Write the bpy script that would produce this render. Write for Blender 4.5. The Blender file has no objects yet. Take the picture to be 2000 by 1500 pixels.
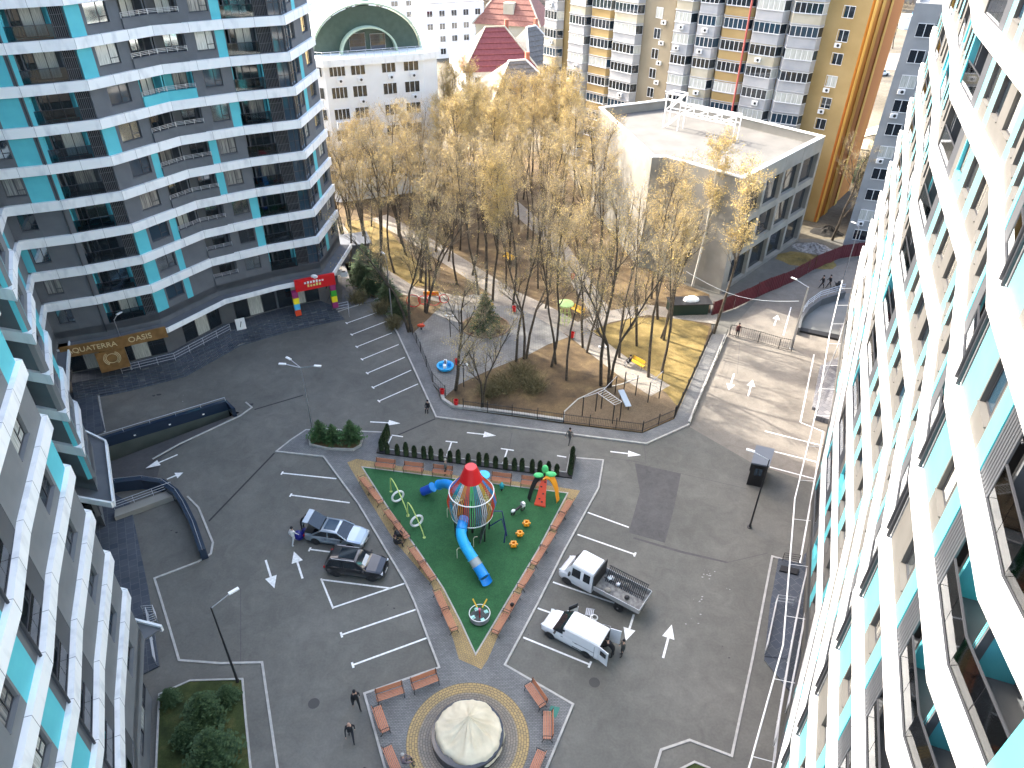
import bpy, bmesh, math, random
import numpy as np
from mathutils import Vector, Matrix
from mathutils.geometry import tessellate_polygon
rnd = random.Random(7)
sc = bpy.context.scene
COL = sc.collection

# ---------------------------------------------------------------- camera
FPX, CX, CY, NX, NY, HC = 1420.0, 1000.0, 750.0, 968.0, 2720.0, 43.0
_d = np.array([NX - CX, NY - CY, FPX]); _d /= np.linalg.norm(_d)
_fw = np.array([0, 0, 1.0]) - _d * _d[2]; _fw /= np.linalg.norm(_fw)
_up = -_d; _rt = np.cross(_fw, _up)
if _rt[0] < 0: _rt = -_rt
ROT = np.stack([_rt, _fw, _up])
def G(x, y, z=0.0):
    """the place on the level z seen along the line of sight of a surveyed point of the photograph"""
    r = ROT @ np.array([x - CX, y - CY, FPX]); t = (z - HC) / r[2]
    return (float(r[0] * t), float(r[1] * t))
cam = bpy.data.cameras.new('camera'); co = bpy.data.objects.new('camera', cam); COL.objects.link(co)
cam.sensor_width = 36; cam.lens = FPX / 2000 * 36; cam.clip_start = 0.3; cam.clip_end = 5000
M = Matrix.Identity(4)
for i in range(3):
    M[i][0] = ROT[i, 0]; M[i][1] = -ROT[i, 1]; M[i][2] = -ROT[i, 2]
M[2][3] = HC
co.matrix_world = M
sc.camera = co

# ---------------------------------------------------------------- light
SUN_AZ, SUN_EL = math.radians(144.5), math.radians(39)      # direction towards the sun, counter-clockwise from +x
w = bpy.data.worlds.new('World'); sc.world = w; w.use_nodes = True
nt = w.node_tree; bg = nt.nodes['Background']
sky = nt.nodes.new('ShaderNodeTexSky'); sky.sky_type = 'NISHITA'; sky.sun_disc = False
sky.sun_elevation = SUN_EL; sky.sun_rotation = math.pi / 2 - SUN_AZ
sky.dust_density = 4.0; sky.air_density = 1.0; sky.ozone_density = 0.3
nt.links.new(sky.outputs[0], bg.inputs[0]); bg.inputs[1].default_value = 0.15
sl = bpy.data.lights.new('sun', 'SUN'); sl.energy = 2.05; sl.angle = math.radians(0.53); sl.color = (1.0, 0.93, 0.82)
so = bpy.data.objects.new('sun', sl); COL.objects.link(so); so.location = (-60, 40, 90)
sd = Vector((math.cos(SUN_AZ) * math.cos(SUN_EL), math.sin(SUN_AZ) * math.cos(SUN_EL), math.sin(SUN_EL)))
so.rotation_euler = sd.to_track_quat('Z', 'Y').to_euler()
sc.view_settings.view_transform = 'Standard'; sc.view_settings.look = 'None'
sc.view_settings.gamma = 1.0; sc.view_settings.use_curve_mapping = False
sc.view_settings.exposure = 2.68
try:
    sc.cycles.use_denoising = True
    sc.cycles.max_bounces = 6; sc.cycles.diffuse_bounces = 3; sc.cycles.glossy_bounces = 3
    sc.cycles.transparent_max_bounces = 6; sc.cycles.sample_clamp_indirect = 6.0
except Exception:
    pass

# ---------------------------------------------------------------- materials
MATS = {}
def mat(name, col, rough=0.7, metal=0.0, col2=None, scale=4.0, amt=0.5, bump=0.0, bscale=None, spec=None, detail=4.0, stretch=None, coat=0.0, coords='Object', thr=(0.35, 0.65), trans=False):
    if name in MATS: return MATS[name]
    m = bpy.data.materials.new(name); m.use_nodes = True; MATS[name] = m
    t = m.node_tree; b = t.nodes['Principled BSDF']
    b.inputs['Roughness'].default_value = rough; b.inputs['Metallic'].default_value = metal
    if spec is not None: b.inputs['Specular IOR Level'].default_value = spec
    if coat: b.inputs['Coat Weight'].default_value = coat; b.inputs['Coat Roughness'].default_value = 0.06
    c = tuple(col) + (1,)
    if col2 is None and not bump:
        b.inputs['Base Color'].default_value = c
        m.diffuse_color = c
        return m
    geo = t.nodes.new('ShaderNodeNewGeometry') if coords == 'World' else t.nodes.new('ShaderNodeTexCoord')
    src = geo.outputs['Position'] if coords == 'World' else geo.outputs['Object']
    if stretch:
        mp = t.nodes.new('ShaderNodeMapping'); mp.inputs['Scale'].default_value = stretch
        t.links.new(src, mp.inputs[0]); src = mp.outputs[0]
    n = t.nodes.new('ShaderNodeTexNoise'); n.inputs['Scale'].default_value = scale; n.inputs['Detail'].default_value = detail
    t.links.new(src, n.inputs['Vector'])
    if col2 is not None:
        r = t.nodes.new('ShaderNodeValToRGB')
        r.color_ramp.elements[0].position = thr[0]; r.color_ramp.elements[1].position = thr[1]
        r.color_ramp.elements[0].color = c; r.color_ramp.elements[1].color = tuple(col2) + (1,)
        t.links.new(n.outputs[0], r.inputs[0]); t.links.new(r.outputs[0], b.inputs['Base Color'])
    else:
        b.inputs['Base Color'].default_value = c
    if bump:
        n2 = t.nodes.new('ShaderNodeTexNoise'); n2.inputs['Scale'].default_value = bscale or scale * 6; n2.inputs['Detail'].default_value = 3
        t.links.new(src, n2.inputs['Vector'])
        bp = t.nodes.new('ShaderNodeBump'); bp.inputs['Strength'].default_value = bump; bp.inputs['Distance'].default_value = 0.02
        t.links.new(n2.outputs[0], bp.inputs['Height']); t.links.new(bp.outputs[0], b.inputs['Normal'])
    return m
def layered(name, stops, rough=0.85, big=0.08, small=6.0, lines=None, spec=0.3, grain=0.22):
    """ground material: large soft patches times fine grain; stops = [(pos,colour)...] of the large pattern"""
    if name in MATS: return MATS[name]
    m = bpy.data.materials.new(name); m.use_nodes = True; MATS[name] = m
    t = m.node_tree; b = t.nodes['Principled BSDF']; b.inputs['Roughness'].default_value = rough
    b.inputs['Specular IOR Level'].default_value = spec
    g = t.nodes.new('ShaderNodeNewGeometry')
    n = t.nodes.new('ShaderNodeTexNoise'); n.inputs['Scale'].default_value = big; n.inputs['Detail'].default_value = 7; n.inputs['Roughness'].default_value = 0.62
    n2 = t.nodes.new('ShaderNodeTexNoise'); n2.inputs['Scale'].default_value = small; n2.inputs['Detail'].default_value = 5
    for q in (n, n2): t.links.new(g.outputs['Position'], q.inputs['Vector'])
    r = t.nodes.new('ShaderNodeValToRGB')
    while len(r.color_ramp.elements) < len(stops): r.color_ramp.elements.new(0.5)
    for e, (p, c) in zip(r.color_ramp.elements, stops): e.position = p; e.color = tuple(c) + (1,)
    t.links.new(n.outputs[0], r.inputs[0])
    n3 = t.nodes.new('ShaderNodeTexNoise'); n3.inputs['Scale'].default_value = big * 6; n3.inputs['Detail'].default_value = 8; n3.inputs['Roughness'].default_value = 0.7; n3.inputs['Distortion'].default_value = 0.8
    t.links.new(g.outputs['Position'], n3.inputs['Vector']); mr3 = t.nodes.new('ShaderNodeMapRange'); mr3.inputs['From Min'].default_value = 0.32; mr3.inputs['From Max'].default_value = 0.68
    mr3.inputs['To Min'].default_value = 0.86; mr3.inputs['To Max'].default_value = 1.14; t.links.new(n3.outputs[0], mr3.inputs[0])
    mr = t.nodes.new('ShaderNodeMapRange'); mr.inputs['From Min'].default_value = 0.3; mr.inputs['From Max'].default_value = 0.7
    mr.inputs['To Min'].default_value = 1 - grain; mr.inputs['To Max'].default_value = 1 + grain
    t.links.new(n2.outputs[0], mr.inputs[0])
    mx = t.nodes.new('ShaderNodeVectorMath'); mx.operation = 'SCALE'
    mu = t.nodes.new('ShaderNodeMath'); mu.operation = 'MULTIPLY'; t.links.new(mr.outputs[0], mu.inputs[0]); t.links.new(mr3.outputs[0], mu.inputs[1])
    t.links.new(r.outputs[0], mx.inputs[0]); t.links.new(mu.outputs[0], mx.inputs['Scale'])
    t.links.new(mx.outputs[0], b.inputs['Base Color'])
    bp = t.nodes.new('ShaderNodeBump'); bp.inputs['Strength'].default_value = 0.25; bp.inputs['Distance'].default_value = 0.02
    t.links.new(n2.outputs[0], bp.inputs['Height']); t.links.new(bp.outputs[0], b.inputs['Normal'])
    return m
def paving(name, c1, c2, mortar, sx=0.2, sy=0.1, rot=0.0, big=None):
    if name in MATS: return MATS[name]
    m = bpy.data.materials.new(name); m.use_nodes = True; MATS[name] = m
    t = m.node_tree; b = t.nodes['Principled BSDF']; b.inputs['Roughness'].default_value = 0.85; b.inputs['Specular IOR Level'].default_value = 0.3
    g = t.nodes.new('ShaderNodeNewGeometry'); mp = t.nodes.new('ShaderNodeMapping'); mp.inputs['Rotation'].default_value = (0, 0, rot)
    t.links.new(g.outputs['Position'], mp.inputs[0])
    br = t.nodes.new('ShaderNodeTexBrick'); br.inputs['Scale'].default_value = 1.0
    br.inputs['Brick Width'].default_value = sx; br.inputs['Row Height'].default_value = sy
    br.inputs['Mortar Size'].default_value = 0.012; br.inputs['Color1'].default_value = tuple(c1) + (1,)
    br.inputs['Color2'].default_value = tuple(c2) + (1,); br.inputs['Mortar'].default_value = tuple(mortar) + (1,)
    t.links.new(mp.outputs[0], br.inputs['Vector'])
    n = t.nodes.new('ShaderNodeTexNoise'); n.inputs['Scale'].default_value = 0.5; n.inputs['Detail'].default_value = 6
    t.links.new(g.outputs['Position'], n.inputs['Vector'])
    mr = t.nodes.new('ShaderNodeMapRange'); mr.inputs['From Min'].default_value = 0.3; mr.inputs['From Max'].default_value = 0.7
    mr.inputs['To Min'].default_value = 0.8; mr.inputs['To Max'].default_value = 1.2
    t.links.new(n.outputs[0], mr.inputs[0])
    mx = t.nodes.new('ShaderNodeVectorMath'); mx.operation = 'SCALE'
    t.links.new(br.outputs[0], mx.inputs[0]); t.links.new(mr.outputs[0], mx.inputs['Scale'])
    t.links.new(mx.outputs[0], b.inputs['Base Color'])
    return m

ASPH = layered('asphalt', [(0.3, (0.098, 0.096, 0.086)), (0.5, (0.124, 0.120, 0.107)), (0.7, (0.156, 0.150, 0.134))], big=0.12, small=7, grain=0.07)
ASPH2 = layered('asphalt_sunlit', [(0.3, (0.145, 0.130, 0.112)), (0.5, (0.175, 0.158, 0.136)), (0.7, (0.205, 0.184, 0.158))], big=0.15, small=7, grain=0.08)  # lighter, warmer copy of the asphalt with sunlight put into its colour
ASPH3 = layered('asphalt_patch', [(0.3, (0.08, 0.077, 0.076)), (0.7, (0.098, 0.094, 0.092))], big=0.3, small=7, grain=0.06)
PAVE = paving('grey_pavers', (0.20, 0.20, 0.195), (0.155, 0.155, 0.155), (0.08, 0.08, 0.08), 0.2, 0.1)
PAVEL = paving('light_pavers', (0.204, 0.200, 0.187), (0.170, 0.166, 0.157), (0.093, 0.093, 0.085), 0.3, 0.3, 0.45)
PAVEY = paving('yellow_pavers', (0.42, 0.29, 0.12), (0.33, 0.235, 0.11), (0.13, 0.11, 0.08), 0.2, 0.1, 0.5)
TILED = paving('dark_tiles', (0.055, 0.065, 0.085), (0.075, 0.085, 0.10), (0.13, 0.14, 0.15), 0.6, 0.6, 1.1)
TILEP = paving('stair_tiles', (0.20, 0.20, 0.21), (0.13, 0.13, 0.145), (0.045, 0.045, 0.05), 0.6, 0.6, 1.1)
PATH = layered('path_concrete', [(0.3, (0.220, 0.193, 0.160)), (0.7, (0.286, 0.259, 0.220))], big=0.4, small=7)
SOIL = layered('dry_soil', [(0.32, (0.053, 0.037, 0.022)), (0.5, (0.105, 0.071, 0.037)), (0.68, (0.167, 0.118, 0.056))], big=0.35, small=10)
DRYG = layered('dry_lawn', [(0.32, (0.087, 0.068, 0.025)), (0.5, (0.180, 0.130, 0.043)), (0.68, (0.248, 0.180, 0.068))], big=0.5, small=10)
LAWN = layered('green_lawn', [(0.3, (0.020, 0.030, 0.008)), (0.5, (0.040, 0.055, 0.014)), (0.72, (0.10, 0.095, 0.03))], big=0.7, small=14)
RUBB = layered('green_rubber', [(0.3, (0.020, 0.085, 0.030)), (0.7, (0.030, 0.115, 0.042))], big=0.5, small=14)
YARD = layered('yard_sand', [(0.3, (0.112, 0.081, 0.049)), (0.7, (0.154, 0.112, 0.070))], big=0.5, small=12)
FIELD = layered('far_ground', [(0.3, (0.078, 0.066, 0.042)), (0.5, (0.132, 0.114, 0.084)), (0.7, (0.180, 0.162, 0.120))], big=0.05, small=2)
KERB = mat('kerb_concrete', (0.336, 0.328, 0.304), 0.85, col2=(0.440, 0.424, 0.392), scale=3)
PAINT = mat('road_paint', (0.62, 0.62, 0.60), 0.7, col2=(0.82, 0.82, 0.80), scale=5)
WHITE = mat('white_band', (0.80, 0.81, 0.80), 0.55, col2=(0.52, 0.54, 0.55), scale=1.6, thr=(0.52, 0.86), stretch=(1, 1, .35), detail=9)
DGREY = mat('dark_grey_render', (0.098, 0.106, 0.115), 0.8, col2=(0.12, 0.128, 0.138), scale=0.8)
MGREY = mat('mid_grey_render', (0.135, 0.145, 0.15), 0.8, col2=(0.16, 0.168, 0.172), scale=0.8)
RGREY = mat('sunlit_grey_render', (0.092, 0.088, 0.080), 0.8, col2=(0.112, 0.107, 0.098), scale=0.8)  # sunlit tower's copy of the mid grey render, darkened to offset strong sun
LGREY = mat('light_grey_render', (0.253, 0.248, 0.231), 0.8, col2=(0.286, 0.281, 0.264), scale=0.8)
TEAL = mat('teal_render', (0.085, 0.43, 0.49), 0.7, col2=(0.10, 0.48, 0.53), scale=0.9)
AQUA = mat('aqua_render', (0.150, 0.372, 0.348), 0.7, col2=(0.168, 0.396, 0.372), scale=0.9)
GLASS = mat('dark_glass', (0.018, 0.025, 0.032), 0.04, spec=0.9)
GLASSB = mat('blue_glass', (0.02, 0.045, 0.07), 0.05, spec=0.9)
GLASSM = mat('mirror_glass', (0.36, 0.40, 0.42), 0.06, metal=0.9)
CURT2 = mat('grey_curtain', (0.10, 0.10, 0.10), 0.25, col2=(0.30, 0.29, 0.26), scale=2.2, stretch=(5, 1, .25), coat=.7)
CURT = mat('curtained_glass', (0.36, 0.37, 0.33), 0.25, col2=(0.62, 0.63, 0.58), scale=3.0, stretch=(6, 1, 0.3), coat=0.6)
FRAME = mat('dark_frame', (0.035, 0.037, 0.043), 0.5)
WFRAME = mat('white_frame', (0.75, 0.75, 0.74), 0.5)
METAL = mat('galvanised_metal', (0.48, 0.49, 0.51), 0.35, metal=0.8)
STEEL = mat('light_steel', (0.55, 0.56, 0.58), 0.4, metal=0.5)
BLACKM = mat('black_metal', (0.02, 0.02, 0.022), 0.5)
BLACK = mat('black', (0.012, 0.012, 0.013), 0.6)
CONC = mat('bare_concrete', (0.223, 0.214, 0.186), 0.85, col2=(0.291, 0.279, 0.248), scale=0.35, bump=0.2)
BARK = mat('bark', (0.045, 0.036, 0.026), 0.95, col2=(0.095, 0.075, 0.055), scale=4)
TWIG = mat('twigs', (0.24, 0.195, 0.13), 0.9, col2=(0.40, 0.33, 0.21), scale=0.4)
BUDY = mat('yellow_buds', (0.52, 0.37, 0.11), 0.8, col2=(0.60, 0.46, 0.18), scale=0.5)
NEED = mat('conifer_needles', (0.018, 0.045, 0.014), 0.8, col2=(0.06, 0.105, 0.035), scale=3)
NEEDB = mat('bright_needles', (0.03, 0.085, 0.02), 0.8, col2=(0.07, 0.15, 0.045), scale=3)
THUJ = mat('thuja_green', (0.012, 0.028, 0.009), 0.85, col2=(0.04, 0.068, 0.022), scale=6)
SHRUB = mat('brown_shrub', (0.10, 0.085, 0.04), 0.9, col2=(0.19, 0.16, 0.075), scale=3)
WOOD = mat('bench_wood', (0.40, 0.15, 0.075), 0.55, col2=(0.50, 0.21, 0.11), scale=5, stretch=(1, 8, 8))
YEL = mat('yellow_paint', (0.70, 0.42, 0.03), 0.5)
RED = mat('red_plastic', (0.62, 0.012, 0.015), 0.35)
REDO = mat('orange_red_plastic', (0.72, 0.07, 0.02), 0.35)
ORNG = mat('orange_plastic', (0.80, 0.30, 0.01), 0.35)
BLU = mat('blue_plastic', (0.01, 0.27, 0.72), 0.3)
BLUL = mat('light_blue_plastic', (0.02, 0.42, 0.80), 0.3)
BLUD = mat('deep_blue_plastic', (0.015, 0.07, 0.40), 0.3)
NAVY = mat('navy_metal', (0.015, 0.02, 0.12), 0.4)
CYAN = mat('cyan_plastic', (0.03, 0.32, 0.38), 0.35)
GRNP = mat('leaf_green_plastic', (0.10, 0.62, 0.20), 0.35)
LIME = mat('lime_metal', (0.50, 0.62, 0.18), 0.4)
CREAM = mat('cream_metal', (0.70, 0.68, 0.50), 0.4)
WPLA = mat('white_plastic', (0.80, 0.80, 0.78), 0.35)
NAVYW = mat('glossy_navy_cladding', (0.022, 0.036, 0.062), 0.12, spec=0.7)
RAMPW = mat('dark_green_render', (0.055, 0.07, 0.062), 0.7, col2=(0.075, 0.09, 0.08), scale=0.6)

def clear_glass(name, tint):
    m = bpy.data.materials.new(name); m.use_nodes = True; t = m.node_tree; t.nodes.clear()
    o = t.nodes.new('ShaderNodeOutputMaterial'); mx = t.nodes.new('ShaderNodeMixShader'); tr = t.nodes.new('ShaderNodeBsdfTransparent'); gl = t.nodes.new('ShaderNodeBsdfGlossy'); fr = t.nodes.new('ShaderNodeFresnel')
    tr.inputs[0].default_value = tuple(tint) + (1,); gl.inputs['Roughness'].default_value = 0.03; fr.inputs['IOR'].default_value = 1.6
    t.links.new(fr.outputs[0], mx.inputs[0]); t.links.new(tr.outputs[0], mx.inputs[1]); t.links.new(gl.outputs[0], mx.inputs[2]); t.links.new(mx.outputs[0], o.inputs[0]); return m
CLEAR = clear_glass('clear_rail_glass', (0.50, 0.60, 0.64))
# ---------------------------------------------------------------- mesh helpers
def link(o, parent=None):
    COL.objects.link(o)
    if parent is not None: o.parent = parent
    return o
def thing(name, label, cat, loc=(0, 0, 0), rz=0.0, group=None):
    o = bpy.data.objects.new(name, None); o.empty_display_size = 0.3
    o.location = (loc[0], loc[1], loc[2] if len(loc) > 2 else 0); o.rotation_euler = (0, 0, rz)
    o['label'] = label; o['category'] = cat
    if group: o['group'] = group
    return link(o)
def tag(o, label=None, cat=None, group=None, kind=None):
    if label: o['label'] = label
    if cat: o['category'] = cat
    if group: o['group'] = group
    if kind: o['kind'] = kind
    return o
class MB:
    def __init__(s): s.v = []; s.f = []; s.m = []
    def add(s, vs, fs, mi=0):
        n = len(s.v); s.v.extend([tuple(p) for p in vs]); s.f.extend([tuple(i + n for i in f) for f in fs]); s.m.extend([mi] * len(fs)); return s
    def obox(s, o, a, b, c, mi=0):
        o, a, b, c = Vector(o), Vector(a), Vector(b), Vector(c)
        vs = [o, o + a, o + a + b, o + b, o + c, o + a + c, o + a + b + c, o + b + c]
        fs = [(0, 3, 2, 1), (4, 5, 6, 7), (0, 1, 5, 4), (1, 2, 6, 5), (2, 3, 7, 6), (3, 0, 4, 7)]
        if a.cross(b).dot(c) < 0: fs = [f[::-1] for f in fs]
        return s.add(vs, fs, mi)
    def box(s, x0, x1, y0, y1, z0, z1, mi=0):
        return s.obox((x0, y0, z0), (x1 - x0, 0, 0), (0, y1 - y0, 0), (0, 0, z1 - z0), mi)
    def rbox(s, c, d, rz=0, mi=0, tilt=None):
        R = Matrix.Rotation(rz, 3, 'Z')
        if tilt: R = R @ Matrix.Rotation(tilt[0], 3, tilt[1])
        a, b, e = R @ Vector((d[0], 0, 0)), R @ Vector((0, d[1], 0)), R @ Vector((0, 0, d[2]))
        return s.obox(Vector(c) - (a + b + e) / 2, a, b, e, mi)
    def bar(s, p, q, w, h=None, mi=0):
        p, q = Vector(p), Vector(q); d = q - p; h = h or w
        up = Vector((0, 0, 1)) if abs(d.normalized().z) < 0.95 else Vector((0, 1, 0))
        sd_ = d.cross(up).normalized() * w; u = sd_.cross(d).normalized() * h
        return s.obox(p - sd_ / 2 - u / 2, sd_, d, u, mi)
    def prism(s, poly, z0, z1, mi=0, side=None, bottom=True):
        n = len(poly); a = sum(poly[i][0] * poly[(i + 1) % n][1] - poly[(i + 1) % n][0] * poly[i][1] for i in range(n))
        if a < 0: poly = poly[::-1]
        zz0 = z0 if isinstance(z0, (list, tuple)) else [z0] * n
        zz1 = z1 if isinstance(z1, (list, tuple)) else [z1] * n
        if a < 0 and isinstance(z0, (list, tuple)): zz0 = zz0[::-1]
        if a < 0 and isinstance(z1, (list, tuple)): zz1 = zz1[::-1]
        vs = [(p[0], p[1], z) for p, z in zip(poly, zz0)] + [(p[0], p[1], z) for p, z in zip(poly, zz1)]
        tri = tessellate_polygon([[Vector((p[0], p[1], 0)) for p in poly]])
        top, bot = [], []
        for t in tri:
            x = [poly[i] for i in t]
            ar = (x[1][0] - x[0][0]) * (x[2][1] - x[0][1]) - (x[2][0] - x[0][0]) * (x[1][1] - x[0][1])
            if abs(ar) < 1e-9: continue
            t = t if ar > 0 else t[::-1]
            top.append(tuple(i + n for i in t)); bot.append(t[::-1])
        s.add(vs, top + (bot if bottom else []), mi)
        k = len(s.v) - 2 * n
        s.f.extend([(k + i, k + (i + 1) % n, k + (i + 1) % n + n, k + i + n) for i in range(n)]); s.m.extend([mi if side is None else side] * n)
        return s
    def sheet(s, poly, z, mi=0):
        n = len(poly); zz = z if isinstance(z, (list, tuple)) else [z] * n
        tri = tessellate_polygon([[Vector((p[0], p[1], 0)) for p in poly]])
        fs = []
        for t in tri:
            x = [poly[i] for i in t]
            ar = (x[1][0] - x[0][0]) * (x[2][1] - x[0][1]) - (x[2][0] - x[0][0]) * (x[1][1] - x[0][1])
            if abs(ar) < 1e-9: continue
            fs.append(t if ar > 0 else t[::-1])
        return s.add([(p[0], p[1], q) for p, q in zip(poly, zz)], fs, mi)
    def tube(s, pts, r, n=6, mi=0, cap=True):
        pts = [Vector(p) for p in pts]; k = len(pts)
        rr = r if isinstance(r, (list, tuple)) else [r] * k
        base = len(s.v); pu = None
        for i, p in enumerate(pts):
            d = (pts[min(i + 1, k - 1)] - pts[max(i - 1, 0)])
            if d.length < 1e-9: d = Vector((0, 0, 1))
            d.normalize()
            if pu is None:
                pu = Vector((1, 0, 0)) if abs(d.x) < 0.8 else Vector((0, 1, 0))
            u = (pu - d * pu.dot(d)); u.normalize(); pu = u; v = d.cross(u)
            for j in range(n):
                a = 2 * math.pi * j / n
                s.v.append(tuple(p + (u * math.cos(a) + v * math.sin(a)) * rr[i]))
        for i in range(k - 1):
            for j in range(n):
                a = base + i * n + j; b = base + i * n + (j + 1) % n
                s.f.append((a, b, b + n, a + n)); s.m.append(mi)
        if cap:
            s.f.append(tuple(base + j for j in range(n))[::-1]); s.m.append(mi)
            s.f.append(tuple(base + (k - 1) * n + j for j in range(n))); s.m.append(mi)
        return s
    def lathe(s, prof, n=16, mi=0, c=(0, 0, 0), a0=0, a1=2 * math.pi):
        base = len(s.v); full = abs(a1 - a0 - 2 * math.pi) < 1e-6; m_ = n if full else n + 1
        for r, z in prof:
            for j in range(m_):
                a = a0 + (a1 - a0) * j / n; s.v.append((c[0] + r * math.cos(a), c[1] + r * math.sin(a), c[2] + z))
        for i in range(len(prof) - 1):
            for j in range(n):
                a = base + i * m_ + j; b = base + i * m_ + (j + 1) % m_
                s.f.append((a, b, b + m_, a + m_)); s.m.append(mi)
        return s
    def ring(s, c, R, r, n=24, k=6, mi=0, axis='Z', squash=1.0):
        base = len(s.v); c = Vector(c)
        for i in range(n):
            a = 2 * math.pi * i / n
            for j in range(k):
                b = 2 * math.pi * j / k
                x, y, z = (R + r * math.cos(b)) * math.cos(a), (R + r * math.cos(b)) * math.sin(a) * squash, r * math.sin(b)
                q = {'Z': (x, y, z), 'Y': (x, z, y), 'X': (z, x, y)}[axis]
                s.v.append(tuple(c + Vector(q)))
        for i in range(n):
            for j in range(k):
                s.f.append((base + i * k + j, base + ((i + 1) % n) * k + j, base + ((i + 1) % n) * k + (j + 1) % k, base + i * k + (j + 1) % k)); s.m.append(mi)
        return s
    def ball(s, c, r, n=8, k=6, mi=0):
        r = r if isinstance(r, (tuple, list)) else (r, r, r)
        base = len(s.v)
        for i in range(k + 1):
            t = math.pi * i / k
            for j in range(n):
                a = 2 * math.pi * j / n
                s.v.append((c[0] + r[0] * math.sin(t) * math.cos(a), c[1] + r[1] * math.sin(t) * math.sin(a), c[2] + r[2] * math.cos(t)))
        for i in range(k):
            for j in range(n):
                s.f.append((base + i * n + j, base + (i + 1) * n + j, base + (i + 1) * n + (j + 1) % n, base + i * n + (j + 1) % n)); s.m.append(mi)
        return s
    def mesh(s, name, mats, smooth=False):
        me = bpy.data.meshes.new(name); me.from_pydata(s.v, [], s.f)
        ml = mats if isinstance(mats, (list, tuple)) else [mats]
        for m_ in ml: me.materials.append(m_)
        if len(ml) > 1: me.polygons.foreach_set('material_index', s.m)
        if smooth: me.polygons.foreach_set('use_smooth', [True] * len(me.polygons))
        me.update(); return me
    def build(s, name, mats, parent=None, smooth=False, loc=None, rz=0):
        o = bpy.data.objects.new(name, s.mesh(name, mats, smooth))
        if loc is not None: o.location = loc
        o.rotation_euler = (0, 0, rz)
        return link(o, parent)
def inst(name, me, parent=None, loc=(0, 0, 0), rz=0.0, sc_=None):
    o = bpy.data.objects.new(name, me); o.location = loc; o.rotation_euler = (0, 0, rz)
    if sc_ is not None: o.scale = sc_ if isinstance(sc_, (tuple, list)) else (sc_,) * 3
    return link(o, parent)
def kids(o): return [c for c in ALLKIDS.get(o.name, [])]
def copy_tree(o, parent=None, _m=None):
    c = o.copy(); COL.objects.link(c)
    if parent is not None: c.parent = parent
    for ch in list(o.children): copy_tree(ch, c)
    return c
def GP(*pts, z=0.0): return [G(p[0], p[1], z) for p in pts]
def offset_line(pts, d, closed=False):
    """mitred offset of an open polyline to its left by d (d may be negative)"""
    out = []; n = len(pts)
    for i in range(n):
        segs = []
        if i > 0 or closed: segs.append((pts[i - 1], pts[i]))
        if i < n - 1 or closed: segs.append((pts[i], pts[(i + 1) % n]))
        nn = []
        for a, b in segs:
            u = Vector((b[0] - a[0], b[1] - a[1])).normalized(); nn.append(Vector((-u.y, u.x)))
        if len(nn) == 1: v = nn[0] * d
        else:
            m_ = (nn[0] + nn[1]);
            m_ = nn[0] if m_.length < 1e-6 else m_.normalized()
            v = m_ * (d / max(0.45, m_.dot(nn[0])))
        out.append((pts[i][0] + v.x, pts[i][1] + v.y))
    return out
# ================================================================ the ground
S = 'structure'
W1A, W1B = G(146, 873, 1.0), G(441, 784, 1.0)            # long ramp wall, left and right end
rA, rB, rC, rD = G(468, 806), G(318, 892), G(306, 936), G(205, 955)
asph = [(70, -15), (70, 96), (-70, 96), (-70, W1A[1] - 8), (W1A[0] - 6, W1A[1] - 1.6), W1B, rA, rB, rC, rD, (rD[0] - 14, rD[1] - 6), (-70, -15)]
tag(MB().sheet(asph, 0).build('asphalt_ground', ASPH), kind=S)
g = MB()
g.sheet([(-900, 96), (900, 96), (900, 420), (-900, 420)], -0.02); g.sheet([(-900, -15), (-70, -15), (-70, 96), (-900, 96)], -0.02)
g.sheet([(70, -15), (900, -15), (900, 96), (70, 96)], -0.02); g.sheet([(-900, -200), (900, -200), (900, -15), (-900, -15)], -0.02)
tag(g.build('ground', FIELD), kind=S)
# the hills beyond the houses
hv, hf = [], []; NXh, NYh = 60, 14
for j in range(NYh + 1):
    for i in range(NXh + 1):
        x = -900 + 1800 * i / NXh; y = 300 + 900 * j / NYh; t = j / NYh
        z = -0.5 + 150 * (t ** 1.25) * (0.75 + 0.25 * math.sin(x * 0.006 + 1.3)) + (6 * math.sin(x * 0.03 + j) if j else 0)
        hv.append((x, y, z))
for j in range(NYh):
    for i in range(NXh):
        a = j * (NXh + 1) + i; hf.append((a, a + 1, a + NXh + 2, a + NXh + 1))
WOODG = layered('wooded_slope', [(0.3, (0.10, 0.085, 0.065)), (0.5, (0.17, 0.14, 0.115)), (0.7, (0.24, 0.20, 0.17))], big=0.03, small=0.4)
hm = MB().add(hv, hf); tag(hm.build('wooded_hills', WOODG, smooth=True), kind=S)
# ramp into the garage under the towers
RZ = -2.9
wl = Vector((W1A[0] - W1B[0], W1A[1] - W1B[1])).normalized()
rE = G(150, 938, RZ); rE2 = (rE[0] + wl.x * 8, rE[1] + wl.y * 8)
rF = (rD[0] + wl.x * 2, rD[1] + wl.y * 2); rF2 = (rD[0] + wl.x * 12, rD[1] + wl.y * 12)
rm = MB(); rm.sheet([rA, rB, rE2], [0, 0, RZ]); rm.sheet([rB, rC, rD, rF2, rE2], [0, 0, -0.9, RZ, RZ])
tag(rm.build('ramp_road', ASPH3), kind=S)

def strip(mb, pts, w, z0, z1, closed=False, mi=0):
    a = offset_line(pts, w / 2, closed); b = offset_line(pts, -w / 2, closed); n = len(pts)
    for i in range(n if closed else n - 1):
        j = (i + 1) % n
        if z1 is None: mb.sheet([b[i], b[j], a[j], a[i]], z0, mi)
        else: mb.prism([b[i], b[j], a[j], a[i]], z0, z1, mi)
    return mb

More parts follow.
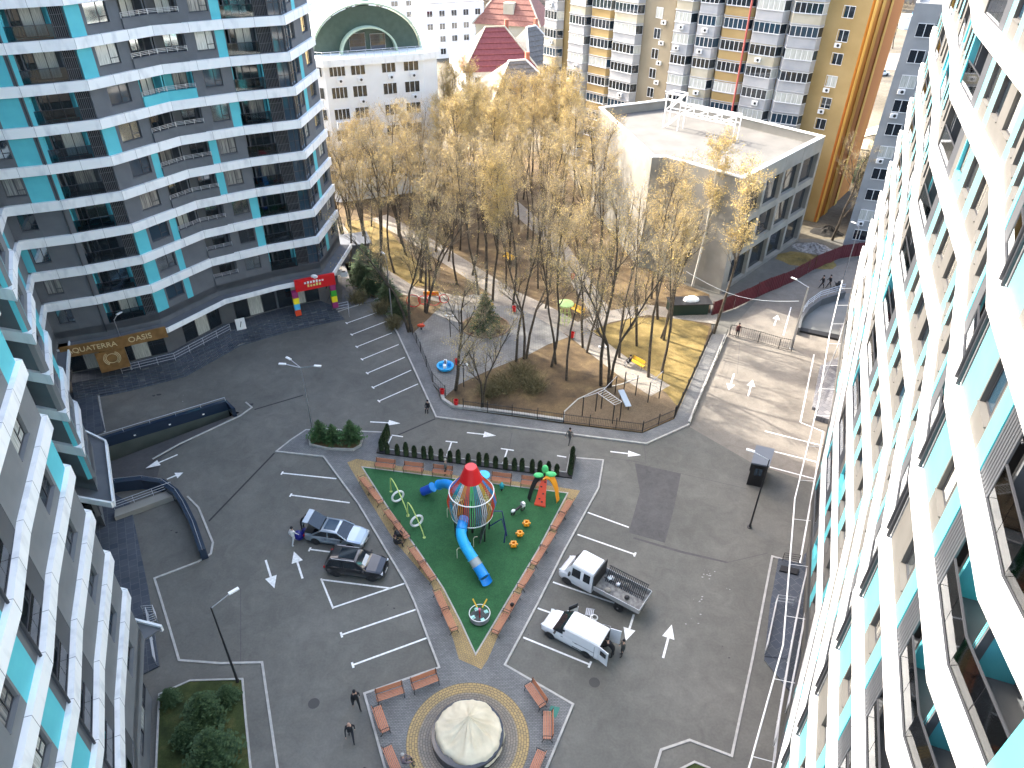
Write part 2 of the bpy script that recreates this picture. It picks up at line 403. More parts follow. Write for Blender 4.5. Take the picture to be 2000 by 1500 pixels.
# sunlit driveway beside the park (sunlight put into a lighter asphalt colour, ending at the tower's shadow edge)
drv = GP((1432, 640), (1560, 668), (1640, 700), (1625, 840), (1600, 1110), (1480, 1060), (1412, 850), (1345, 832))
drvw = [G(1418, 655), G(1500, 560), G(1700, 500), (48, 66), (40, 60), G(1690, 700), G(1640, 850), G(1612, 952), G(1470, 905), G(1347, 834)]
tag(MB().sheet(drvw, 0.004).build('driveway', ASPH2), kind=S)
tag(MB().sheet(GP((1240, 905), (1330, 925), (1318, 985), (1298, 1060), (1228, 1040), (1250, 960)), 0.004).build('asphalt_patch', ASPH3), kind=S)
tag(MB().sheet(GP((1236, 1052), (1330, 1080), (1420, 1100), (1424, 1098), (1332, 1076), (1238, 1049)), 0.008).build('asphalt_joint', ASPH3), kind=S)

# ---------------------------------------------------------------- the park
park = [G(737, 584), G(806, 653), G(845, 751), G(866, 776), G(875, 792), G(905, 800), G(1000, 813), G(1100, 827), G(1254, 846), G(1317, 818), G(1390, 655),
        (24.0, 79.0), (17.0, 86.0), (10.5, 108), (8, 132), (-34, 132), (-30, 100), (-22.5, 87), (-20.0, 80)]
tag(MB().prism(park, -0.05, 0.10).build('park_soil', SOIL), kind=S)
lawn = GP((1150, 655), (1170, 640), (1240, 622), (1330, 622), (1386, 640), (1368, 700), (1335, 790), (1310, 800), (1250, 745), (1216, 722), (1180, 690))
tag(MB().sheet(lawn, 0.112).build('dry_grass_lawn', DRYG), kind=S)
lawn2 = [G(676, 432), G(740, 432), G(860, 560), G(760, 560), G(700, 520), G(668, 470)]
tag(MB().sheet(lawn2, 0.108).build('dry_grass_lawn', DRYG), kind=S)
yard = GP((1100, 826), (1102, 806), (1128, 782), (1170, 762), (1215, 752), (1262, 742), (1300, 768), (1322, 795), (1316, 817), (1254, 845))
tag(MB().sheet(yard, 0.116).build('exercise_yard_ground', YARD), kind=S)
strip(MB(), GP((1100, 824), (1102, 806), (1128, 782), (1170, 762), (1215, 752), (1250, 738)), 0.12, 0.1, 0.17).build('yard_kerb', KERB)['kind'] = S
plaza = GP((806, 653), (845, 751), (868, 778), (897, 752), (950, 727), (1037, 692), (1069, 675), (1110, 660), (1060, 620), (1000, 585), (930, 575), (870, 590), (836, 625))
tag(MB().sheet(plaza, 0.12).build('plaza_paving', PAVEL), kind=S)
def path(pts, w, z): tag(strip(MB(), pts, w, z, None).build('park_path', PATH), kind=S)
path(GP((1290, 765), (1230, 728), (1180, 690), (1130, 650), (1060, 610), (985, 575), (900, 520), (820, 470), (740, 425)), 2.9, 0.128)
path(GP((1120, 650), (1180, 622), (1260, 606), (1400, 625)), 2.4, 0.124)
path(GP((1000, 590), (900, 590), (800, 570), (690, 500), (655, 440)), 2.2, 0.126)
path(GP((1180, 622), (1140, 560), (1090, 480), (1000, 400), (870, 350)), 2.6, 0.1225)
bed = [(G(990, 640)[0] + 2.9 * math.cos(a * math.pi / 12), G(990, 640)[1] + 2.6 * math.sin(a * math.pi / 12)) for a in range(24)]
bc = G(948, 640); bed = [(bc[0] + 2.7 * math.cos(a * math.pi / 12), bc[1] + 2.4 * math.sin(a * math.pi / 12)) for a in range(24)]
tag(MB().prism(bed, 0.1, 0.2).build('round_bed_soil', SOIL), kind=S)
strip(MB(), bed, 0.14, 0.1, 0.3, True).build('round_bed_kerb', mat('brick_kerb', (0.24, 0.15, 0.10), 0.9))['kind'] = S
# pavement round the park
outer = GP((737, 584), (777, 653), (852, 816), (1120, 850), (1262, 868), (1345, 831), (1416, 655))
inner = GP((775, 612), (806, 653), (845, 751), (862, 784), (882, 799), (1100, 831), (1254, 848), (1317, 820), (1390, 655))
tag(MB().prism(outer + inner[::-1], 0.0, 0.13).build('pavement', PAVE), kind=S)
strip(MB(), outer, 0.16, -0.01, 0.15).build('pavement_kerb', KERB)['kind'] = S
strip(MB(), GP((862, 770), (866, 785), (884, 797), (1000, 811), (1100, 825)), 0.3, 0.12, 0.42).build('low_retaining_kerb', KERB)['kind'] = S
strip(MB(), GP((1345, 829), (1380, 745), (1418, 657)), 0.22, 0.1, 0.36).build('driveway_kerb', KERB)['kind'] = S

# ---------------------------------------------------------------- central island
isl = GP((540, 883), (569, 860), (598, 841), (680, 843), (752, 846), (742, 882), (1112, 930), (1117, 895), (1178, 900), (1169, 954), (1100, 1080), (1050, 1180), (986, 1300),
         (1119, 1377), (1068, 1500), (1030, 1640), (800, 1640), (752, 1500), (712, 1356), (858, 1305), (809, 1176), (791, 1137), (700, 985), (632, 893))
tag(MB().prism(isl, -0.01, 0.10).build('island_paving', PAVE), kind=S)
strip(MB(), isl, 0.14, -0.01, 0.125, True).build('island_kerb', KERB)['kind'] = S
yel = GP((678, 903), (696, 896), (900, 930), (1045, 944), (1133, 958), (1090, 1030), (1049, 1098), (1000, 1190), (974, 1239), (953, 1287), (940, 1307), (896, 1287), (884, 1245), (842, 1140), (770, 1056), (720, 975), z=0.104)
tag(MB().sheet(yel, 0.104).build('yellow_paving', PAVEY), kind=S)
GRN = GP((707, 912), (1109, 963), (1050, 1075), (990, 1175), (929, 1278), (900, 1215), (866, 1149), (820, 1080), (760, 995), z=0.11)
tag(MB().prism(GRN, 0.09, 0.125).build('rubber_surface', RUBB), kind=S)
strip(MB(), GRN, 0.10, 0.1, 0.14, True).build('rubber_edging', KERB)['kind'] = S
PC = G(913, 1442, 0.1); PC = (-2.3, 22.95)
def disc(r, n=64, a0=0): return [(PC[0] + r * math.cos(2 * math.pi * i / n), PC[1] + r * math.sin(2 * math.pi * i / n)) for i in range(n)]
def radial_paving(name, c1, c2, mor):
    m = bpy.data.materials.new(name); m.use_nodes = True; t = m.node_tree; b = t.nodes['Principled BSDF']; b.inputs['Roughness'].default_value = 0.85
    g_ = t.nodes.new('ShaderNodeNewGeometry'); mp = t.nodes.new('ShaderNodeMapping'); mp.vector_type = 'POINT'; mp.inputs['Location'].default_value = (-PC[0], -PC[1], 0)
    t.links.new(g_.outputs['Position'], mp.inputs[0]); sp = t.nodes.new('ShaderNodeSeparateXYZ'); t.links.new(mp.outputs[0], sp.inputs[0])
    at = t.nodes.new('ShaderNodeMath'); at.operation = 'ARCTAN2'; t.links.new(sp.outputs[1], at.inputs[0]); t.links.new(sp.outputs[0], at.inputs[1])
    ms = t.nodes.new('ShaderNodeMath'); ms.operation = 'MULTIPLY'; ms.inputs[1].default_value = 2.9; t.links.new(at.outputs[0], ms.inputs[0])
    le = t.nodes.new('ShaderNodeVectorMath'); le.operation = 'LENGTH'; t.links.new(mp.outputs[0], le.inputs[0])
    cb = t.nodes.new('ShaderNodeCombineXYZ'); t.links.new(ms.outputs[0], cb.inputs[0]); t.links.new(le.outputs['Value'], cb.inputs[1])
    br = t.nodes.new('ShaderNodeTexBrick'); br.inputs['Scale'].default_value = 1; br.inputs['Brick Width'].default_value = 0.22; br.inputs['Row Height'].default_value = 0.16
    br.inputs['Mortar Size'].default_value = 0.014; br.inputs['Color1'].default_value = tuple(c1) + (1,); br.inputs['Color2'].default_value = tuple(c2) + (1,); br.inputs['Mortar'].default_value = tuple(mor) + (1,)
    t.links.new(cb.outputs[0], br.inputs['Vector']); t.links.new(br.outputs[0], b.inputs['Base Color']); return m
YR = radial_paving('yellow_ring_pavers', (0.40, 0.28, 0.12), (0.30, 0.22, 0.11), (0.10, 0.085, 0.06))
GR = radial_paving('beige_ring_pavers', (0.25, 0.21, 0.165), (0.185, 0.165, 0.14), (0.08, 0.075, 0.065))
tag(MB().sheet(disc(3.7), 0.105).build('yellow_ring_paving', YR), kind=S)
tag(MB().sheet(disc(3.0), 0.110).build('beige_ring_paving', GR), kind=S)
tag(MB().sheet(GP((1076, 1378), (1094, 1382), (1086, 1402), (1068, 1397), z=0.1), 0.106).build('green_cover_plate', mat('green_plate', (0.02, 0.16, 0.12), 0.6)), kind=S)
# planter island with young pines
pl = GP((604, 852), (612, 845), (640, 840), (700, 846), (708, 856), (704, 872), (690, 880), (640, 878), (606, 870), z=0.1)
tag(MB().prism(pl, 0.09, 0.2).build('planter_soil', SOIL), kind=S)
strip(MB(), pl, 0.16, 0.09, 0.3, True).build('planter_kerb', KERB)['kind'] = S
# hedge trough
hg = GP((752, 846), (742, 884), (1112, 932), (1120, 892), z=0.0)
strip(MB(), hg, 0.5, 0.0, 0.22).build('hedge_bed', BLACK)['kind'] = S
strip(MB(), offset_line(hg, 0.33), 0.08, 0.0, 0.26).build('hedge_bed_kerb', KERB)['kind'] = S
# bottom-left lawn and bottom-right bed
lw = GP((312, 1358), (372, 1331), (474, 1328), (480, 1400), (490, 1500), (498, 1640), (300, 1640))
tag(MB().prism(lw, -0.01, 0.10).build('green_lawn', LAWN), kind=S)
strip(MB(), lw, 0.12, -0.01, 0.15, True).build('lawn_kerb', KERB)['kind'] = S
rb = GP((1320, 1508), (1356, 1490), (1385, 1502), (1400, 1640), (1300, 1640))
tag(MB().prism(rb, -0.01, 0.10).build('right_lawn', LAWN), kind=S)
strip(MB(), rb, 0.12, -0.01, 0.15, True).build('lawn_kerb', KERB)['kind'] = S
for pts in (((366, 970), (388, 992), (416, 1060), (412, 1082), (386, 1098), (302, 1130), (327, 1212), (350, 1290), (430, 1296), (512, 1294), (542, 1500), (560, 1640)),
            ((205, 845), (192, 768), (261, 744), (378, 707), (520, 655), (675, 604), (737, 584)),
            ((1566, 1103), (1508, 1087), (1470, 1285), (1429, 1477), (1347, 1446), (1291, 1465), (1262, 1560)),
            ((298, 897), (350, 868), (470, 812), (492, 796), (480, 786))):
    strip(MB(), GP(*pts), 0.15, -0.01, 0.06).build('kerb_line', KERB)['kind'] = S

# ---------------------------------------------------------------- paint
def pline(a, b, w=0.12, t0=None, t1=None):
    A, B = Vector(G(*a)), Vector(G(*b)); m = MB(); strip(m, [tuple(A), tuple(B)], w, 0.010, None)
    u = (B - A).normalized(); n = Vector((-u.y, u.x))
    for P_, L_ in ((A, t0), (B, t1)):
        if L_: strip(m, [tuple(P_ - n * L_), tuple(P_ + n * L_)], 0.14, 0.012, None)
    tag(m.build('parking_line', PAINT), kind=S)
z6 = lambda x, y: (600 + x / 2.857, 450 + y / 2.857)
for a, b in (((220, 518), (412, 450)), ((248, 582), (443, 507)), ((276, 650), (473, 572)), ((306, 720), (510, 637)), ((335, 797), (545, 708)), ((367, 877), (580, 780)), ((400, 953), (618, 857))):
    pline(z6(*a), z6(*b), 0.12, 0.22)
for a, b, t0, t1 in (((551, 924), (657, 935), .2, 0), ((568, 967), (683, 982), .2, 0), ((605, 1073), (660, 1080), .2, 0), ((627, 1132), (762, 1149), 0, 0), ((627, 1130), (651, 1189), 0, 0),
                  ((650, 1187), (792, 1139), 0, 0), ((667, 1240), (814, 1190), .22, 0), ((689, 1299), (834, 1246), .22, 0),
                  ((1228, 1030), (1148, 1001), 0, 0), ((1240, 1083), (1128, 1044), .22, 0), ((1200, 1178), (1080, 1137), 0, 0), ((1090, 1202), (1050, 1188), 0, 0), ((1152, 1298), (1022, 1245), .25, 0),
                  ((882, 863), (873, 890), .55, 0), ((991, 878), (982, 906), .6, 0), ((765, 850), (787, 853), 0, 0), ((1088, 890), (1106, 893), 0, 0), ((765, 852), (752, 880), 0, 0),
                  ((1494, 842), (1604, 870), 0, 0), ((1513, 882), (1594, 902), 0, 0), ((1503, 912), (1590, 935), 0, 0), ((1608, 842), (1562, 1101), 0, 0),
                  ((1590, 692), (1563, 825), 0, 0), ((1563, 825), (1606, 842), 0, 0), ((1530, 655), (1545, 600), 0, 0)):
    pline(a, b, 0.13, t0, t1)
def arrow(tail, head, name='road_arrow', L=None):
    A, B = Vector(G(*tail)), Vector(G(*head)); u = (B - A).normalized(); n = Vector((-u.y, u.x)); hl = min(1.15, (B - A).length * 0.45)
    m = MB(); C_ = B - u * hl; strip(m, [tuple(A), tuple(C_)], 0.15, 0.010, None)
    m.sheet([tuple(C_ - n * 0.42), tuple(C_ + n * 0.42), tuple(B)] if False else [tuple(C_ + n * 0.42), tuple(C_ - n * 0.42), tuple(B)], 0.010)
    tag(m.build(name, PAINT), kind=S)
for t_, h_ in (((723, 824), (782, 827)), ((912, 845), (969, 851)), ((1192, 882), (1252, 889)), ((347, 888), (284, 915)), ((326, 936), (358, 923)), ((519, 1094), (536, 1149)),
               ((591, 1130), (574, 1077)), ((1238, 1200), (1222, 1252)), ((1295, 1285), (1312, 1220)), ((1434, 730), (1423, 762)), ((1461, 774), (1470, 742)), ((1512, 636), (1519, 615))):
    arrow(t_, h_)
for a, b in (((536, 885), (408, 1018)), ((592, 772), (497, 800)), ((850, 818), (777, 850))):
    strip(MB(), GP(a, b), 0.16, 0.006, None).build('drain_channel', BLACK)['kind'] = S
for c in ((613, 1374), (1161, 1333)):
    x, y = G(*c); m = MB(); m.sheet([(x + .36 * math.cos(a * .3927), y + .36 * math.sin(a * .3927)) for a in range(16)], 0.008); tag(m.build('manhole_cover', mat('iron_cover', (0.05, 0.048, 0.046), 0.7)), kind=S)
# scattered dirt, oil and chalk marks
dirt = [(308, 771, .5), (300, 772, .3), (1155, 1100, .1)]
# forecourt tiles of the left towers and the right tower
lf = GP((150, 770), (192, 768), (208, 842), (165, 860))
tag(MB().prism([G(130, 770), G(186, 765), G(206, 842), G(120, 878)], -0.01, 0.12).build('tiled_forecourt', TILED), kind=S)
tag(MB().prism([G(205, 955), G(255, 985), G(290, 1150), G(312, 1302), G(245, 1336), (-32, 22), (-40, 40)], -0.01, 0.12).build('tiled_forecourt', TILED), kind=S)
tag(MB().prism([G(1520, 1092), G(1566, 1103), G(1570, 1085), (30, 44), (22, 18), G(1492, 1290), G(1504, 1180)], -0.01, 0.12).build('tiled_forecourt', TILED), kind=S)
tag(MB().prism([G(1640, 640), G(1636, 735), G(1590, 820), G(1640, 835), (34, 50), (40, 66)], -0.01, 0.55).build('tiled_terrace', TILEP), kind=S)
tag(MB().prism([(G(1600, 720)), G(1585, 800), G(1640, 822), G(1640, 700)], -0.01, 0.35).build('tiled_terrace', TILEP), kind=S)
# ================================================================ the three banded towers
class _LV:
    def __getitem__(s, k): return 9.5 + 3.1 * k
LV = _LV()
MC = {}
BH = 0.74                                                   # band height
def cached(key, fn):
    if key not in MC: MC[key] = fn()
    return MC[key]
H_ = 3.1 - BH
def m_panel(w, m):
    return cached(('panel', round(w, 2), m.name), lambda: MB().box(0, w, -0.3, 0, 0, H_).mesh('wall_panel', m))
def m_winwall(w, m, ww, sill, top):
    def f():
        b = MB(); a = (w - ww) / 2
        b.box(0, a, -0.3, 0, 0, H_); b.box(a + ww, w, -0.3, 0, 0, H_); b.box(a, a + ww, -0.3, -0.001, 0, sill)
        if top < H_ - 0.02: b.box(a, a + ww, -0.3, -0.001, top, H_)
        b.box(a - 0.03, a + ww + 0.03, -0.1, 0.05, sill - 0.04, sill - 0.001)
        return b.mesh('wall_panel', m)
    return cached(('ww', round(w, 2), m.name, round(ww, 2), sill, top), f)
def m_frame(ww, hh, kind=0):
    def f():
        b = MB(); t = 0.06
        b.box(0, ww, -0.04, 0.02, 0, t); b.box(0, ww, -0.04, 0.02, hh - t, hh); b.box(0, t, -0.04, 0.02, t, hh - t); b.box(ww - t, ww, -0.04, 0.02, t, hh - t)
        xs = [ww * 0.4] if kind == 0 else ([ww / 3, 2 * ww / 3] if kind == 1 else [ww / 2])
        for x in xs: b.box(x - t / 2, x + t / 2, -0.038, 0.018, t, hh - t)
        if kind == 0: b.box(t, ww * 0.4 - t / 2, -0.036, 0.016, hh * 0.27, hh * 0.27 + t)
        return b
    return f
def m_pane(ww, hh, m): return cached(('pane', round(ww, 2), round(hh, 2), m.name), lambda: MB().box(0.03, ww - 0.03, -0.03, -0.012, 0.03, hh - 0.03).mesh('pane', m))
def window(par, x, y, z, ww, hh, rz, pane, fmat=None, kind=0, name='window'):
    fmat = fmat or FRAME
    fr = cached(('fr', round(ww, 2), round(hh, 2), kind, fmat.name), lambda: m_frame(ww, hh, kind)().mesh('window_frame', fmat))
    o = inst(name, fr, par, (x, y, z), rz); inst('pane', m_pane(ww, hh, pane), o)
    return o
def m_louver(w):
    def f():
        b = MB(); n = max(3, int(w / 0.14))
        for i in range(n):
            x = w * (i + 0.5) / n; b.obox((x - 0.012, -0.10, 0), (0.024, 0.03, 0), (-0.02, 0.06, 0), (0, 0, H_))
        for z in (0.02, 0.85, 1.7, H_ - 0.06): b.box(0, w, -0.14, -0.11, z, z + 0.04)
        return b.mesh('louver_screen', cached('louvmat', lambda: mat('louver_metal', (0.15, 0.155, 0.165), 0.45)))
    return cached(('louv', round(w, 2)), f)
def m_glassrail(w, tall=1.1):
    def f():
        b = MB(); n = max(2, round(w / 1.0))
        for i in range(n):
            b.box(w * i / n + 0.015, w * (i + 1) / n - 0.015, -0.06, -0.045, 0.05, tall - 0.04, 0)
        b.box(0, w, -0.08, -0.03, tall - 0.04, tall, 1); b.box(0, w, -0.08, -0.03, 0, 0.05, 1)
        for i in range(n + 1): b.box(w * i / n - 0.015, w * i / n + 0.015, -0.1, -0.061, 0, tall - 0.041, 1)
        return b.mesh('glass_railing', [CLEAR, FRAME])
    return cached(('grail', round(w, 2), tall), f)
def m_metalrail(w):
    def f():
        b = MB(); n = max(2, round(w / 0.9))
        for z in (1.02, 1.14, 1.26): b.box(-0.02, w + 0.02, 0.10, 0.13, z, z + 0.03)
        for i in range(n + 1): b.box(w * i / n - 0.02, w * i / n + 0.02, 0.06, 0.098, 0.85, 1.29)
        return b.mesh('metal_railing', STEEL)
    return cached(('mrail', round(w, 2)), f)
def m_recess(w, wallm, d=1.35):
    def f():
        b = MB()
        b.box(0, w, -d - 0.15, -d, 0, H_); b.box(0, 0.12, -d, -0.3, 0, H_); b.box(w - 0.12, w, -d, -0.3, 0, H_)
        return b.mesh('recess_wall', wallm)
    return cached(('rec', round(w, 2), wallm.name, d), f)
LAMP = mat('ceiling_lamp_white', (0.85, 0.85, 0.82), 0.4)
def bay(par, A, u, n, rz, z, x0, x1, kind, pal, rr):
    wall, accent, dark = pal
    w = x1 - x0; P0 = (A[0] + u[0] * x0, A[1] + u[1] * x0)
    L = lambda x, y: (P0[0] + u[0] * x + n[0] * y, P0[1] + u[1] * x + n[1] * y)
    if kind in 'wtd':
        inst('wall_panel', m_panel(w, {'w': wall, 't': accent, 'd': FRAME}[kind]), par, (*P0, z), rz)
    elif kind == 'W' or kind == 'T':                         # window in a wall / in an accent wall
        ww = min(w * 0.84, 1.9); top = 2.30
        inst('wall_panel', m_winwall(w, wall if kind == 'W' else accent, ww, 0.72, top), par, (*P0, z), rz)
        q = L((w - ww) / 2, -0.16); pane = rr.choice([CURT, GLASS, GLASSM, CURT2, GLASSM, GLASSB])
        window(par, q[0], q[1], z + 0.72, ww, top - 0.72, rz, pane, kind=0)
    elif kind in 'BGg':
        rm_ = rr.choice([dark, dark, accent]) if kind == 'B' else (accent if kind == 'g' else dark)
        inst('recess_wall', m_recess(w, rm_), par, (*P0, z), rz)
        ww = min(1.7, w * 0.5); q = L(w * 0.12, -1.33 + 0.04)
        window(par, q[0], q[1], z + 0.05, ww, 2.2, rz, rr.choice([CURT, GLASS, CURT2, GLASSM]), kind=2, name='balcony_window')
        if w > 2.6 and kind == 'B':
            q = L(w * 0.62, -1.29); window(par, q[0], q[1], z + 0.05, 0.85, 2.2, rz, GLASS, kind=2, name='balcony_door')
        if kind == 'B':
            if w > 2.6: inst('side_panel', cached('sidep', lambda: MB().box(0, 0.08, -1.3, -0.3, 0, H_ - 0.01).mesh('side_panel', DGREY)), par, (*L(w * 0.84, 0), z), rz)
            inst('glass_railing', m_glassrail(w), par, (*P0, z), rz)
        else:
            pm = accent if kind == 'g' else wall
            inst('parapet', cached(('parap', round(w, 2), pm.name), lambda: MB().box(0, w, -0.12, 0.16, 0, 0.8).box(-0.03, w + 0.03, -0.14, 0.20, 0.8, 0.86).mesh('parapet', pm)), par, (*P0, z), rz)
            inst('metal_railing', m_metalrail(w), par, (*P0, z), rz)
        inst('ceiling_lamp', cached('clamp', lambda: MB().lathe([(0, -0.08), (0.09, -0.07), (0.11, 0), (0, 0)], 8).mesh('ceiling_lamp', LAMP)), par, (*L(w * 0.5, -0.7), z + H_ - 0.02), rz)
    elif kind == 'L':
        inst('louver_screen', m_louver(w), par, (*P0, z), rz)
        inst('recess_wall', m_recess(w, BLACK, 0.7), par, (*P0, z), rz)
    elif kind == 'Z':                                        # glazed corner
        def f():
            b = MB(); nn = max(2, round(w / 0.7))
            for i in range(nn): b.box(w * i / nn + 0.03, w * (i + 1) / nn - 0.03, -0.14, -0.12, 0.05, H_ - 0.05, 0)
            for i in range(nn + 1): b.box(w * i / nn - 0.03, w * i / nn + 0.03, -0.17, -0.08, 0, H_, 1)
            for zz in (0, 1.05, H_ - 0.05): b.box(0, w, -0.16, -0.09, zz, zz + 0.05, 1)
            return b.mesh('corner_glazing', [GLASSB, FRAME])
        inst('corner_glazing', cached(('glz', round(w, 2)), f), par, (*P0, z), rz)
    elif kind == 'X':                                        # boxed dark balcony
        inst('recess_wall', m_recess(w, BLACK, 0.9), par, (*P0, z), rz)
        def f():
            b = MB(); b.box(0, w, -0.1, 0.35, 0, 1.0); b.box(0, 0.3, -0.1, 0.35, 1.0, H_); b.box(0.3, w, -0.1, 0.35, H_ - 0.3, H_ - 0.003)
            return b.mesh('balcony_box', NAVYW)
        inst('balcony_box', cached(('xbox', round(w, 2)), f), par, (*P0, z), rz)
    elif kind == 'P':
        inst('wall_panel', m_panel(w, DGREY), par, (*P0, z), rz)
        inst('drain_pipe', cached('dpipe', lambda: MB().tube([(0.12, 0.1, -BH), (0.12, 0.1, H_)], 0.06, 8).mesh('drain_pipe', FRAME)), par, (*P0, z), rz)

def tower(name, label, plan, specs, pal, back, ntop, zmax, floors, seed, z_low=0.0, shop=None, canopy=5.1, can_out=1.3, recess=0.9, pipe=False, skip=(), bout=.30):
    """plan: outline points with the outside on the left; specs: one list of (fraction, kind) per side and floor"""
    rr = random.Random(seed)
    base = plan[len(plan) // 2]
    T = thing(name, label, 'apartment tower', (0, 0, 0))
    full = list(plan) + list(back)
    inner = offset_line(plan, -1.5)
    # slabs, bands
    for k in range(-1, floors):
        z = LV[k]
        b = MB(); b.prism(full, z - BH, z - 0.003)
        o = b.build('floor_slab', pal[2], T)
        bb = MB(); outer_ = offset_line(plan, bout); inn = offset_line(plan, 0.0)
        for i in range(len(plan) - 1):
            if k >= 0: bb.prism([inn[i], outer_[i], outer_[i + 1], inn[i + 1]], z - BH - 0.03, z + 0.02)
        if k >= 0:
            bo = bb.build('white_band', WHITE, T); jm = MB()
            for i in range(len(plan) - 1):
                A, B = Vector(outer_[i]), Vector(outer_[i + 1]); Ln = (B - A).length; u = (B - A) / Ln; n = Vector((-u.y, u.x)); q = max(1, round(Ln / 2.6))
                for j in range(q + (1 if i == len(plan) - 2 else 0)):
                    p = A + u * (Ln * j / q); jm.obox((p.x - u.x * .009, p.y - u.y * .009, z - BH - .02), (*(u * .018), 0), (*(n * .004), 0), (0, 0, BH + .03)); jm.obox((p.x - u.x * .009 - n.x * bout, p.y - u.y * .009 - n.y * bout, z + .02), (*(u * .018), 0), (*(n * bout), 0), (0, 0, .004))
            jm.build('panel_joint', FRAME, bo)['kind'] = 'stuff'
        zt = LV[k + 1]
        for i in range(len(plan) - 1):
            A, B = Vector(plan[i]), Vector(plan[i + 1]); Ln = (B - A).length; u = (B - A) / Ln; n = Vector((-u.y, u.x)); rz = math.atan2(u.y, u.x)
            sp = specs[i]; sp = sp(k, rr) if callable(sp) else sp
            if sp is None: sp = [(1, 'w')]
            t0 = 0.0
            for t1, kd in sp:
                bay(T, A, u, n, rz, z, Ln * t0, Ln * t1, kd, pal, rr); t0 = t1
    # core behind the bays and plain storeys above and behind
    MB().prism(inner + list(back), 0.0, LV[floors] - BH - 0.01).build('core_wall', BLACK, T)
    MB().prism(full, LV[floors] - BH, zmax).build('upper_storeys', pal[0], T)
    for k in range(floors, 15):
        if LV[k] < zmax:
            bb = MB(); o_ = offset_line(plan, bout)
            for i in range(len(plan) - 1): bb.prism([plan[i], o_[i], o_[i + 1], plan[i + 1]], LV[k] - BH, LV[k])
            bb.build('white_band', WHITE, T)
    # ground storeys: shop front set back under a canopy
    if shop:
        rec = offset_line(plan, -recess); cn = offset_line(plan, can_out)
        for i in range(len(plan) - 1):
            MB().prism([rec[i], plan[i], plan[i + 1], rec[i + 1]], canopy, LV[-1] - 0.01).build('podium_wall', pal[0], T)
            if pipe:
                cm = MB(); cm.tube([(*cn[i], canopy), (*cn[i + 1], canopy)], 0.05, 6); a_l = (Vector(cn[i + 1]) - Vector(cn[i])).length
                for q in range(int(a_l / 4)):
                    p_ = Vector(cn[i]).lerp(Vector(cn[i + 1]), (q + .5) / max(1, int(a_l / 4))); r_p = Vector(plan[i]).lerp(Vector(plan[i + 1]), (q + .5) / max(1, int(a_l / 4))); cm.tube([(p_.x, p_.y, canopy), (r_p.x, r_p.y, canopy + .3)], 0.02, 4)
                cm.build('gutter_pipe', WPLA, T)
            elif i not in skip:
              cm = MB(); cm.prism([rec[i], cn[i], cn[i + 1], rec[i + 1]], canopy - 0.12, canopy + 0.02, 1)
              e0, e1 = Vector(cn[i]), Vector(cn[i + 1]); u = (e1 - e0).normalized(); n = Vector((-u.y, u.x))
              cm.prism([tuple(e0), tuple(e0 + n * 0.14), tuple(e1 + n * 0.14), tuple(e1)], canopy - 0.32, canopy + 0.2, 0)
              cm.build('canopy', [WHITE, DGREY], T)
            A, B = Vector(rec[i]), Vector(rec[i + 1]); Ln = (B - A).length
            if Ln < 0.5: continue
            u = (B - A) / Ln; n = Vector((-u.y, u.x)); rz = math.atan2(u.y, u.x); hh = canopy - 0.12 - 1.3
            x = 0.0; idx = 0
            while x < Ln - 0.05:
                w_ = min(1.55 if idx % 5 < 3 else 2.4, Ln - x)
                P0 = A + u * x
                if idx % 5 < 3 and w_ > 0.9:
                    b = MB(); b.box(0.05, w_ - 0.05, -0.06, -0.03, 0.05, hh - 0.9, 0); b.box(0.05, w_ - 0.05, -0.06, -0.03, hh - 0.8, hh, 0)
                    b.box(0, w_, -0.1, 0.0, hh - 0.9, hh - 0.8, 1); b.box(0, 0.05, -0.1, 0.0, 0, hh - 0.9, 1); b.box(w_ - 0.05, w_, -0.1, 0.0, 0, hh - 0.9, 1); b.box(0, w_, -0.1, 0.0, 0, 0.05, 1)
                    b.build('shop_window', [CURT if idx % 2 else GLASS, FRAME], T, loc=(P0.x, P0.y, 1.3), rz=rz)
                else:
                    MB().box(0, w_, -0.3, 0, 0, hh).build('shop_wall', pal[0], T, loc=(P0.x, P0.y, 1.3), rz=rz)
                x += w_; idx += 1
        MB().prism(rec + list(back), 0, 1.3).build('plinth', pal[0], T)
        MB().prism(offset_line(plan, -recess - 0.35) + list(back), 1.3, canopy - 0.15).build('shop_core', BLACK, T)
    return T

def pick(*opts):
    return lambda k, rr: opts[(k + rr.choice([0, 0, 0, 1])) % len(opts)]
def seqf(*opts): return lambda k, rr: opts[min(k, len(opts) - 1)] if len(opts) > 9 else opts[k % len(opts)]
# --- dark tower at the back left, from its far corner to the inner corner
P_, O_, N_, M_, L_, J_, C_ = (-21.0, 80.8), (-21.6, 73.4), (-26.3, 71.0), (-31.2, 67.6), (-34.9, 61.8), (-39.0, 59.5), (-43.15, 57.8)
def jc(k, rr): return [(.08, 'P'), (.50, 'w'), (.86, 'W'), (1, 't' if k == 1 else 'w')] if k < 3 else [(.08, 'P'), (.48, 't'), (.88, 'W'), (1, 't' if k in (6, 7, 8) else 'w')]
def lm(k, rr):
    gal = 'g' if k == 5 else 'G'
    return ([(.40, 'w'), (.5, 't'), (.82, 'W'), (1, 't')] if k < 1 else [(.36, gal), (.46, 't' if k in (1, 3) else 'w'), (.82, 'W'), (1, 't' if k in (1, 4, 6, 7, 8) else 'w')])
def mn(k, rr): return [(.14, 't' if k in (0, 1, 4, 6, 7, 8) else 'w'), (.46, 'W'), (.58, 't' if k in (2, 3) else 'w'), (1, 'g' if k == 5 else 'G')]
def op(k, rr): return [(.10, 'w'), (.38, 'W'), (.50, 'w'), (.62, 't' if k % 3 else 'w'), (.80, 'W'), (1, 'Z')]
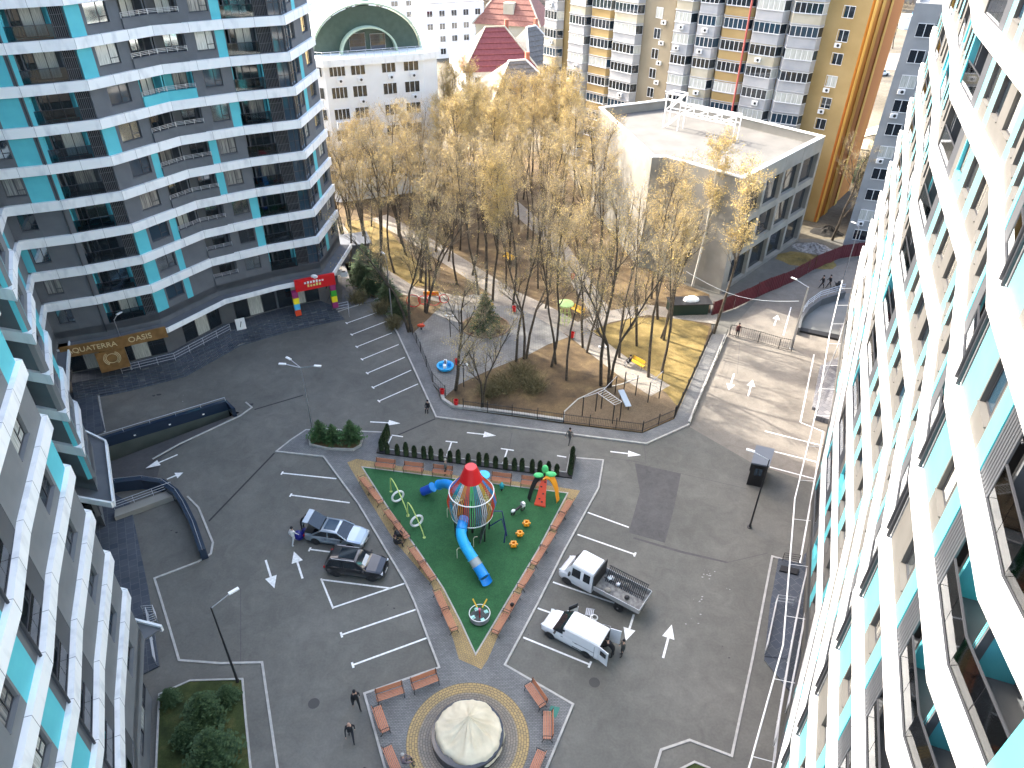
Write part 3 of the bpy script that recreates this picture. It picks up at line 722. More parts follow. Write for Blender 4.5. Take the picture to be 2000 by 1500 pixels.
dark_specs = [op, [(.22, 'Z'), (.46, 'L'), (1, 'B')], mn, lm, lambda k, rr: [(.24, 'L'), (.93, 'B'), (1, 't' if k > 2 else 'w')], jc]
DT = tower('apartment_tower', 'dark grey high-rise with white floor bands and teal strips behind the upper car park', [P_, O_, N_, M_, L_, J_, C_], dark_specs,
           (DGREY, TEAL, DGREY), [(-56, 62), (-46, 74), (-33, 84), (-27, 86)], 0, 64, 9, 3, shop=True)
# --- near tower on the left
nl_plan = [C_, (-41.4, 54.0), (-37.2, 45.4), (-32.85, 43.1), (-30.15, 38.3), (-32.6, 38.9), (-31.8, 35.5), (-25.3, 26.9), (-21.6, 26.0), (-19.15, 19.6), (-17.45, 15.9), (-15.8, 11.0), (-14.4, 4.0), (-17, -6)]
a_ = [(.3, 'w'), (1, 'W')]
near_specs = [
    [(.6, 'w'), (1, 't')], [(.12, 'w'), (.35, 'X'), (.5, 't'), (.8, 'L'), (1, 'W')], [(.35, 't'), (1, 'W')],
    pick([(.25, 'w'), (.7, 'W'), (1, 't')], [(.3, 't'), (.7, 'W'), (1, 'w')]),
    [(1, 'w')], [(.5, 'X'), (1, 't')], [(.2, 't'), (.45, 'X'), (.6, 'w'), (.8, 'W'), (1, 'w')], [(1, 't')],
    pick([(.26, 't'), (.62, 'W'), (1, 'w')], [(.26, 'w'), (.62, 'W'), (1, 'w')], [(.26, 'w'), (.62, 'W'), (1, 'w')]),
    [(.12, 'w'), (.45, 'L'), (1, 'B')],
    pick([(.1, 'P'), (.4, 't'), (.72, 'W'), (1, 'w')], [(.1, 'P'), (.4, 't'), (.72, 'T'), (1, 't')]),
    [(.25, 'L'), (.8, 'B'), (1, 't')], [(.5, 'W'), (1, 'w')],
]
NL = tower('apartment_tower', 'mid grey high-rise with white bands and teal panels rising beside the curved ramp wall', nl_plan, near_specs,
           (MGREY, TEAL, MGREY), [(-40, -6), (-55, 30), (-60, 58)], 0, 60, 8, 11, shop=True, can_out=0.9, skip=(8, 9, 10, 11, 12), bout=.24)
# --- near tower on the right, from the camera end to the far end
nr_plan = [(13.0, -8), (9.2, 3.0), (10.1, 9.9), (12.7, 16.9), (17.5, 25.9), (22.0, 38.3), (27.75, 50.3), (32.6, 61.6), (38.0, 73.1)]
right_specs = [
    [(.5, 'w'), (1, 'W')],
    pick([(.2, 'w'), (.5, 'W'), (.66, 't'), (1, 'B')], [(.2, 't'), (.5, 'T'), (.66, 't'), (1, 'B')]),
    pick([(.32, 'B'), (.46, 'L'), (.56, 't'), (.74, 'W'), (.95, 't'), (1, 'P')], [(.32, 'B'), (.46, 'L'), (.56, 't'), (.74, 'W'), (.95, 'w'), (1, 'P')]),
    pick([(.04, 'P'), (.27, 'B'), (.37, 'L'), (.43, 't'), (.58, 'W'), (.66, 'w'), (.80, 'W'), (.86, 't'), (1, 'W')], [(.04, 'P'), (.27, 'B'), (.37, 'L'), (.43, 't'), (.58, 'W'), (.64, 't'), (.80, 'W'), (.86, 'w'), (1, 'W')]),
    pick([(.05, 't'), (.17, 'W'), (.24, 'w'), (.36, 'W'), (.42, 't'), (.54, 'W'), (.60, 't'), (.70, 'L'), (1, 'B')], [(.05, 'w'), (.17, 'W'), (.24, 't'), (.36, 'W'), (.42, 't'), (.54, 'T'), (.60, 'w'), (.70, 'L'), (1, 'B')]),
    pick([(.05, 't'), (.17, 'W'), (.23, 't'), (.35, 'W'), (.42, 'w'), (.54, 'T'), (.60, 'w'), (.70, 'L'), (1, 'B')], [(.05, 'w'), (.17, 'W'), (.23, 'w'), (.35, 'W'), (.42, 't'), (.54, 'W'), (.60, 't'), (.70, 'L'), (1, 'B')]),
    pick([(.06, 'w'), (.19, 'W'), (.25, 't'), (.38, 'W'), (.45, 'w'), (.58, 'W'), (.64, 't'), (.72, 'L'), (1, 'B')], [(.06, 't'), (.19, 'T'), (.25, 'w'), (.38, 'W'), (.45, 'w'), (.58, 'W'), (.64, 'w'), (.72, 'L'), (1, 'B')]),
    pick([(.06, 'w'), (.20, 'W'), (.26, 't'), (.40, 'W'), (.46, 'w'), (.58, 'W'), (.64, 't'), (.72, 'L'), (1, 'B')]),
]
NRT = tower('apartment_tower', 'sunlit white high-rise with pale grey and aqua panels towering over the driveway', nr_plan, right_specs,
            (RGREY, TEAL, DGREY), [(52, 66), (40, 30), (30, -8)], 0, 56, 10, 5, shop=True, can_out=1.1, pipe=True, bout=.17)
# ================================================================ buildings beyond the park
YW = mat('ochre_render', (0.315, 0.217, 0.083), 0.85, col2=(0.390, 0.277, 0.120), scale=0.25)
YW2 = mat('tan_render', (0.252, 0.210, 0.140), 0.85, col2=(0.315, 0.266, 0.182), scale=0.25)
GW = mat('pale_panel', (0.330, 0.338, 0.352), 0.85, col2=(0.420, 0.420, 0.420), scale=0.5)
CW = mat('cream_panel', (0.406, 0.364, 0.266), 0.85, col2=(0.476, 0.434, 0.336), scale=0.5)
ORW = mat('orange_render', (0.595, 0.255, 0.043), 0.8, col2=(0.527, 0.187, 0.043), scale=0.12, stretch=(1, 1, 0.15), thr=(0.45, 0.52))
AMB = mat('amber_render', (0.80, 0.48, 0.10), 0.8)
WBLD = mat('white_render', (0.72, 0.72, 0.70), 0.8, col2=(0.80, 0.80, 0.78), scale=0.3)
GBLD = mat('weathered_grey_render', (0.270, 0.279, 0.279), 0.85, col2=(0.333, 0.338, 0.333), scale=0.5)
RROOF = mat('red_metal_roof', (0.16, 0.028, 0.026), 0.5, col2=(0.20, 0.045, 0.04), scale=2)
TROOF = mat('orange_tile_roof', (0.20, 0.075, 0.05), 0.7, col2=(0.27, 0.11, 0.075), scale=2)
DROOF = mat('dark_slate_roof', (0.104, 0.096, 0.088), 0.7, col2=(0.152, 0.140, 0.128), scale=2)
GROOF = mat('green_metal_roof', (0.030, 0.060, 0.042), 0.45, col2=(0.042, 0.075, 0.055), scale=1.5)
LROOF = mat('pale_green_roof', (0.400, 0.496, 0.368), 0.5)
FLATR = mat('flat_roof_felt', (0.115, 0.114, 0.108), 0.8, col2=(0.15, 0.146, 0.138), scale=0.4)
BRICKR = mat('red_brick_wall', (0.34, 0.12, 0.08), 0.9, col2=(0.42, 0.17, 0.11), scale=2)
def acme():
    b = MB(); b.box(-0.4, 0.4, 0, 0.32, 0, 0.55, 0)
    b.lathe([(0.0, 0.0), (0.19, 0.0), (0.19, 0.02), (0.0, 0.02)], 10, 1)
    v0 = len(b.v) - 40
    for i in range(v0, len(b.v)):
        x, y, z = b.v[i]; b.v[i] = (x - 0.08, 0.325 + z * 0.5, 0.28 + y)
    return b.mesh('air_conditioner', [WFRAME, BLACKM])
def ac(par, x, y, z, rz): inst('air_conditioner', cached('acm', acme), par, (x, y, z), rz)
def strip_window(par, A, u, n, rz, x, z, ww, hh, nn, pane=None, fm=None, out=0.02):
    """a ribbon window of nn panes set on a wall line"""
    fm = fm or WFRAME
    def f():
        b = MB(); t = 0.07
        b.box(0, ww, 0.0, 0.06, 0, t); b.box(0, ww, 0.0, 0.06, hh - t, hh)
        for i in range(nn + 1): b.box(max(0, ww * i / nn - t / 2), min(ww, ww * i / nn + t / 2), -0.002, 0.058, t, hh - t)
        return b.mesh('window_frame', fm)
    o = inst('window', cached(('sw', round(ww, 2), round(hh, 2), nn, fm.name), f), par, (A[0] + u[0] * x + n[0] * out, A[1] + u[1] * x + n[1] * out, z), rz)
    inst('pane', cached(('swp', round(ww, 2), round(hh, 2), (pane or GLASS).name), lambda: MB().box(0.02, ww - 0.02, -0.02, 0.03, 0.03, hh - 0.03).mesh('pane', pane or GLASS)), o)
    return o
def uv2(A, B):
    A, B = Vector(A), Vector(B); L = (B - A).length; u = (B - A) / L; n = Vector((-u.y, u.x)); return A, B, L, u, n, math.atan2(u.y, u.x)

# ---- ochre and grey panel block: front line from its right corner to its left end
rp = random.Random(4)
PB = thing('apartment_block', 'long ochre and pale grey panel apartment block with glazed balconies beyond the concrete building', 'apartment block')
yR, yM1, yM2, yL = (44.3, 102.0), (37.5, 106.6), (22.8, 117.2), (5.0, 135.2)
back_ = [(-2, 142), (6, 152), (30, 136), (56, 118)]
TOPZ = 33.0
MB().prism([yR, (22.8, 117.2), (5.0, 135.2), (8, 148), (30, 134), (54, 115)], 0, TOPZ).build('wall', YW, PB)
segs = [((44.3, 102.0), (40.2, 105.0), 'o'), ((40.2, 105.0), (36.0, 107.0), 'b'), ((36.0, 107.0), (32.2, 109.8), 'b'), ((32.2, 109.8), (28.6, 112.3), 'y'), ((28.6, 112.3), (25.6, 114.4), 'b'), ((25.6, 114.4), (22.8, 116.6), 'b'),
        ((22.8, 117.2), (19.0, 121.0), 't'), ((19.0, 121.0), (15.2, 124.6), 'b'), ((15.2, 124.6), (11.8, 127.8), 'y'), ((11.8, 127.8), (8.8, 130.9), 'b'), ((8.8, 130.9), (7.6, 132.2), 'o'), ((7.6, 132.2), (5.0, 135.2), 'b')]
for (a, b_, kd) in segs:
    A, B, L, u, n, rz = uv2(a, b_)
    # the outside is towards the camera
    if n.dot(Vector((-A.x, -A.y))) < 0: pass
    depth = {'b': 1.15, 'y': 0.85, 'o': 0.0, 't': 0.0}[kd]
    for k in range(12):
        z = 0.9 + 2.8 * k
        if z + 2.8 > TOPZ + 0.5: break
        if kd in 'by':
            pm = {'b': rp.choice([GW, GW, GW, CW]), 'y': YW}[kd]
            c1, c2 = 0.55, 0.55
            pts = [A + u * 0.05, A + u * c1 + n * depth, B - u * c2 + n * depth, B - u * 0.05]
            q = [tuple(p) for p in pts]
            m = MB(); m.prism(q, z, z + 1.15); m.build('balcony_wall', pm, PB)
            m = MB(); q2 = [tuple(p) for p in (A + u * 0.0, A + u * (c1 - 0.05) + n * (depth + 0.1), B - u * (c2 - 0.05) + n * (depth + 0.1), B)]
            m.prism(q2, z - 0.12, z - 0.001); m.prism(q2, z + 1.152, z + 1.21); m.build('balcony_slab', GW, PB)
            # glazing all round the bay
            for (s, e, nn) in ((pts[0], pts[1], 1), (pts[1], pts[2], max(3, int(L / 0.85))), (pts[2], pts[3], 1)):
                A2, B2, L2, u2_, n2, rz2 = uv2(s, e)
                strip_window(PB, A2, u2_, n2, rz2, 0, z + 1.22, L2, 1.32, nn, rp.choice([GLASS, GLASS, CURT, GLASSB]), out=-0.05)
            m = MB(); m.prism(q, z + 2.55, z + 2.67); m.build('balcony_slab', pm, PB)
            if rp.random() < 0.3:
                p_ = A + u * (L * rp.uniform(.35, .65)) + n * depth; ac(PB, p_.x, p_.y, z + 0.35, rz)
        else:
            ww = 1.45 if kd == 'o' and L > 3 else 1.2
            if L > 2: 
                strip_window(PB, A, u, n, rz, L * 0.5 - ww / 2, z + 1.0, ww, 1.45, 2, rp.choice([GLASS, GLASS, CURT]), out=0.02)
                if rp.random() < 0.6:
                    p_ = A + u * (L * 0.5 + (0.3 if kd == 'o' else -1.0)) + n * 0.02; ac(PB, p_.x, p_.y, z + 0.3, rz)
    if kd == 't' :
        m = MB(); q = [tuple(p) for p in (A, A + n * 0.02, B + n * 0.02, B)]; m.prism(q, 0, TOPZ); m.build('tan_panel', YW2, PB)
# end wall with painted orange and amber stripes
A, B, L, u, n, rz = uv2((54, 115), (44.3, 102.0))
m = MB(); m.obox((44.3, 102.0, 0), (0.35 * 1, -0.35 * -0.2, 0), (9.7, 13, 0), (0, 0, TOPZ)); m.build('painted_end_wall', ORW, PB)
m = MB(); e = Vector((44.3, 102.0)); d = Vector((9.7, 13)).normalized(); nn_ = Vector((d.y, -d.x))
for s0, s1, mm in ((0.0, 1.2, AMB), (3.6, 5.2, AMB), (8.4, 9.6, AMB)):
    m = MB(); p = e + d * s0 + nn_ * 0.36; m.obox((p.x, p.y, 0), tuple(d * (s1 - s0)) + (0,), tuple(nn_ * 0.05) + (0,), (0, 0, TOPZ)); m.build('amber_stripe', mm, PB)
# red pipe on the facade
p0 = Vector((31.0, 108.6)) ; m = MB(); m.tube([(p0.x, p0.y - 0.5, 6), (p0.x, p0.y - 0.5, TOPZ)], 0.14, 6); m.build('red_pipe', mat('red_pipe_paint', (0.30, 0.06, 0.05), 0.6), PB)

# ---- unfinished concrete building with large glazed bays
CB = thing('concrete_building', 'unfinished flat roofed concrete building with big square windows behind the bare trees', 'building')
c1, c2, c3, c4, c5, c6 = (25.4, 79.3), (40.0, 95.4), (22.5, 112.5), (11.7, 107.4), (16.2, 86.0), (18.0, 86.1)
ZR = 14.5
ring_ = [c1, c2, c3, c4, c5, c6]
MB().prism(offset_line(ring_, 0.35, True) if False else ring_, 0, ZR - 0.9, 0).build('wall', CONC, CB) if False else None
def shell(mb, pts, z0, z1, t=0.35):
    inn = offset_line(pts, t, True)
    for i in range(len(pts)):
        j = (i + 1) % len(pts); mb.prism([pts[i], pts[j], inn[j], inn[i]], z0, z1)
    return mb
rp2 = ring_
shell(MB(), rp2, ZR - 0.02, ZR + 0.12, 0.55).build('parapet_coping', WHITE, CB)
MB().prism(offset_line(rp2, 0.36, True), ZR - 1.4, ZR - 1.2).build('roof', FLATR, CB)
sides = [(c1, c2, [(0.02, 'g')]), (c2, c3, None), (c3, c4, None), (c4, c5, None), (c5, c6, None), (c6, c1, None)]
for i, (a, b_, gl) in enumerate(sides):
    A, B, L, u, n, rz = uv2(a, b_); inw = n
    if gl:
        # frame of columns and beams, recessed glazing: three storeys, four bays
        m = MB(); bays = 5; fz = [0.2, 4.6, 8.9, 13.0]
        xs = [0, 1.4] + [1.4 + (L - 2.0) * k / 4 for k in range(1, 5)]
        m.obox((A.x, A.y, 0), tuple(u * 1.4) + (0,), tuple(inw * 0.6) + (0,), (0, 0, ZR))
        for k in range(1, 5):
            p = A + u * (1.4 + (L - 2.0) * k / 4 - (0.3 if k < 4 else 0)); m.obox((p.x, p.y, 0), tuple(u * (0.6)) + (0,), tuple(inw * 0.6) + (0,), (0, 0, ZR))
        for z0, z1 in ((0, 0.5), (4.0, 4.9), (8.3, 9.2), (12.6, ZR)):
            p = A + u * 1.4 + inw * 0.02; m.obox((p.x, p.y, z0), tuple(u * (L - 2.0)) + (0,), tuple(inw * 0.56) + (0,), (0, 0, z1 - z0))
        m.build('concrete_frame', CONC, CB)
        for k in range(4):
            for z0, z1 in ((0.5, 4.0), (4.9, 8.3), (9.2, 12.6)):
                x0 = 1.4 + (L - 2.0) * k / 4 + (0.3 if k else 0); x1 = 1.4 + (L - 2.0) * (k + 1) / 4 - 0.3
                strip_window(CB, A + inw * 0.5, u, -n, rz, x0, z0, x1 - x0, z1 - z0, 3 if k else 2, GLASS, FRAME, out=0)
    else:
        m = MB(); m.obox((A.x, A.y, 0), tuple(u * L) + (0,), tuple(inw * 0.35) + (0,), (0, 0, ZR)); m.build('wall', CONC, CB)
# white steel truss on the roof
TR = thing('roof_truss', 'white tubular steel truss frame standing on the concrete building roof', 'steel truss', (22, 101, ZR - 1.2))
m = MB()
q = [(0, 0, 0), (2, -1.5, 0), (2, 1.0, 0), (0, 2.5, 0)]
def tr(a, b, r=0.09): m.tube([a, b], r, 5)
for x in range(0, 8, 2):
    for s in (0, 1.6): tr((x, s, 2.2), (x + 2, s - 0, 2.2)); tr((x, s, 3.3), (x + 2, s, 3.3)); tr((x, s, 2.2), (x + 2, s, 3.3))
    tr((x, 0, 2.2), (x, 1.6, 2.2)); tr((x, 0, 3.3), (x, 1.6, 3.3)); tr((x, 0, 2.2), (x, 0, 3.3)); tr((x, 1.6, 2.2), (x + 2, 0, 2.2))
for x, y in ((-2.2, 0), (0, 0), (0, 1.6), (-2.2, 1.6), (8, 0), (8, 1.6)): tr((x, y, 0), (x, y, 4.6 if x <= 0 else 3.3))
for y in (0, 1.6): tr((-2.2, y, 4.6), (0, y, 4.6)); tr((-2.2, y, 0), (0, y, 2.3)); tr((-2.2, y, 2.3), (0, y, 4.6)); tr((-2.2, y, 2.3), (0, y, 2.3))
tr((-2.2, 0, 4.6), (-2.2, 1.6, 4.6)); tr((0, 0, 4.6), (0, 1.6, 4.6))
m.build('truss_frame', WPLA, TR); TR.rotation_euler = (0, 0, math.radians(-38))

# ---- weathered grey end block beside the white tower
GB = thing('apartment_block', 'weathered grey block with one column of windows between orange wall and white high-rise', 'apartment block')
g1, g2, g3, g4 = (45.0, 92.4), (52.5, 90.0), (62, 104), (53, 108)
GT = 29.6
MB().prism([g1, g2, g3, g4], 0, GT).build('wall', GBLD, GB)
shell(MB(), [g1, g2, g3, g4], GT, GT + 0.9, 0.3).build('parapet', GBLD, GB)
MB().prism([(49, 94), (53, 93), (57, 101), (54, 103)], GT, GT + 2.2).build('roof_hut', GBLD, GB)
A, B, L, u, n, rz = uv2(g2, g1)
for k in range(10):
    z = 0.9 + 2.8 * k
    strip_window(GB, A, u, n, rz, L - 2.6, z + 0.9, 1.7, 1.5, 2, [GLASS, CURT, GLASS][k % 3], out=0.02)
    if k in (1, 4, 6, 7): p_ = A + u * (L - 1.3) + n * 0.02; ac(GB, p_.x, p_.y, z + 0.25, rz)

# ---- white terraced building with green vaulted roof
WB = thing('apartment_building', 'white apartment building with a green barrel vault roof and a curved terrace railing', 'apartment building')
w1, w2, w3 = (-26.6, 107.0), (-12.8, 112.6), (-11.5, 121.0)
wpl = [(-33.5, 112), (-29.5, 107.4), (-26.6, 106.4), (-13.6, 112.0), (-11.8, 114.0), (-14, 128), (-34, 126)]
ZW = 20.4
MB().prism(wpl, 0, ZW).build('wall', WBLD, WB)
MB().prism(offset_line(wpl, -0.35, True), ZW - 0.9, ZW + 0.05).build('cornice', WHITE, WB)
A, B, L, u, n, rz = uv2((-13.6, 112.0), (-26.6, 106.4))
for k in range(6):
    z = 2.6 + 2.95 * k
    for x, ww, nn in ((0.7, 2.2, 3), (4.1, 2.0, 3), (8.5, 2.0, 3), (11.3, 2.2, 4)):
        strip_window(WB, A, u, n, rz, x, z + 0.8, ww, 1.6, nn, GLASS, out=0.02)
        if k == 5 or rp.random() < 0.25: p_ = A + u * (x + ww * 0.4) + n * 0.02; ac(WB, p_.x, p_.y, z - 0.05, rz)
    MB().obox((A.x + u.x * 8.2 + n.x * 0.0, A.y + u.y * 8.2 + n.y * 0.0, z - 0.3), tuple(u * 5.2) + (0,), tuple(n * 1.0) + (0,), (0, 0, 1.05)).build('balcony_wall', WBLD, WB) if k < 4 else None
A2, B2, L2, u2_, n2, rz2 = uv2((-26.6, 106.4), (-29.5, 107.4))
for k in range(6): strip_window(WB, A2, u2_, n2, rz2, 0.4, 3.4 + 2.95 * k, 2.2, 1.6, 3, GLASS, out=0.02)
# vault: arch whose open end faces the terrace
vc = Vector((-20.6, 110.6)); vd = Vector((-0.40, 0.92)).normalized(); vs_ = Vector((vd.y, -vd.x))
def vault(R, h, d0, d1, m_, mi=0, n_=20, zb=ZW, th=0.25):
    base = len(m_.v)
    for d_ in (d0, d1):
        for rr_ in (1.0, 1 - th / R):
            for i in range(n_ + 1):
                a = math.pi * i / n_; p = vc + vd * d_ + vs_ * (R * rr_ * math.cos(a)); m_.v.append((p.x, p.y, zb + h * rr_ * math.sin(a)))
    k = n_ + 1
    for i in range(n_):
        o0, i0, o1, i1 = base + i, base + k + i, base + 2 * k + i, base + 3 * k + i
        for f in ((o0, o0 + 1, o1 + 1, o1), (i0, i1, i1 + 1, i0 + 1), (o0, i0, i0 + 1, o0 + 1), (o1, o1 + 1, i1 + 1, i1)): m_.f.append(f); m_.m.append(mi)
m = MB(); vault(8.0, 6.3, 1.9, 13, m); m.build('roof', LROOF, WB, smooth=False)
m = MB(); vault(4.1, 3.4, 0.9, 6.0, m); m.build('arch_canopy', LROOF, WB)
m = MB()
for i in range(20):
    a0, a1 = math.pi * i / 20, math.pi * (i + 1) / 20
    for d_ , R, h in ((2.2, 7.6, 5.9),):
        p0_, p1_ = vc + vd * d_ + vs_ * (R * math.cos(a0)), vc + vd * d_ + vs_ * (R * math.cos(a1))
        m.prism([tuple(p0_), tuple(p1_), tuple(p1_ + vd * 0.2), tuple(p0_ + vd * 0.2)], ZW, [ZW + h * math.sin(a0), ZW + h * math.sin(a1), ZW + h * math.sin(a1), ZW + h * math.sin(a0)])
m.build('gable_wall', GROOF, WB)
for k, (xx, ww, hh) in enumerate(((-2.6, 2.3, 2.3), (0.4, 2.2, 2.1))):
    p_ = vc + vd * 2.0 + vs_ * (-xx if False else xx); strip_window(WB, p_, vs_, -vd, math.atan2(vs_.y, vs_.x), 0, ZW + 0.2, ww, hh, 3, GLASS, out=0.03)
p_ = vc + vd * 5.2 + vs_ * 0.4; MB().rbox((p_.x, p_.y, ZW + 6.4), (1.6, 1.6, 3.4), math.atan2(vs_.y, vs_.x)).build('chimney', GROOF, WB)
m = MB(); rl = offset_line(wpl[1:5], -0.2)
for a, b_ in zip(rl[:-1], rl[1:]):
    for zz in (0.55, 1.0): m.tube([(a[0], a[1], ZW + zz), (b_[0], b_[1], ZW + zz)], 0.03, 4)
    A_, B_, L_2, u_, n_, r_ = uv2(a, b_)
    for i in range(int(L_2 / 1.2) + 1): p_ = A_ + u_ * (i * 1.2); m.tube([(p_.x, p_.y, ZW), (p_.x, p_.y, ZW + 1.0)], 0.03, 4)
m.build('terrace_railing', STEEL, WB)
MB().prism([(-46, 124), (-34, 113), (-30, 122), (-40, 134)], 0, [19, 19.5, 24, 24]).build('pale_roof_wing', LROOF, WB)

# ---- small houses with pitched roofs further back
def house(name, label, c, w_, d_, hw, hr, rz, wallm, roofm, chim=1, dorm=False):
    H = thing(name, label, 'house', (c[0], c[1], 0), rz)
    MB().box(-w_ / 2, w_ / 2, -d_ / 2, d_ / 2, 0, hw).build('wall', wallm, H)
    e = 0.7; W2, D2 = w_ / 2 + e, d_ / 2 + e; r = w_ * 0.14
    m = MB(); m.add([(-W2, -D2, hw), (W2, -D2, hw), (W2, D2, hw), (-W2, D2, hw), (-r, 0, hw + hr), (r, 0, hw + hr)],
                    [(0, 1, 5, 4), (1, 2, 5), (2, 3, 4, 5), (3, 0, 4), (0, 3, 2, 1)]); R = m.build('roof', roofm, H)
    if roofm in (RROOF, TROOF, DROOF):
        m = MB()                                             # ridges and battens standing proud
        for (a, b_) in (((-W2, -D2, hw), (-r, 0, hw + hr)), ((W2, -D2, hw), (r, 0, hw + hr)), ((-r, 0, hw + hr), (r, 0, hw + hr))): m.bar(a, b_, 0.35, 0.25)
        m.build('ridge_cap', CW if roofm is not DROOF else WBLD, R)
        m = MB()
        for t in np.linspace(0.12, 0.88, 7):
            m.bar((-W2 + (W2 - r) * t, -D2 * (1 - t), hw + hr * t + 0.05), (W2 - (W2 - r) * t, -D2 * (1 - t), hw + hr * t + 0.05), 0.12, 0.1)
        m.build('roof_batten', roofm, R)
    for i in range(chim): MB().box(w_ * .15 + i * 1.5, w_ * .15 + .8 + i * 1.5, 0.3, 1.0, hw + hr * .4, hw + hr + 1.3).build('chimney', BRICKR, R)
    for i in range(3):
        x = -w_ / 2 + w_ * (i + .5) / 3
        strip_window(H, Vector((x + .6, -d_ / 2)), Vector((-1, 0)), Vector((0, -1)), math.pi, 0, hw - 2.4, 1.2, 1.3, 2, GLASS, out=0.0)
    if dorm:
        m = MB(); m.box(-1.4, 1.4, -D2 * .75, 0, hw, hw + hr * .55, 0); m.build('dormer', wallm, R)
    return H
house('red_roof_house', 'house with a deep red ribbed hipped roof right beside the white building', (-5.0, 174), 15.5, 14, 6.0, 7.5, 0.22, WBLD, RROOF, 1)
house('dark_roof_house', 'house with dark slate gables and pale ridge caps just behind the yellow tree crowns', (0.0, 156), 13, 11, 5.0, 5.5, 0.35, CW, DROOF, 1)
house('brown_roof_house', 'house with faded terracotta roof, dormer and twin chimneys standing tallest among the houses', (-1.0, 216), 17, 15, 8, 9, -0.25, CW, TROOF, 2, True)
house('grey_roof_house', 'low house with dark grey hipped roof beside the bare avenue trees', (13.5, 186), 15, 13, 6, 5.5, -0.1, WBLD, DROOF, 1, True)
house('purple_roof_house', 'small gabled house with dark roof tucked between the red and terracotta roofs', (3.0, 178), 11, 10, 6, 7, 0.8, WBLD, DROOF, 1)
house('brick_house', 'long red brick house with white trim near the left edge of the ochre block', (26.5, 226), 24, 14, 10, 4, 0.05, BRICKR, TROOF, 1)
def flat(name, label, pts, h, m_, rm=None, win=0, cat='building'):
    T_ = thing(name, label, cat, (0, 0, 0)); MB().prism(pts, 0, h).build('wall', m_, T_); MB().prism(offset_line(pts, 0.3, True), h, h + 0.15).build('roof', rm or FLATR, T_)
    if win:
        A, B, L, u, n, rz = uv2(pts[1], pts[0])
        for k in range(int(h / 3)):
            for i in range(win): strip_window(T_, A, u, n, rz, L * (i + .3) / win, 1 + 3 * k, L / win * .45, 1.5, 2, GLASS, out=0.03)
    return T_
flat('white_building', 'white block full of square balcony openings behind the green vault', [(-24, 205), (-9, 212), (-14, 228), (-29, 220)], 13, WBLD, None, 5)
flat('white_building', 'low white flat roofed annex next to the red ribbed roof', [(-14, 186), (-4, 190), (-7, 199), (-17, 195)], 6, WBLD)
flat('grey_building', 'long pale building with flat roof behind the orange striped wall', [(74, 152), (92, 140), (100, 150), (82, 164)], 12, GBLD, FLATR, 6)
flat('white_building', 'white building with a row of windows at the top left corner beyond the green roof', [(-60, 232), (-22, 248), (-30, 268), (-68, 250)], 12, WBLD, None, 9)
# arched entrance canopies behind the striped wall
for nm, lb, c, R in (('arched_canopy', 'pale stone arched canopy nearest the dark conifer behind the striped wall', (64, 128), 4.5), ('arched_canopy', 'second smaller arched canopy in front of the pale stone one', (58.5, 122), 3.6)):
    T_ = thing(nm, lb, 'canopy', (c[0], c[1], 0), -0.5); m = MB(); n_ = 14
    for i in range(n_):
        a0, a1 = math.pi * i / n_, math.pi * (i + 1) / n_
        m.obox((R * math.cos(a0), -2.5, 2.5 + R * .7 * math.sin(a0)), (R * (math.cos(a1) - math.cos(a0)), 0, R * .7 * (math.sin(a1) - math.sin(a0))), (0, 6, 0), (0.02, 0, 0.25))
    m.build('vault', CW, T_)
    m = MB(); m.box(-R, -R + .5, -2.5, 3.5, 0, 2.5); m.box(R - .5, R, -2.5, 3.5, 0, 2.5); m.build('pier', CONC, T_)
# blue and white lattice crane far behind
CRN = thing('crane', 'thin blue and white crane mast rising behind the grey block', 'crane', (128, 262, 0))
m = MB(); m.tube([(0, 0, 4), (4, 0, 30), (7, 0, 46)], 0.5, 5); m.build('mast', BLU, CRN); m = MB(); m.box(-3, 3, -2, 2, 0, 4); m.build('base', WPLA, CRN)
# highway strip far right
tag(MB().sheet([(70, 205), (200, 190), (210, 212), (75, 226)], 0.02).build('far_road', PATH), kind='structure')
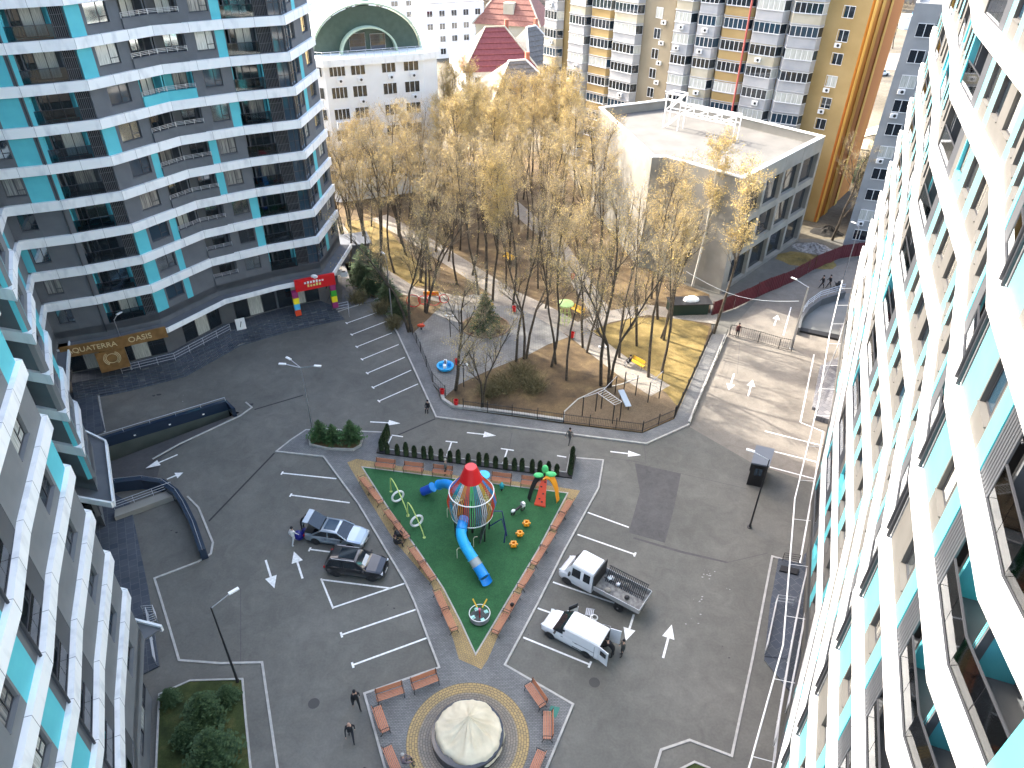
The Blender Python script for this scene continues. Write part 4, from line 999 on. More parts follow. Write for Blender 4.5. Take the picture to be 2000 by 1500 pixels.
# ================================================================ trees
def bare_tree(seed, H=16.0, trunk_r=0.17, fork=0.38, spread=0.27, lean=0.0, buds=0.5, ntw=1500, double=False):
    r = random.Random(seed); tr_ = MB(); cr = MB()
    ends = []
    def limb(p, d, L, rad, lvl):
        n = 5 if lvl < 2 else 4; pts = [Vector(p)]; rads = [rad]; q = Vector(p); dd = Vector(d).normalized()
        for i in range(n):
            dd = (dd + Vector((r.gauss(0, .11), r.gauss(0, .11), r.gauss(.05, .05)))).normalized()
            q = q + dd * (L / n); pts.append(q.copy()); rads.append(rad * (1 - 0.72 * (i + 1) / n))
        tr_.tube(pts, rads, 6 if lvl == 0 else (5 if lvl == 1 else 3), cap=False)
        if lvl >= 2: ends.extend([(a, b) for a, b in zip(pts[1:-1], pts[2:])])
        if lvl < 3:
            k = (7, 5, 4)[lvl]
            for j in range(k):
                t = fork + (1 - fork) * (j + r.random() * .6) / k if lvl == 0 else 0.22 + 0.78 * (j + r.random() * .5) / k
                t = min(t, 0.98); i0 = int(t * n); fr = t * n - i0
                s = pts[i0].lerp(pts[min(i0 + 1, n)], fr); a = r.random() * 2 * math.pi
                base = (pts[min(i0 + 1, n)] - pts[i0]).normalized() if i0 < n else dd
                sp = r.uniform(.35, .8) if lvl == 0 else r.uniform(.4, 1.0)
                side = Vector((math.cos(a), math.sin(a), 0)); side = (side - base * side.dot(base)).normalized()
                nd = (base + side * sp + Vector((0, 0, .25))).normalized()
                L2 = (H * spread * (1.15 - .45 * t) if lvl == 0 else L * (.62 - .12 * t)) * r.uniform(.8, 1.2)
                limb(s, nd, L2, rads[i0] * (.55 if lvl == 0 else .6), lvl + 1)
        return pts
    if double:
        limb((0.1, 0, 0), (0.10 + lean, .03, 1), H, trunk_r * .85, 0); limb((-0.15, 0, 0), (-0.12, -.05, 1), H * .93, trunk_r * .8, 0)
    else: limb((0, 0, 0), (lean, r.gauss(0, .04), 1), H, trunk_r, 0)
    trunkmesh = tr_.mesh('trunk', BARK)
    # twigs: thin blades in random planes, buds: tiny faces near their ends
    for i in range(ntw):
        a, b = r.choice(ends); p = a.lerp(b, r.random()); base = (b - a).normalized()
        d = (base + Vector((r.gauss(0, .6), r.gauss(0, .6), r.gauss(.25, .4)))).normalized(); L = r.uniform(.5, 1.25)
        s = d.cross(Vector((r.gauss(0, 1), r.gauss(0, 1), r.gauss(0, 1)))).normalized() * 0.0065
        e = p + d * L; m = p + d * L * .5 + Vector((r.gauss(0, .05), r.gauss(0, .05), r.gauss(0, .05)))
        cr.add([p - s, p + s, m + s * .8, m - s * .8, e], [(0, 1, 2, 3), (3, 2, 4)], 0)
        for k in range(3):
            q = p.lerp(e, r.uniform(.35, 1)); dv = Vector((r.gauss(0, .3), r.gauss(0, .3), r.gauss(0.1, .3)))
            if r.random() < .6:
                t = s.normalized() * 0.005; cr.add([q - t, q + t, q + dv], [(0, 1, 2)], 0)
        if r.random() < buds:
            for k in range(5):
                q = p.lerp(e, r.uniform(.3, 1.05)) + Vector((r.gauss(0, .12), r.gauss(0, .12), r.gauss(0, .12)))
                u = Vector((r.gauss(0, 1), r.gauss(0, 1), r.gauss(0, 1))).normalized() * .05; v = u.cross(Vector((r.gauss(0, 1), r.gauss(0, 1), r.gauss(0, 1)))).normalized() * .05
                cr.add([q - u, q + v, q + u, q - v], [(0, 1, 2, 3)], 1)
    return trunkmesh, cr.mesh('crown', [TWIG, BUDY])
TV = {
    'tall': bare_tree(1, 16.5, .17, .45, .22, .03, .15, 1500), 'tall2': bare_tree(2, 15, .15, .5, .21, -.05, .2, 1400), 'fork': bare_tree(3, 14, .19, .35, .26, .05, .12, 1700, True),
    'yellow': bare_tree(4, 15.5, .16, .45, .23, .0, .5, 2000), 'yellow2': bare_tree(5, 14.5, .15, .42, .25, .04, .4, 1900), 'wide': bare_tree(6, 12.5, .20, .25, .36, .0, .08, 1500),
    'small': bare_tree(8, 8.5, .09, .3, .33, .0, .1, 1000), 'open': bare_tree(9, 15.5, .15, .55, .18, .06, .1, 520),
}
NT = 0
def tree(x, y, kind, label, s=1.0, rz=None, z=0.1, group='bare trees crowding the park', name='bare_tree'):
    global NT; NT += 1
    T = thing(name, label, 'tree', (x, y, z), rnd.random() * 6.28 if rz is None else rz, group)
    T.scale = (s, s, s * rnd.uniform(.95, 1.05))
    tm, cm = TV[kind]; inst('trunk', tm, T); inst('crown', cm, T)
    return T
front = [((890, 764), 'wide', 'gnarled wide bare tree beside the blue spinning seat at the corner fence', .95), ((942, 800), 'fork', 'low forked dark tree touching the bottom park fence', .75),
         ((800, 650), 'fork', 'forked bare tree above the left plaza edge near the pavement', 1), ((1008, 708), 'open', 'left of two leaning slim trees below the round bed', 1), ((1026, 702), 'fork', 'multi-stemmed bare tree at the tip of the central brown slope', 1),
         ((1077, 718), 'tall', 'straight thin tree left of the slope path', .95), ((1085, 712), 'open', 'thin tree close behind its straight neighbour on the slope', 1), ((1106, 744), 'open', 'curved slim tree alone in the brown grass', .9),
         ((1173, 754), 'tall', 'dark leaning tree beside the monkey bars, left of the pair', 1.1), ((1189, 758), 'fork', 'thick dark tree directly above the climbing frame', 1.1), ((1138, 680), 'tall2', 'tree beside the red bin on the light path', 1),
         ((1146, 690), 'open', 'slim tree hugging the light path edge', .95), ((1209, 700), 'open', 'slender tree behind the seated person', 1), ((1243, 677), 'open', 'straight slender tree in the middle of the yellow lawn', 1),
         ((1266, 738), 'open', 'tall slender tree rising by the yellow bench', 1.1), ((1292, 728), 'open', 'leaning slender tree casting a long trunk shadow', 1), ((1291, 662), 'tall2', 'left stem of the close pair on the upper lawn', .9),
         ((1296, 666), 'open', 'right stem of the close pair on the upper lawn', .95), ((1309, 650), 'yellow', 'thin tree near the top right lawn corner', .8), ((1284, 625), 'tall', 'tree by the dark green container', 1),
         ((1394, 652), 'yellow2', 'thick leaning tree at the head of the driveway kerb', 1.15), ((745, 552), 'tall', 'tree just beyond the end of the pavement behind the conifer shrubs', 1), ((770, 534), 'tall2', 'slim tree between path and dry grass near the grey tower corner', 1),
         ((672, 462), 'open', 'leftmost bare tree beside the dark tower wall', .9), ((707, 498), 'tall2', 'bare tree next to the small dark roofed hut', .95), ((923, 539), 'tall', 'tree behind the round bed path', 1), ((935, 577), 'open', 'slim tree left of the yellow bench', 1),
         ((948, 586), 'tall', 'slim tree directly behind the conifer bed', 1), ((962, 590), 'yellow', 'yellowish tree right of the conifer bed', 1), ((1002, 596), 'tall2', 'tree beside the red seat on the path', 1), ((832, 612), 'fork', 'forked tree at the orange play frame', 1.0)]
for p, kd, lb, s in front:
    x, y = G(*p); tree(x, y, kd, lb, s)
# the rest of the grove, scattered over the park ground behind the paths
def inside(p, poly):
    c = False; n = len(poly)
    for i in range(n):
        a, b = poly[i], poly[(i + 1) % n]
        if (a[1] > p[1]) != (b[1] > p[1]) and p[0] < (b[0] - a[0]) * (p[1] - a[1]) / (b[1] - a[1]) + a[0]: c = not c
    return c
grove = [(-22, 84), (-8, 76), (6, 72), (20, 74), (15, 84), (9.5, 108), (5, 124), (-12, 126), (-13, 104), (-30, 102), (-27, 92)]
pts_ = [tuple(G(*p)) for p, *_ in front]; tries = 0; gl = []
while len(gl) < 88 and tries < 6000:
    tries += 1; x, y = rnd.uniform(-30, 20), rnd.uniform(72, 126)
    if not inside((x, y), grove): continue
    if min(math.hypot(x - a, y - b) for a, b in pts_) < 2.1: continue
    if y < 84 and rnd.random() < .35: continue
    pts_.append((x, y)); gl.append((x, y))
for x, y in gl:
    far = y > 98
    if far and rnd.random() < .72 or x > 12 and rnd.random() < .6: kd = rnd.choice(['yellow', 'yellow2']); lb = 'yellow budding tree '
    else: kd = rnd.choice(['tall', 'tall2', 'fork', 'tall', 'open']); lb = 'leafless grey brown tree '
    zn = 'crowded before the white building' if x < -13 and y > 95 else 'near the dark tower end of the dry lawn' if x < -10 else 'along the left wall of the concrete building' if x > 8 else 'at the far edge of the grove before the houses' if y > 108 else 'in the middle of the grove beyond the light path' if y > 90 else 'in the front of the grove between the two light paths'
    tree(x, y, kd, lb + zn, rnd.uniform(.82, 1.05), group=('yellow budding trees ' if 'yellow' in kd else 'leafless trees ') + zn)
for p, s, lb in (((1625, 470), 1.0, 'pinkish leafless tree between the orange wall and the grey block'), ((1660, 445), .85, 'small leafless tree at the foot of the grey block'), ((1610, 380), .9, 'leafless tree hiding the foot of the orange striped wall')):
    x, y = G(*p); tree(x, y, 'wide', lb, s, group=None)
# white birch-like trunks in front of the concrete building
WBK = mat('pale_bark', (0.55, 0.53, 0.48), 0.9, col2=(0.30, 0.28, 0.25), scale=6, thr=(.5, .7))
for p, lb in (((1352, 560), 'pale white barked tree right against the concrete building wall'), ((1060, 340), 'pale barked tree near the left end of the ochre block'), ((1100, 385), 'pale barked tree at the left corner of the concrete building')):
    x, y = G(*p); T = tree(x, y, 'yellow', lb, 1.05, group=None)
    for c in T.children:
        if c.name.startswith('trunk'): m_ = c.data.copy(); m_.materials.clear(); m_.materials.append(WBK); c.data = m_

def conifer(name, seed, H, R, mats, n=9, k=260, droop=-.25, stem=True):
    r = random.Random(seed); cr = MB(); tk = MB().tube([(0, 0, 0), (0, 0, H * .5), (0, 0, H * .96)], [H * .022, H * .015, .01], 6)
    for i in range(k):
        t = (i + r.random()) / k; z = H * (.06 + .92 * t); rr = R * (1 - t) ** .85 * r.uniform(.6, 1.08) + .05; a = i * 2.399 + r.random()
        d = Vector((math.cos(a), math.sin(a), droop * (1 - t) + .25 * t)); e = Vector((0, 0, z)) + d * rr
        w_ = rr * .26 + .04; sd_ = Vector((-math.sin(a), math.cos(a), 0)) * w_; p = Vector((0, 0, z + .05))
        mid = p.lerp(e, .55)
        mi = 0 if r.random() < .6 else 1
        for q in range(5):
            f = .25 + .75 * q / 4; c = p.lerp(e, f); o1 = sd_ * (1.2 - f * .7) + d * rr * .14
            cr.add([c, c + o1 + Vector((0, 0, r.uniform(-.08, .08))), c + d * rr * .16], [(0, 1, 2)], mi); cr.add([c, c + d * rr * .16, c - sd_ * (1.2 - f * .7) + d * rr * .14 + Vector((0, 0, r.uniform(-.08, .08)))], [(0, 1, 2)], mi)
        cr.add([p, p.lerp(e, .5) + sd_ * .2, e, p.lerp(e, .5) - sd_ * .2], [(0, 1, 2, 3)], 1)
    return tk.mesh('trunk', BARK), cr.mesh('crown', mats)
CV = {'spruce': conifer('s', 11, 6.2, 2.3, [NEED, SHRUB], k=420), 'pine': conifer('p', 12, 2.3, 1.0, [NEEDB, NEED], k=190, droop=.25), 'blue': conifer('b', 14, 4.4, 2.2, [NEED, NEED, THUJ][:2], k=330, droop=.05), 'wild': conifer('w', 15, 3.2, 1.5, [NEED, THUJ], k=260, droop=.1)}
def con(p, kind, label, s, name='conifer_tree', group=None, z=0.1):
    x, y = G(*p) if p[1] > 130 else p
    T = thing(name, label, 'tree', (x, y, z), rnd.random() * 6, group); T.scale = (s, s, s)
    inst('trunk', CV[kind][0], T); inst('crown', CV[kind][1], T); return T
con((948, 646), 'spruce', 'dark spruce filling the round kerbed bed in the plaza', .82)
con((628, 862), 'pine', 'young pine at the lamp post end of the planter', 1.05, group='young pines in the kerbed planter'); con((652, 866), 'pine', 'middle young pine of the three in the planter', .95, group='young pines in the kerbed planter')
con((688, 866), 'pine', 'rightmost young pine in the planter, a little apart', 1.15, group='young pines in the kerbed planter')
for p, s, lb in (((405, 1405), .62, 'large spreading spruce in the middle of the corner lawn'), ((425, 1485), .72, 'spruce cut by the bottom edge on the corner lawn'), ((335, 1372), .32, 'small dark conifer at the pointed lawn corner'), ((368, 1448), .42, 'small yellowish conifer between the two large lawn spruces'), ((448, 1368), .36, 'conifer next to the street lamp on the corner lawn')):
    con(p, 'blue', lb, s, group='conifers on the corner lawn')
for i, (p, s, lb) in enumerate((((708, 560), 1.15, 'dark spruce shrub at the pavement corner by the red sign'), ((722, 575), .9, 'low conifer right at the tip of the upper car park'), ((735, 560), 1.2, 'conifer nearest the thin lamp post'), ((760, 590), 1.0, 'conifer leaning over the parking stall kerb'), ((778, 622), .9, 'dark conifer where the pavement narrows to a point'), ((715, 545), 1.5, 'tall pale spruce beside the grey footpath'))):
    con(p, 'wild', lb, s, group='conifers at the tip of the upper car park')
# fir and dark conifer among far buildings
con((62.5, 121), 'spruce', 'big dark conifer in front of the pale building behind the striped wall', 2.1); con((57, 117.5), 'wild', 'dark bush on top of the arched canopy', 1.6)
# thuja hedge: every little tree on its own
def thuja_mesh(seed, H=1.15, R=.33):
    r = random.Random(seed); cr = MB()
    for i in range(170):
        t = r.random() ** .8; a = r.random() * 6.283; rr = R * math.sin(math.pi * min(1, .25 + .75 * (1 - t))) ** .8 * (1.05 if t < .15 else 1) * (1 - t * .55) * r.uniform(.75, 1.05); z = .05 + t * H
        c = Vector((math.cos(a) * rr, math.sin(a) * rr, z)); u = Vector((-math.sin(a), math.cos(a), 0)) * .075; up = Vector((math.cos(a) * .03, math.sin(a) * .03, .13))
        cr.add([c - u, c + u, c + up], [(0, 1, 2)], 0); cr.add([c * .98 - up * .4, c + u * 1.2 + up * .4, c - u * 1.2 + up * .9], [(0, 1, 2)], 0)
    cr.lathe([(R * .7, .05), (R * .75, H * .35), (R * .4, H * .75), (.02, H * .98)], 8)
    return cr.mesh('thuja', THUJ)
TH = [thuja_mesh(i) for i in range(3)]
A_, B_ = Vector(G(745, 886)), Vector(G(1112, 934))
xs_ = [z6(450, 1215), z6(508, 1235), z6(558, 1240), z6(605, 1500), z6(660, 1252), z6(700, 1255), z6(756, 1268), z6(806, 1278), z6(853, 1285), z6(908, 1292), z6(968, 1300), z6(1010, 1302), z6(1060, 1308), z6(1114, 1314), z6(1163, 1324), z6(1205, 1326), z6(1260, 1336), z6(1302, 1340), z6(1348, 1345), z6(1393, 1352)]
for i, p in enumerate(xs_):
    t = (p[0] - 745) / 367; q = A_.lerp(B_, t); o = inst('thuja_shrub', TH[i % 3], None, (q.x, q.y, .2), rnd.random() * 6, (1, 1, rnd.uniform(.85, 1.12)))
    tag(o, ['first', 'second', 'third', 'fourth', 'fifth', 'sixth', 'seventh', 'eighth', 'ninth', 'tenth'][i if i < 10 else 19 - i] + ' small thuja from the ' + ('left' if i < 10 else 'right') + ' end of the straight hedge row', 'shrub', 'thuja row between car park and playground')
for j in range(6):
    q = Vector(G(745, 884)).lerp(Vector(G(760, 850)), (j + .3) / 6); o = inst('thuja_shrub', TH[j % 3], None, (q.x, q.y, .2), rnd.random() * 6, (.95, .95, 1.0)); tag(o, 'tall thuja packed tight in the short left return of the hedge', 'shrub', 'left end of the thuja hedge')
    q = Vector(G(1113, 930)).lerp(Vector(G(1118, 893)), (j + .2) / 6); o = inst('thuja_shrub', TH[j % 3], None, (q.x, q.y, .2), rnd.random() * 6, (.95, .95, 1.0)); tag(o, 'tall thuja packed tight in the short right return of the hedge', 'shrub', 'right end of the thuja hedge')
# bushy brown shrub mass by the lower fence
def bush(name, label, c, R, H, m_, n, seed, group=None):
    r = random.Random(seed); b = MB()
    for i in range(n):
        a = r.random() * 6.283; d = Vector((math.cos(a) * r.uniform(.1, 1) * R, math.sin(a) * r.uniform(.1, 1) * R, r.uniform(.4, 1) * H)); s = d.cross(Vector((r.gauss(0, 1), r.gauss(0, 1), .3))).normalized() * .018
        o_ = Vector((r.gauss(0, R * .35), r.gauss(0, R * .35), 0)); mid = o_ + d * .5 + Vector((0, 0, H * .12)); b.add([o_ - s, o_ + s, mid + s, mid - s, o_ + d], [(0, 1, 2, 3), (3, 2, 4)])
        for k in range(3):
            q = o_ + d * r.uniform(.4, 1); e = q + Vector((r.gauss(0, .25), r.gauss(0, .25), r.gauss(.1, .2))); b.add([q - s * .7, q + s * .7, e], [(0, 1, 2)])
    return tag(b.build(name, m_, loc=(c[0], c[1], .1)), label, 'shrub', group)
for i, (p, R, lb) in enumerate((((985, 758), 1.9, 'broad tangled leafless shrub right of the forked low tree'), ((1020, 735), 1.6, 'tangled leafless shrub beneath the multi-stemmed tree'), ((955, 770), 1.3, 'low twiggy shrub against the bottom fence'), ((1040, 760), 1.5, 'twiggy shrub on the brown slope'), ((700, 590), 1.2, 'brown shrub beside the steps footpath'), ((745, 610), 1.3, 'brown shrub behind the stall kerb'), ((770, 640), 1.0, 'brown shrub near the pavement tip'))):
    bush('bare_shrub', lb, G(*p), R, 1.5, SHRUB, 420, 50 + i)
# far woodland: a few hundred crowns one cannot count on the hill, plus individual dark firs
def far_wood():
    r = random.Random(77); b = MB()
    for i in range(5200):
        y = 300 + 420 * r.random() ** 1.3; x = r.uniform(-.42, .62) * y * 1.1
        t = (y - 300) / 900; z = -0.5 + 150 * (t ** 1.25) * (0.75 + 0.25 * math.sin(x * 0.006 + 1.3)); R = r.uniform(2.2, 4.2); Hh = r.uniform(6, 12); ev = r.random() < .22
        mi = 1 if ev else (0 if r.random() < .7 else 2)
        for k in range(9):
            a = r.random() * 6.28; q = Vector((x + math.cos(a) * R * .6 * r.random(), y + math.sin(a) * R * .6 * r.random(), z + Hh * r.uniform(.35, 1)))
            u = Vector((r.gauss(0, 1), r.gauss(0, .6), r.gauss(0, 1))).normalized() * R * .5; v = Vector((r.gauss(0, 1), r.gauss(0, .4), r.gauss(0.4, 1))).normalized() * R * .5
            b.add([q - u, q + v, q + u * .8, q - v], [(0, 1, 2, 3)], mi)
    return b
FW1 = mat('far_twigs', (0.20, 0.165, 0.13), 0.95, col2=(0.29, 0.25, 0.20), scale=.1); FW2 = mat('far_firs', (0.04, 0.065, 0.035), 0.95); FW3 = mat('far_brown', (0.24, 0.17, 0.10), 0.95)
tag(far_wood().build('distant_woodland', [FW1, FW2, FW3]), 'hazy mixed woodland covering the hillside beyond the houses', 'woodland', kind='stuff')
for i in range(26):
    x = rnd.uniform(-30, 30); y = rnd.uniform(240, 300); kd = rnd.choice(['small', 'wide', 'wide']); 
    if rnd.random() < .4: con((x, y), 'spruce', 'dark fir standing in the belt behind the roofs', rnd.uniform(1.3, 2.0), group='firs behind the roofs', z=0)
    else: tree(x, y, 'wide', 'leafless tree in the belt behind the roofs', rnd.uniform(.8, 1.1), z=0, group='leafless trees behind the roofs')
for i in range(16):
    x, y = rnd.uniform(2, 24), rnd.uniform(146, 205)
    tree(x, y, rnd.choice(['small', 'wide']), 'leafless garden tree between the far houses', rnd.uniform(.6, .9), z=0, group='garden trees among the far houses')
for i in range(14):
    x, y = rnd.uniform(72, 130), rnd.uniform(170, 260); tree(x, y, 'wide', 'leafless roadside tree beyond the striped wall', rnd.uniform(.7, 1), z=0, group='roadside trees behind the striped wall')
# ================================================================ walls, fences, lamps
def rail_line(mb, pts, z0, h, bars=2, r=0.025, post=1.6):
    for a, b in zip(pts[:-1], pts[1:]):
        for k in range(bars): mb.tube([(a[0], a[1], z0 + h * (k + 1) / bars), (b[0], b[1], z0 + h * (k + 1) / bars)], r, 4)
        A, B, L, u, n, rz = uv2(a, b); m_ = max(1, int(L / post))
        for i in range(m_ + 1): p = A + u * (L * i / m_); mb.tube([(p.x, p.y, z0), (p.x, p.y, z0 + h)], r, 4)
    return mb
RW = thing('ramp_wall', 'long straight dark navy parapet wall sloping beside the garage ramp', 'wall', (*W1B, 0)); off = lambda p: (p[0] - W1B[0], p[1] - W1B[1])
w1n = Vector((-wl.y, wl.x)); w1n = w1n if w1n.y > 0 else -w1n
A_ = Vector(off(W1A)) + wl * 5; B_ = Vector((0, 0)); t_ = w1n * .38
MB().prism([tuple(A_), tuple(B_), tuple(B_ + t_), tuple(A_ + t_)], -0.02, 1.0).build('parapet', NAVYW, RW)
MB().prism([tuple(A_), tuple(B_), tuple(B_ + t_), tuple(A_ + t_)], -3.1, -0.021).build('wall', RAMPW, RW)
e = Vector(off(G(456, 814))); MB().prism([(0, 0), tuple(e), tuple(e + Vector((.35, .05))), tuple(B_ + t_ + Vector((.1, 0)))], -0.02, 1.0).build('wall_end', NAVYW, RW)
rail_line(MB(), [tuple(A_ + t_ * .5), tuple(B_ + t_ * .5)], 1.0, 0.35, 1, .02, 2.2).build('handrail', STEEL, RW)
m = MB()
for i in range(4): p = B_ + wl * (2.2 + 3 * i) - w1n * .03; m.rbox((p.x, p.y, .35), (.18, .06, .1), math.atan2(wl.y, wl.x))
m.build('wall_lamp', WPLA, RW)
cw = [G(a, b, 1.0) for a, b in ((150, 962), (184, 950), (224, 936), (280, 930), (320, 936), (348, 956), (364, 980), (384, 1020), (402, 1072))]
C2 = thing('ramp_wall', 'curved glossy navy parapet wall bending round the left forecourt', 'wall', (*cw[4], 0)); cw0 = [(p[0] - cw[4][0], p[1] - cw[4][1]) for p in cw]
m = MB(); ci = offset_line(cw0, -0.5)
for i in range(len(cw0) - 1): m.prism([cw0[i], cw0[i + 1], ci[i + 1], ci[i]], -0.9 if i > 3 else -3.0, 1.05)
m.build('wall', NAVYW, C2)
rail_line(MB(), offset_line(cw0, -0.25), 1.05, 0.25, 1, .02, 2.0).build('handrail', STEEL, C2)
GT_ = thing('ramp_barrier', 'low concrete upstand with steel rails inside the curved navy wall', 'barrier', (*G(228, 1004), 0)); a, b = Vector((0, 0)), Vector(G(340, 963)) - Vector(G(228, 1004)); n_ = Vector((.25, -.6)).normalized() * .9
MB().prism([tuple(a), tuple(b), tuple(b + n_), tuple(a + n_)], 0, .5).build('upstand', CONC, GT_); rail_line(MB(), [tuple(a), tuple(b)], .5, .75, 3, .02, 1.2).build('railing', STEEL, GT_)
# curved ramp at the end of the driveway
cr_ = [G(a, b, 0.9) for a, b in ((1557, 640), (1562, 620), (1576, 600), (1600, 583), (1648, 568))]
C3 = thing('ramp_wall', 'grey curved ramp wall with railing beyond the driveway gate', 'wall', (*cr_[0], 0)); c0 = [(p[0] - cr_[0][0], p[1] - cr_[0][1]) for p in cr_]; ci = offset_line(c0, -0.35); m = MB()
for i in range(len(c0) - 1): m.prism([c0[i], c0[i + 1], ci[i + 1], ci[i]], 0, .95)
m.build('wall', mat('grey_wall_paint', (0.10, 0.105, 0.11), .7), C3); rail_line(MB(), c0, .95, .9, 3, .025, 1.4).build('railing', STEEL, C3)
tag(MB().sheet([G(1562, 640), G(1580, 603), G(1612, 583), G(1660, 572), G(1670, 640), G(1652, 657)], 0.02).build('ramp_slab', mat('pale_ramp_concrete', (.13, .135, .13), .8, col2=(.16, .165, .16), scale=.5)), kind='structure')
tag(MB().prism([G(1555, 641), G(1650, 660), G(1648, 668), G(1553, 647)], 0.0, 0.25).build('ramp_threshold', BLACK), kind='structure')

# corrugated dark red site fence, one panel after another
REDF = mat('dark_red_sheet', (0.075, 0.006, 0.011), 0.5, col2=(0.10, 0.010, 0.016), scale=1)
def redpanel():
    b = MB(); n = 14; W_ = 1.96; v = []
    for i in range(n + 1): v += [(W_ * i / n, .03 * (i % 2), 0.1), (W_ * i / n, .03 * (i % 2), 2.05)]
    b.add(v, [(2 * i, 2 * i + 2, 2 * i + 3, 2 * i + 1) for i in range(n)]); b.box(0, W_, .035, .07, .5, .56); b.box(0, W_, .035, .07, 1.6, 1.66); b.box(0, .06, .07, .13, 0, 2.1)
    return b.mesh('panel', REDF)
fp = [G(1390, 618), G(1432, 604), G(1500, 572), G(1548, 552), G(1590, 528), G(1640, 506), G(1700, 498)]
RF = thing('site_fence', 'dark red corrugated metal fence round the concrete building site', 'fence', (*fp[0], 0)); rpm = redpanel()
for a, b in zip(fp[:-1], fp[1:]):
    A, B, L, u, n, rz = uv2(a, b); k = max(1, round(L / 2))
    for i in range(k): p = A + u * (L * i / k) - Vector(fp[0]); inst('fence_panel', rpm, RF, (p.x, p.y, 0), rz + rnd.uniform(-.04, .04), (L / k / 1.96, 1, rnd.uniform(.94, 1.05)))
DB = thing('dumpster', 'dark green open container under the corner of the concrete building', 'container', (*G(1343, 610), 0), 0.1)
MB().prism([(-2.1, -.9), (2.1, -.9), (2.4, .9), (-2.4, .9)], .15, 1.5).build('body', mat('container_green', (.012, .03, .022), .5), DB); MB().box(-2.5, 2.5, -1, 1, 1.5, 1.6).build('rim', BLACKM, DB); MB().ball((0.2, 0.1, 1.6), (1.0, .6, .5), 10, 6).build('rubbish_bag', WPLA, DB)
# rubble and sand in front of the windows
def heap(name, label, c, R, h, m_, seed, cat='heap'):
    r = random.Random(seed); b = MB(); n = 18; vs = [(0, 0, h)]
    for k in range(1, 6):
        for j in range(n): a = j * 6.283 / n; rr = R * k / 5 * r.uniform(.85, 1.1); vs.append((rr * math.cos(a), rr * .6 * math.sin(a), max(0, h * (1 - (k / 5)) ** 1.1 * r.uniform(.7, 1.2)) if k < 5 else -0.02))
    fs = [(0, 1 + j, 1 + (j + 1) % n) for j in range(n)]
    for k in range(4):
        for j in range(n): a = 1 + k * n + j; b2 = 1 + k * n + (j + 1) % n; fs.append((a, a + n, b2 + n, b2))
    b.add(vs, fs); return tag(b.build(name, m_, loc=(c[0], c[1], 0), rz=-.3), label, cat)
heap('sand_heap', 'yellow sand spread out at the foot of the concrete building', G(1575, 508), 4.2, .7, DRYG, 3)
heap('rubble_heap', 'white rubble heap behind the red fence', G(1590, 486), 3.0, .9, mat('white_rubble', (.35, .34, .33), .9, col2=(.12, .11, .1), scale=3), 4)
heap('dark_heap', 'dark pile of branches near the orange wall', G(1615, 455), 2.4, 1.2, mat('dark_pile', (.02, .018, .016), .9), 5)

# black picket fence of the park
def picket_fence(label, pts, h=1.05, base=0.13, dens=.16):
    o = pts[0]; F = thing('picket_fence', label, 'fence', (*o, base)); P_ = [(p[0] - o[0], p[1] - o[1]) for p in pts]; m = MB(); q = MB()
    for a, b in zip(P_[:-1], P_[1:]):
        A, B, L, u, n, rz = uv2(a, b)
        for z in (.15, h - .1): m.bar((A.x, A.y, z), (B.x, B.y, z), .04, .04)
        for i in range(int(L / dens)): p = A + u * (i + .5) * dens; q.box(p.x - .009, p.x + .009, p.y - .009, p.y + .009, .08, h)
        k = max(1, round(L / 2.3)); 
        for i in range(k + 1):
            p = A + u * (L * i / k); pm = cached('fpost', lambda: MB().box(-.035, .035, -.035, .035, 0, 1.3).mesh('fence_post', BLACKM)); inst('fence_post', pm, F, (p.x, p.y, 0), 0)
    m.build('rail', BLACKM, F); q.build('pickets', BLACKM, F)
    return F
picket_fence('black picket fence along the bottom edge of the park', GP((905, 801), (1000, 813), (1100, 827), (1254, 846)))
picket_fence('black picket fence round the exercise yard corner', GP((1254, 845), (1316, 818)))
picket_fence('long black fence between dry lawn and driveway pavement', GP((1318, 815), (1352, 740), (1390, 656)))
picket_fence('sparse black fence along the left plaza edge', GP((806, 655), (822, 690), (845, 748), (870, 775)), 1.2, .13, .5)
picket_fence('low mesh gate across the driveway', GP((1424, 655), (1480, 669), (1520, 681), (1545, 686)), 1.5, 0.0, .22)
kl = GP((1350, 826), (1384, 745), (1418, 660)); KR = thing('handrail_fence', 'pale double handrail on the driveway kerb', 'railing', (*kl[0], .3)); rail_line(MB(), [(p[0] - kl[0][0], p[1] - kl[0][1]) for p in kl], 0, .9, 2, .02, 2.0).build('railing', BLACKM, KR)

# street lamps
def lamp(label, base, h, arms, L=1.3, pm=None, thick=.07):
    x, y = G(*base); T = thing('street_lamp', label, 'street lamp', (x, y, 0))
    MB().tube([(0, 0, 0), (0, 0, h)], [thick * 1.2, thick * .6], 8).build('pole', pm or METAL, T); MB().lathe([(0.2, 0), (.2, .06), (.11, .1), (.11, .3), (0, .3)], 10).build('base', pm or METAL, T)
    for a in arms:
        dx, dy = math.cos(a), math.sin(a)
        o = MB().tube([(0, 0, h - .05), (dx * L, dy * L, h + .25)], .035, 6).build('arm', METAL, T)
        MB().rbox((dx * (L + .25), dy * (L + .25), h + .28), (.62, .2, .09), a).build('lamp_head', WPLA, o)
    return T
lamp('tall three armed street lamp in the planter beside the young pines', (611, 843), 7.2, (2.5, -.1, 3.1), 1.3)
lamp('single arm street lamp at the top right corner of the corner lawn', (465, 1333), 7.6, (.75,), 1.2, BLACKM)
lamp('thin street lamp on the kerb in front of the brown shop sign', (264, 741), 7.0, (1.2,), .5)
lamp('dark street lamp standing in front of the kiosk', (1464, 1030), 7.2, (2.65,), 1.2, BLACKM)
lamp('thick pale street lamp at the driveway gate', (1545, 681), 7.6, (2.3,), 1.5, None, .13)
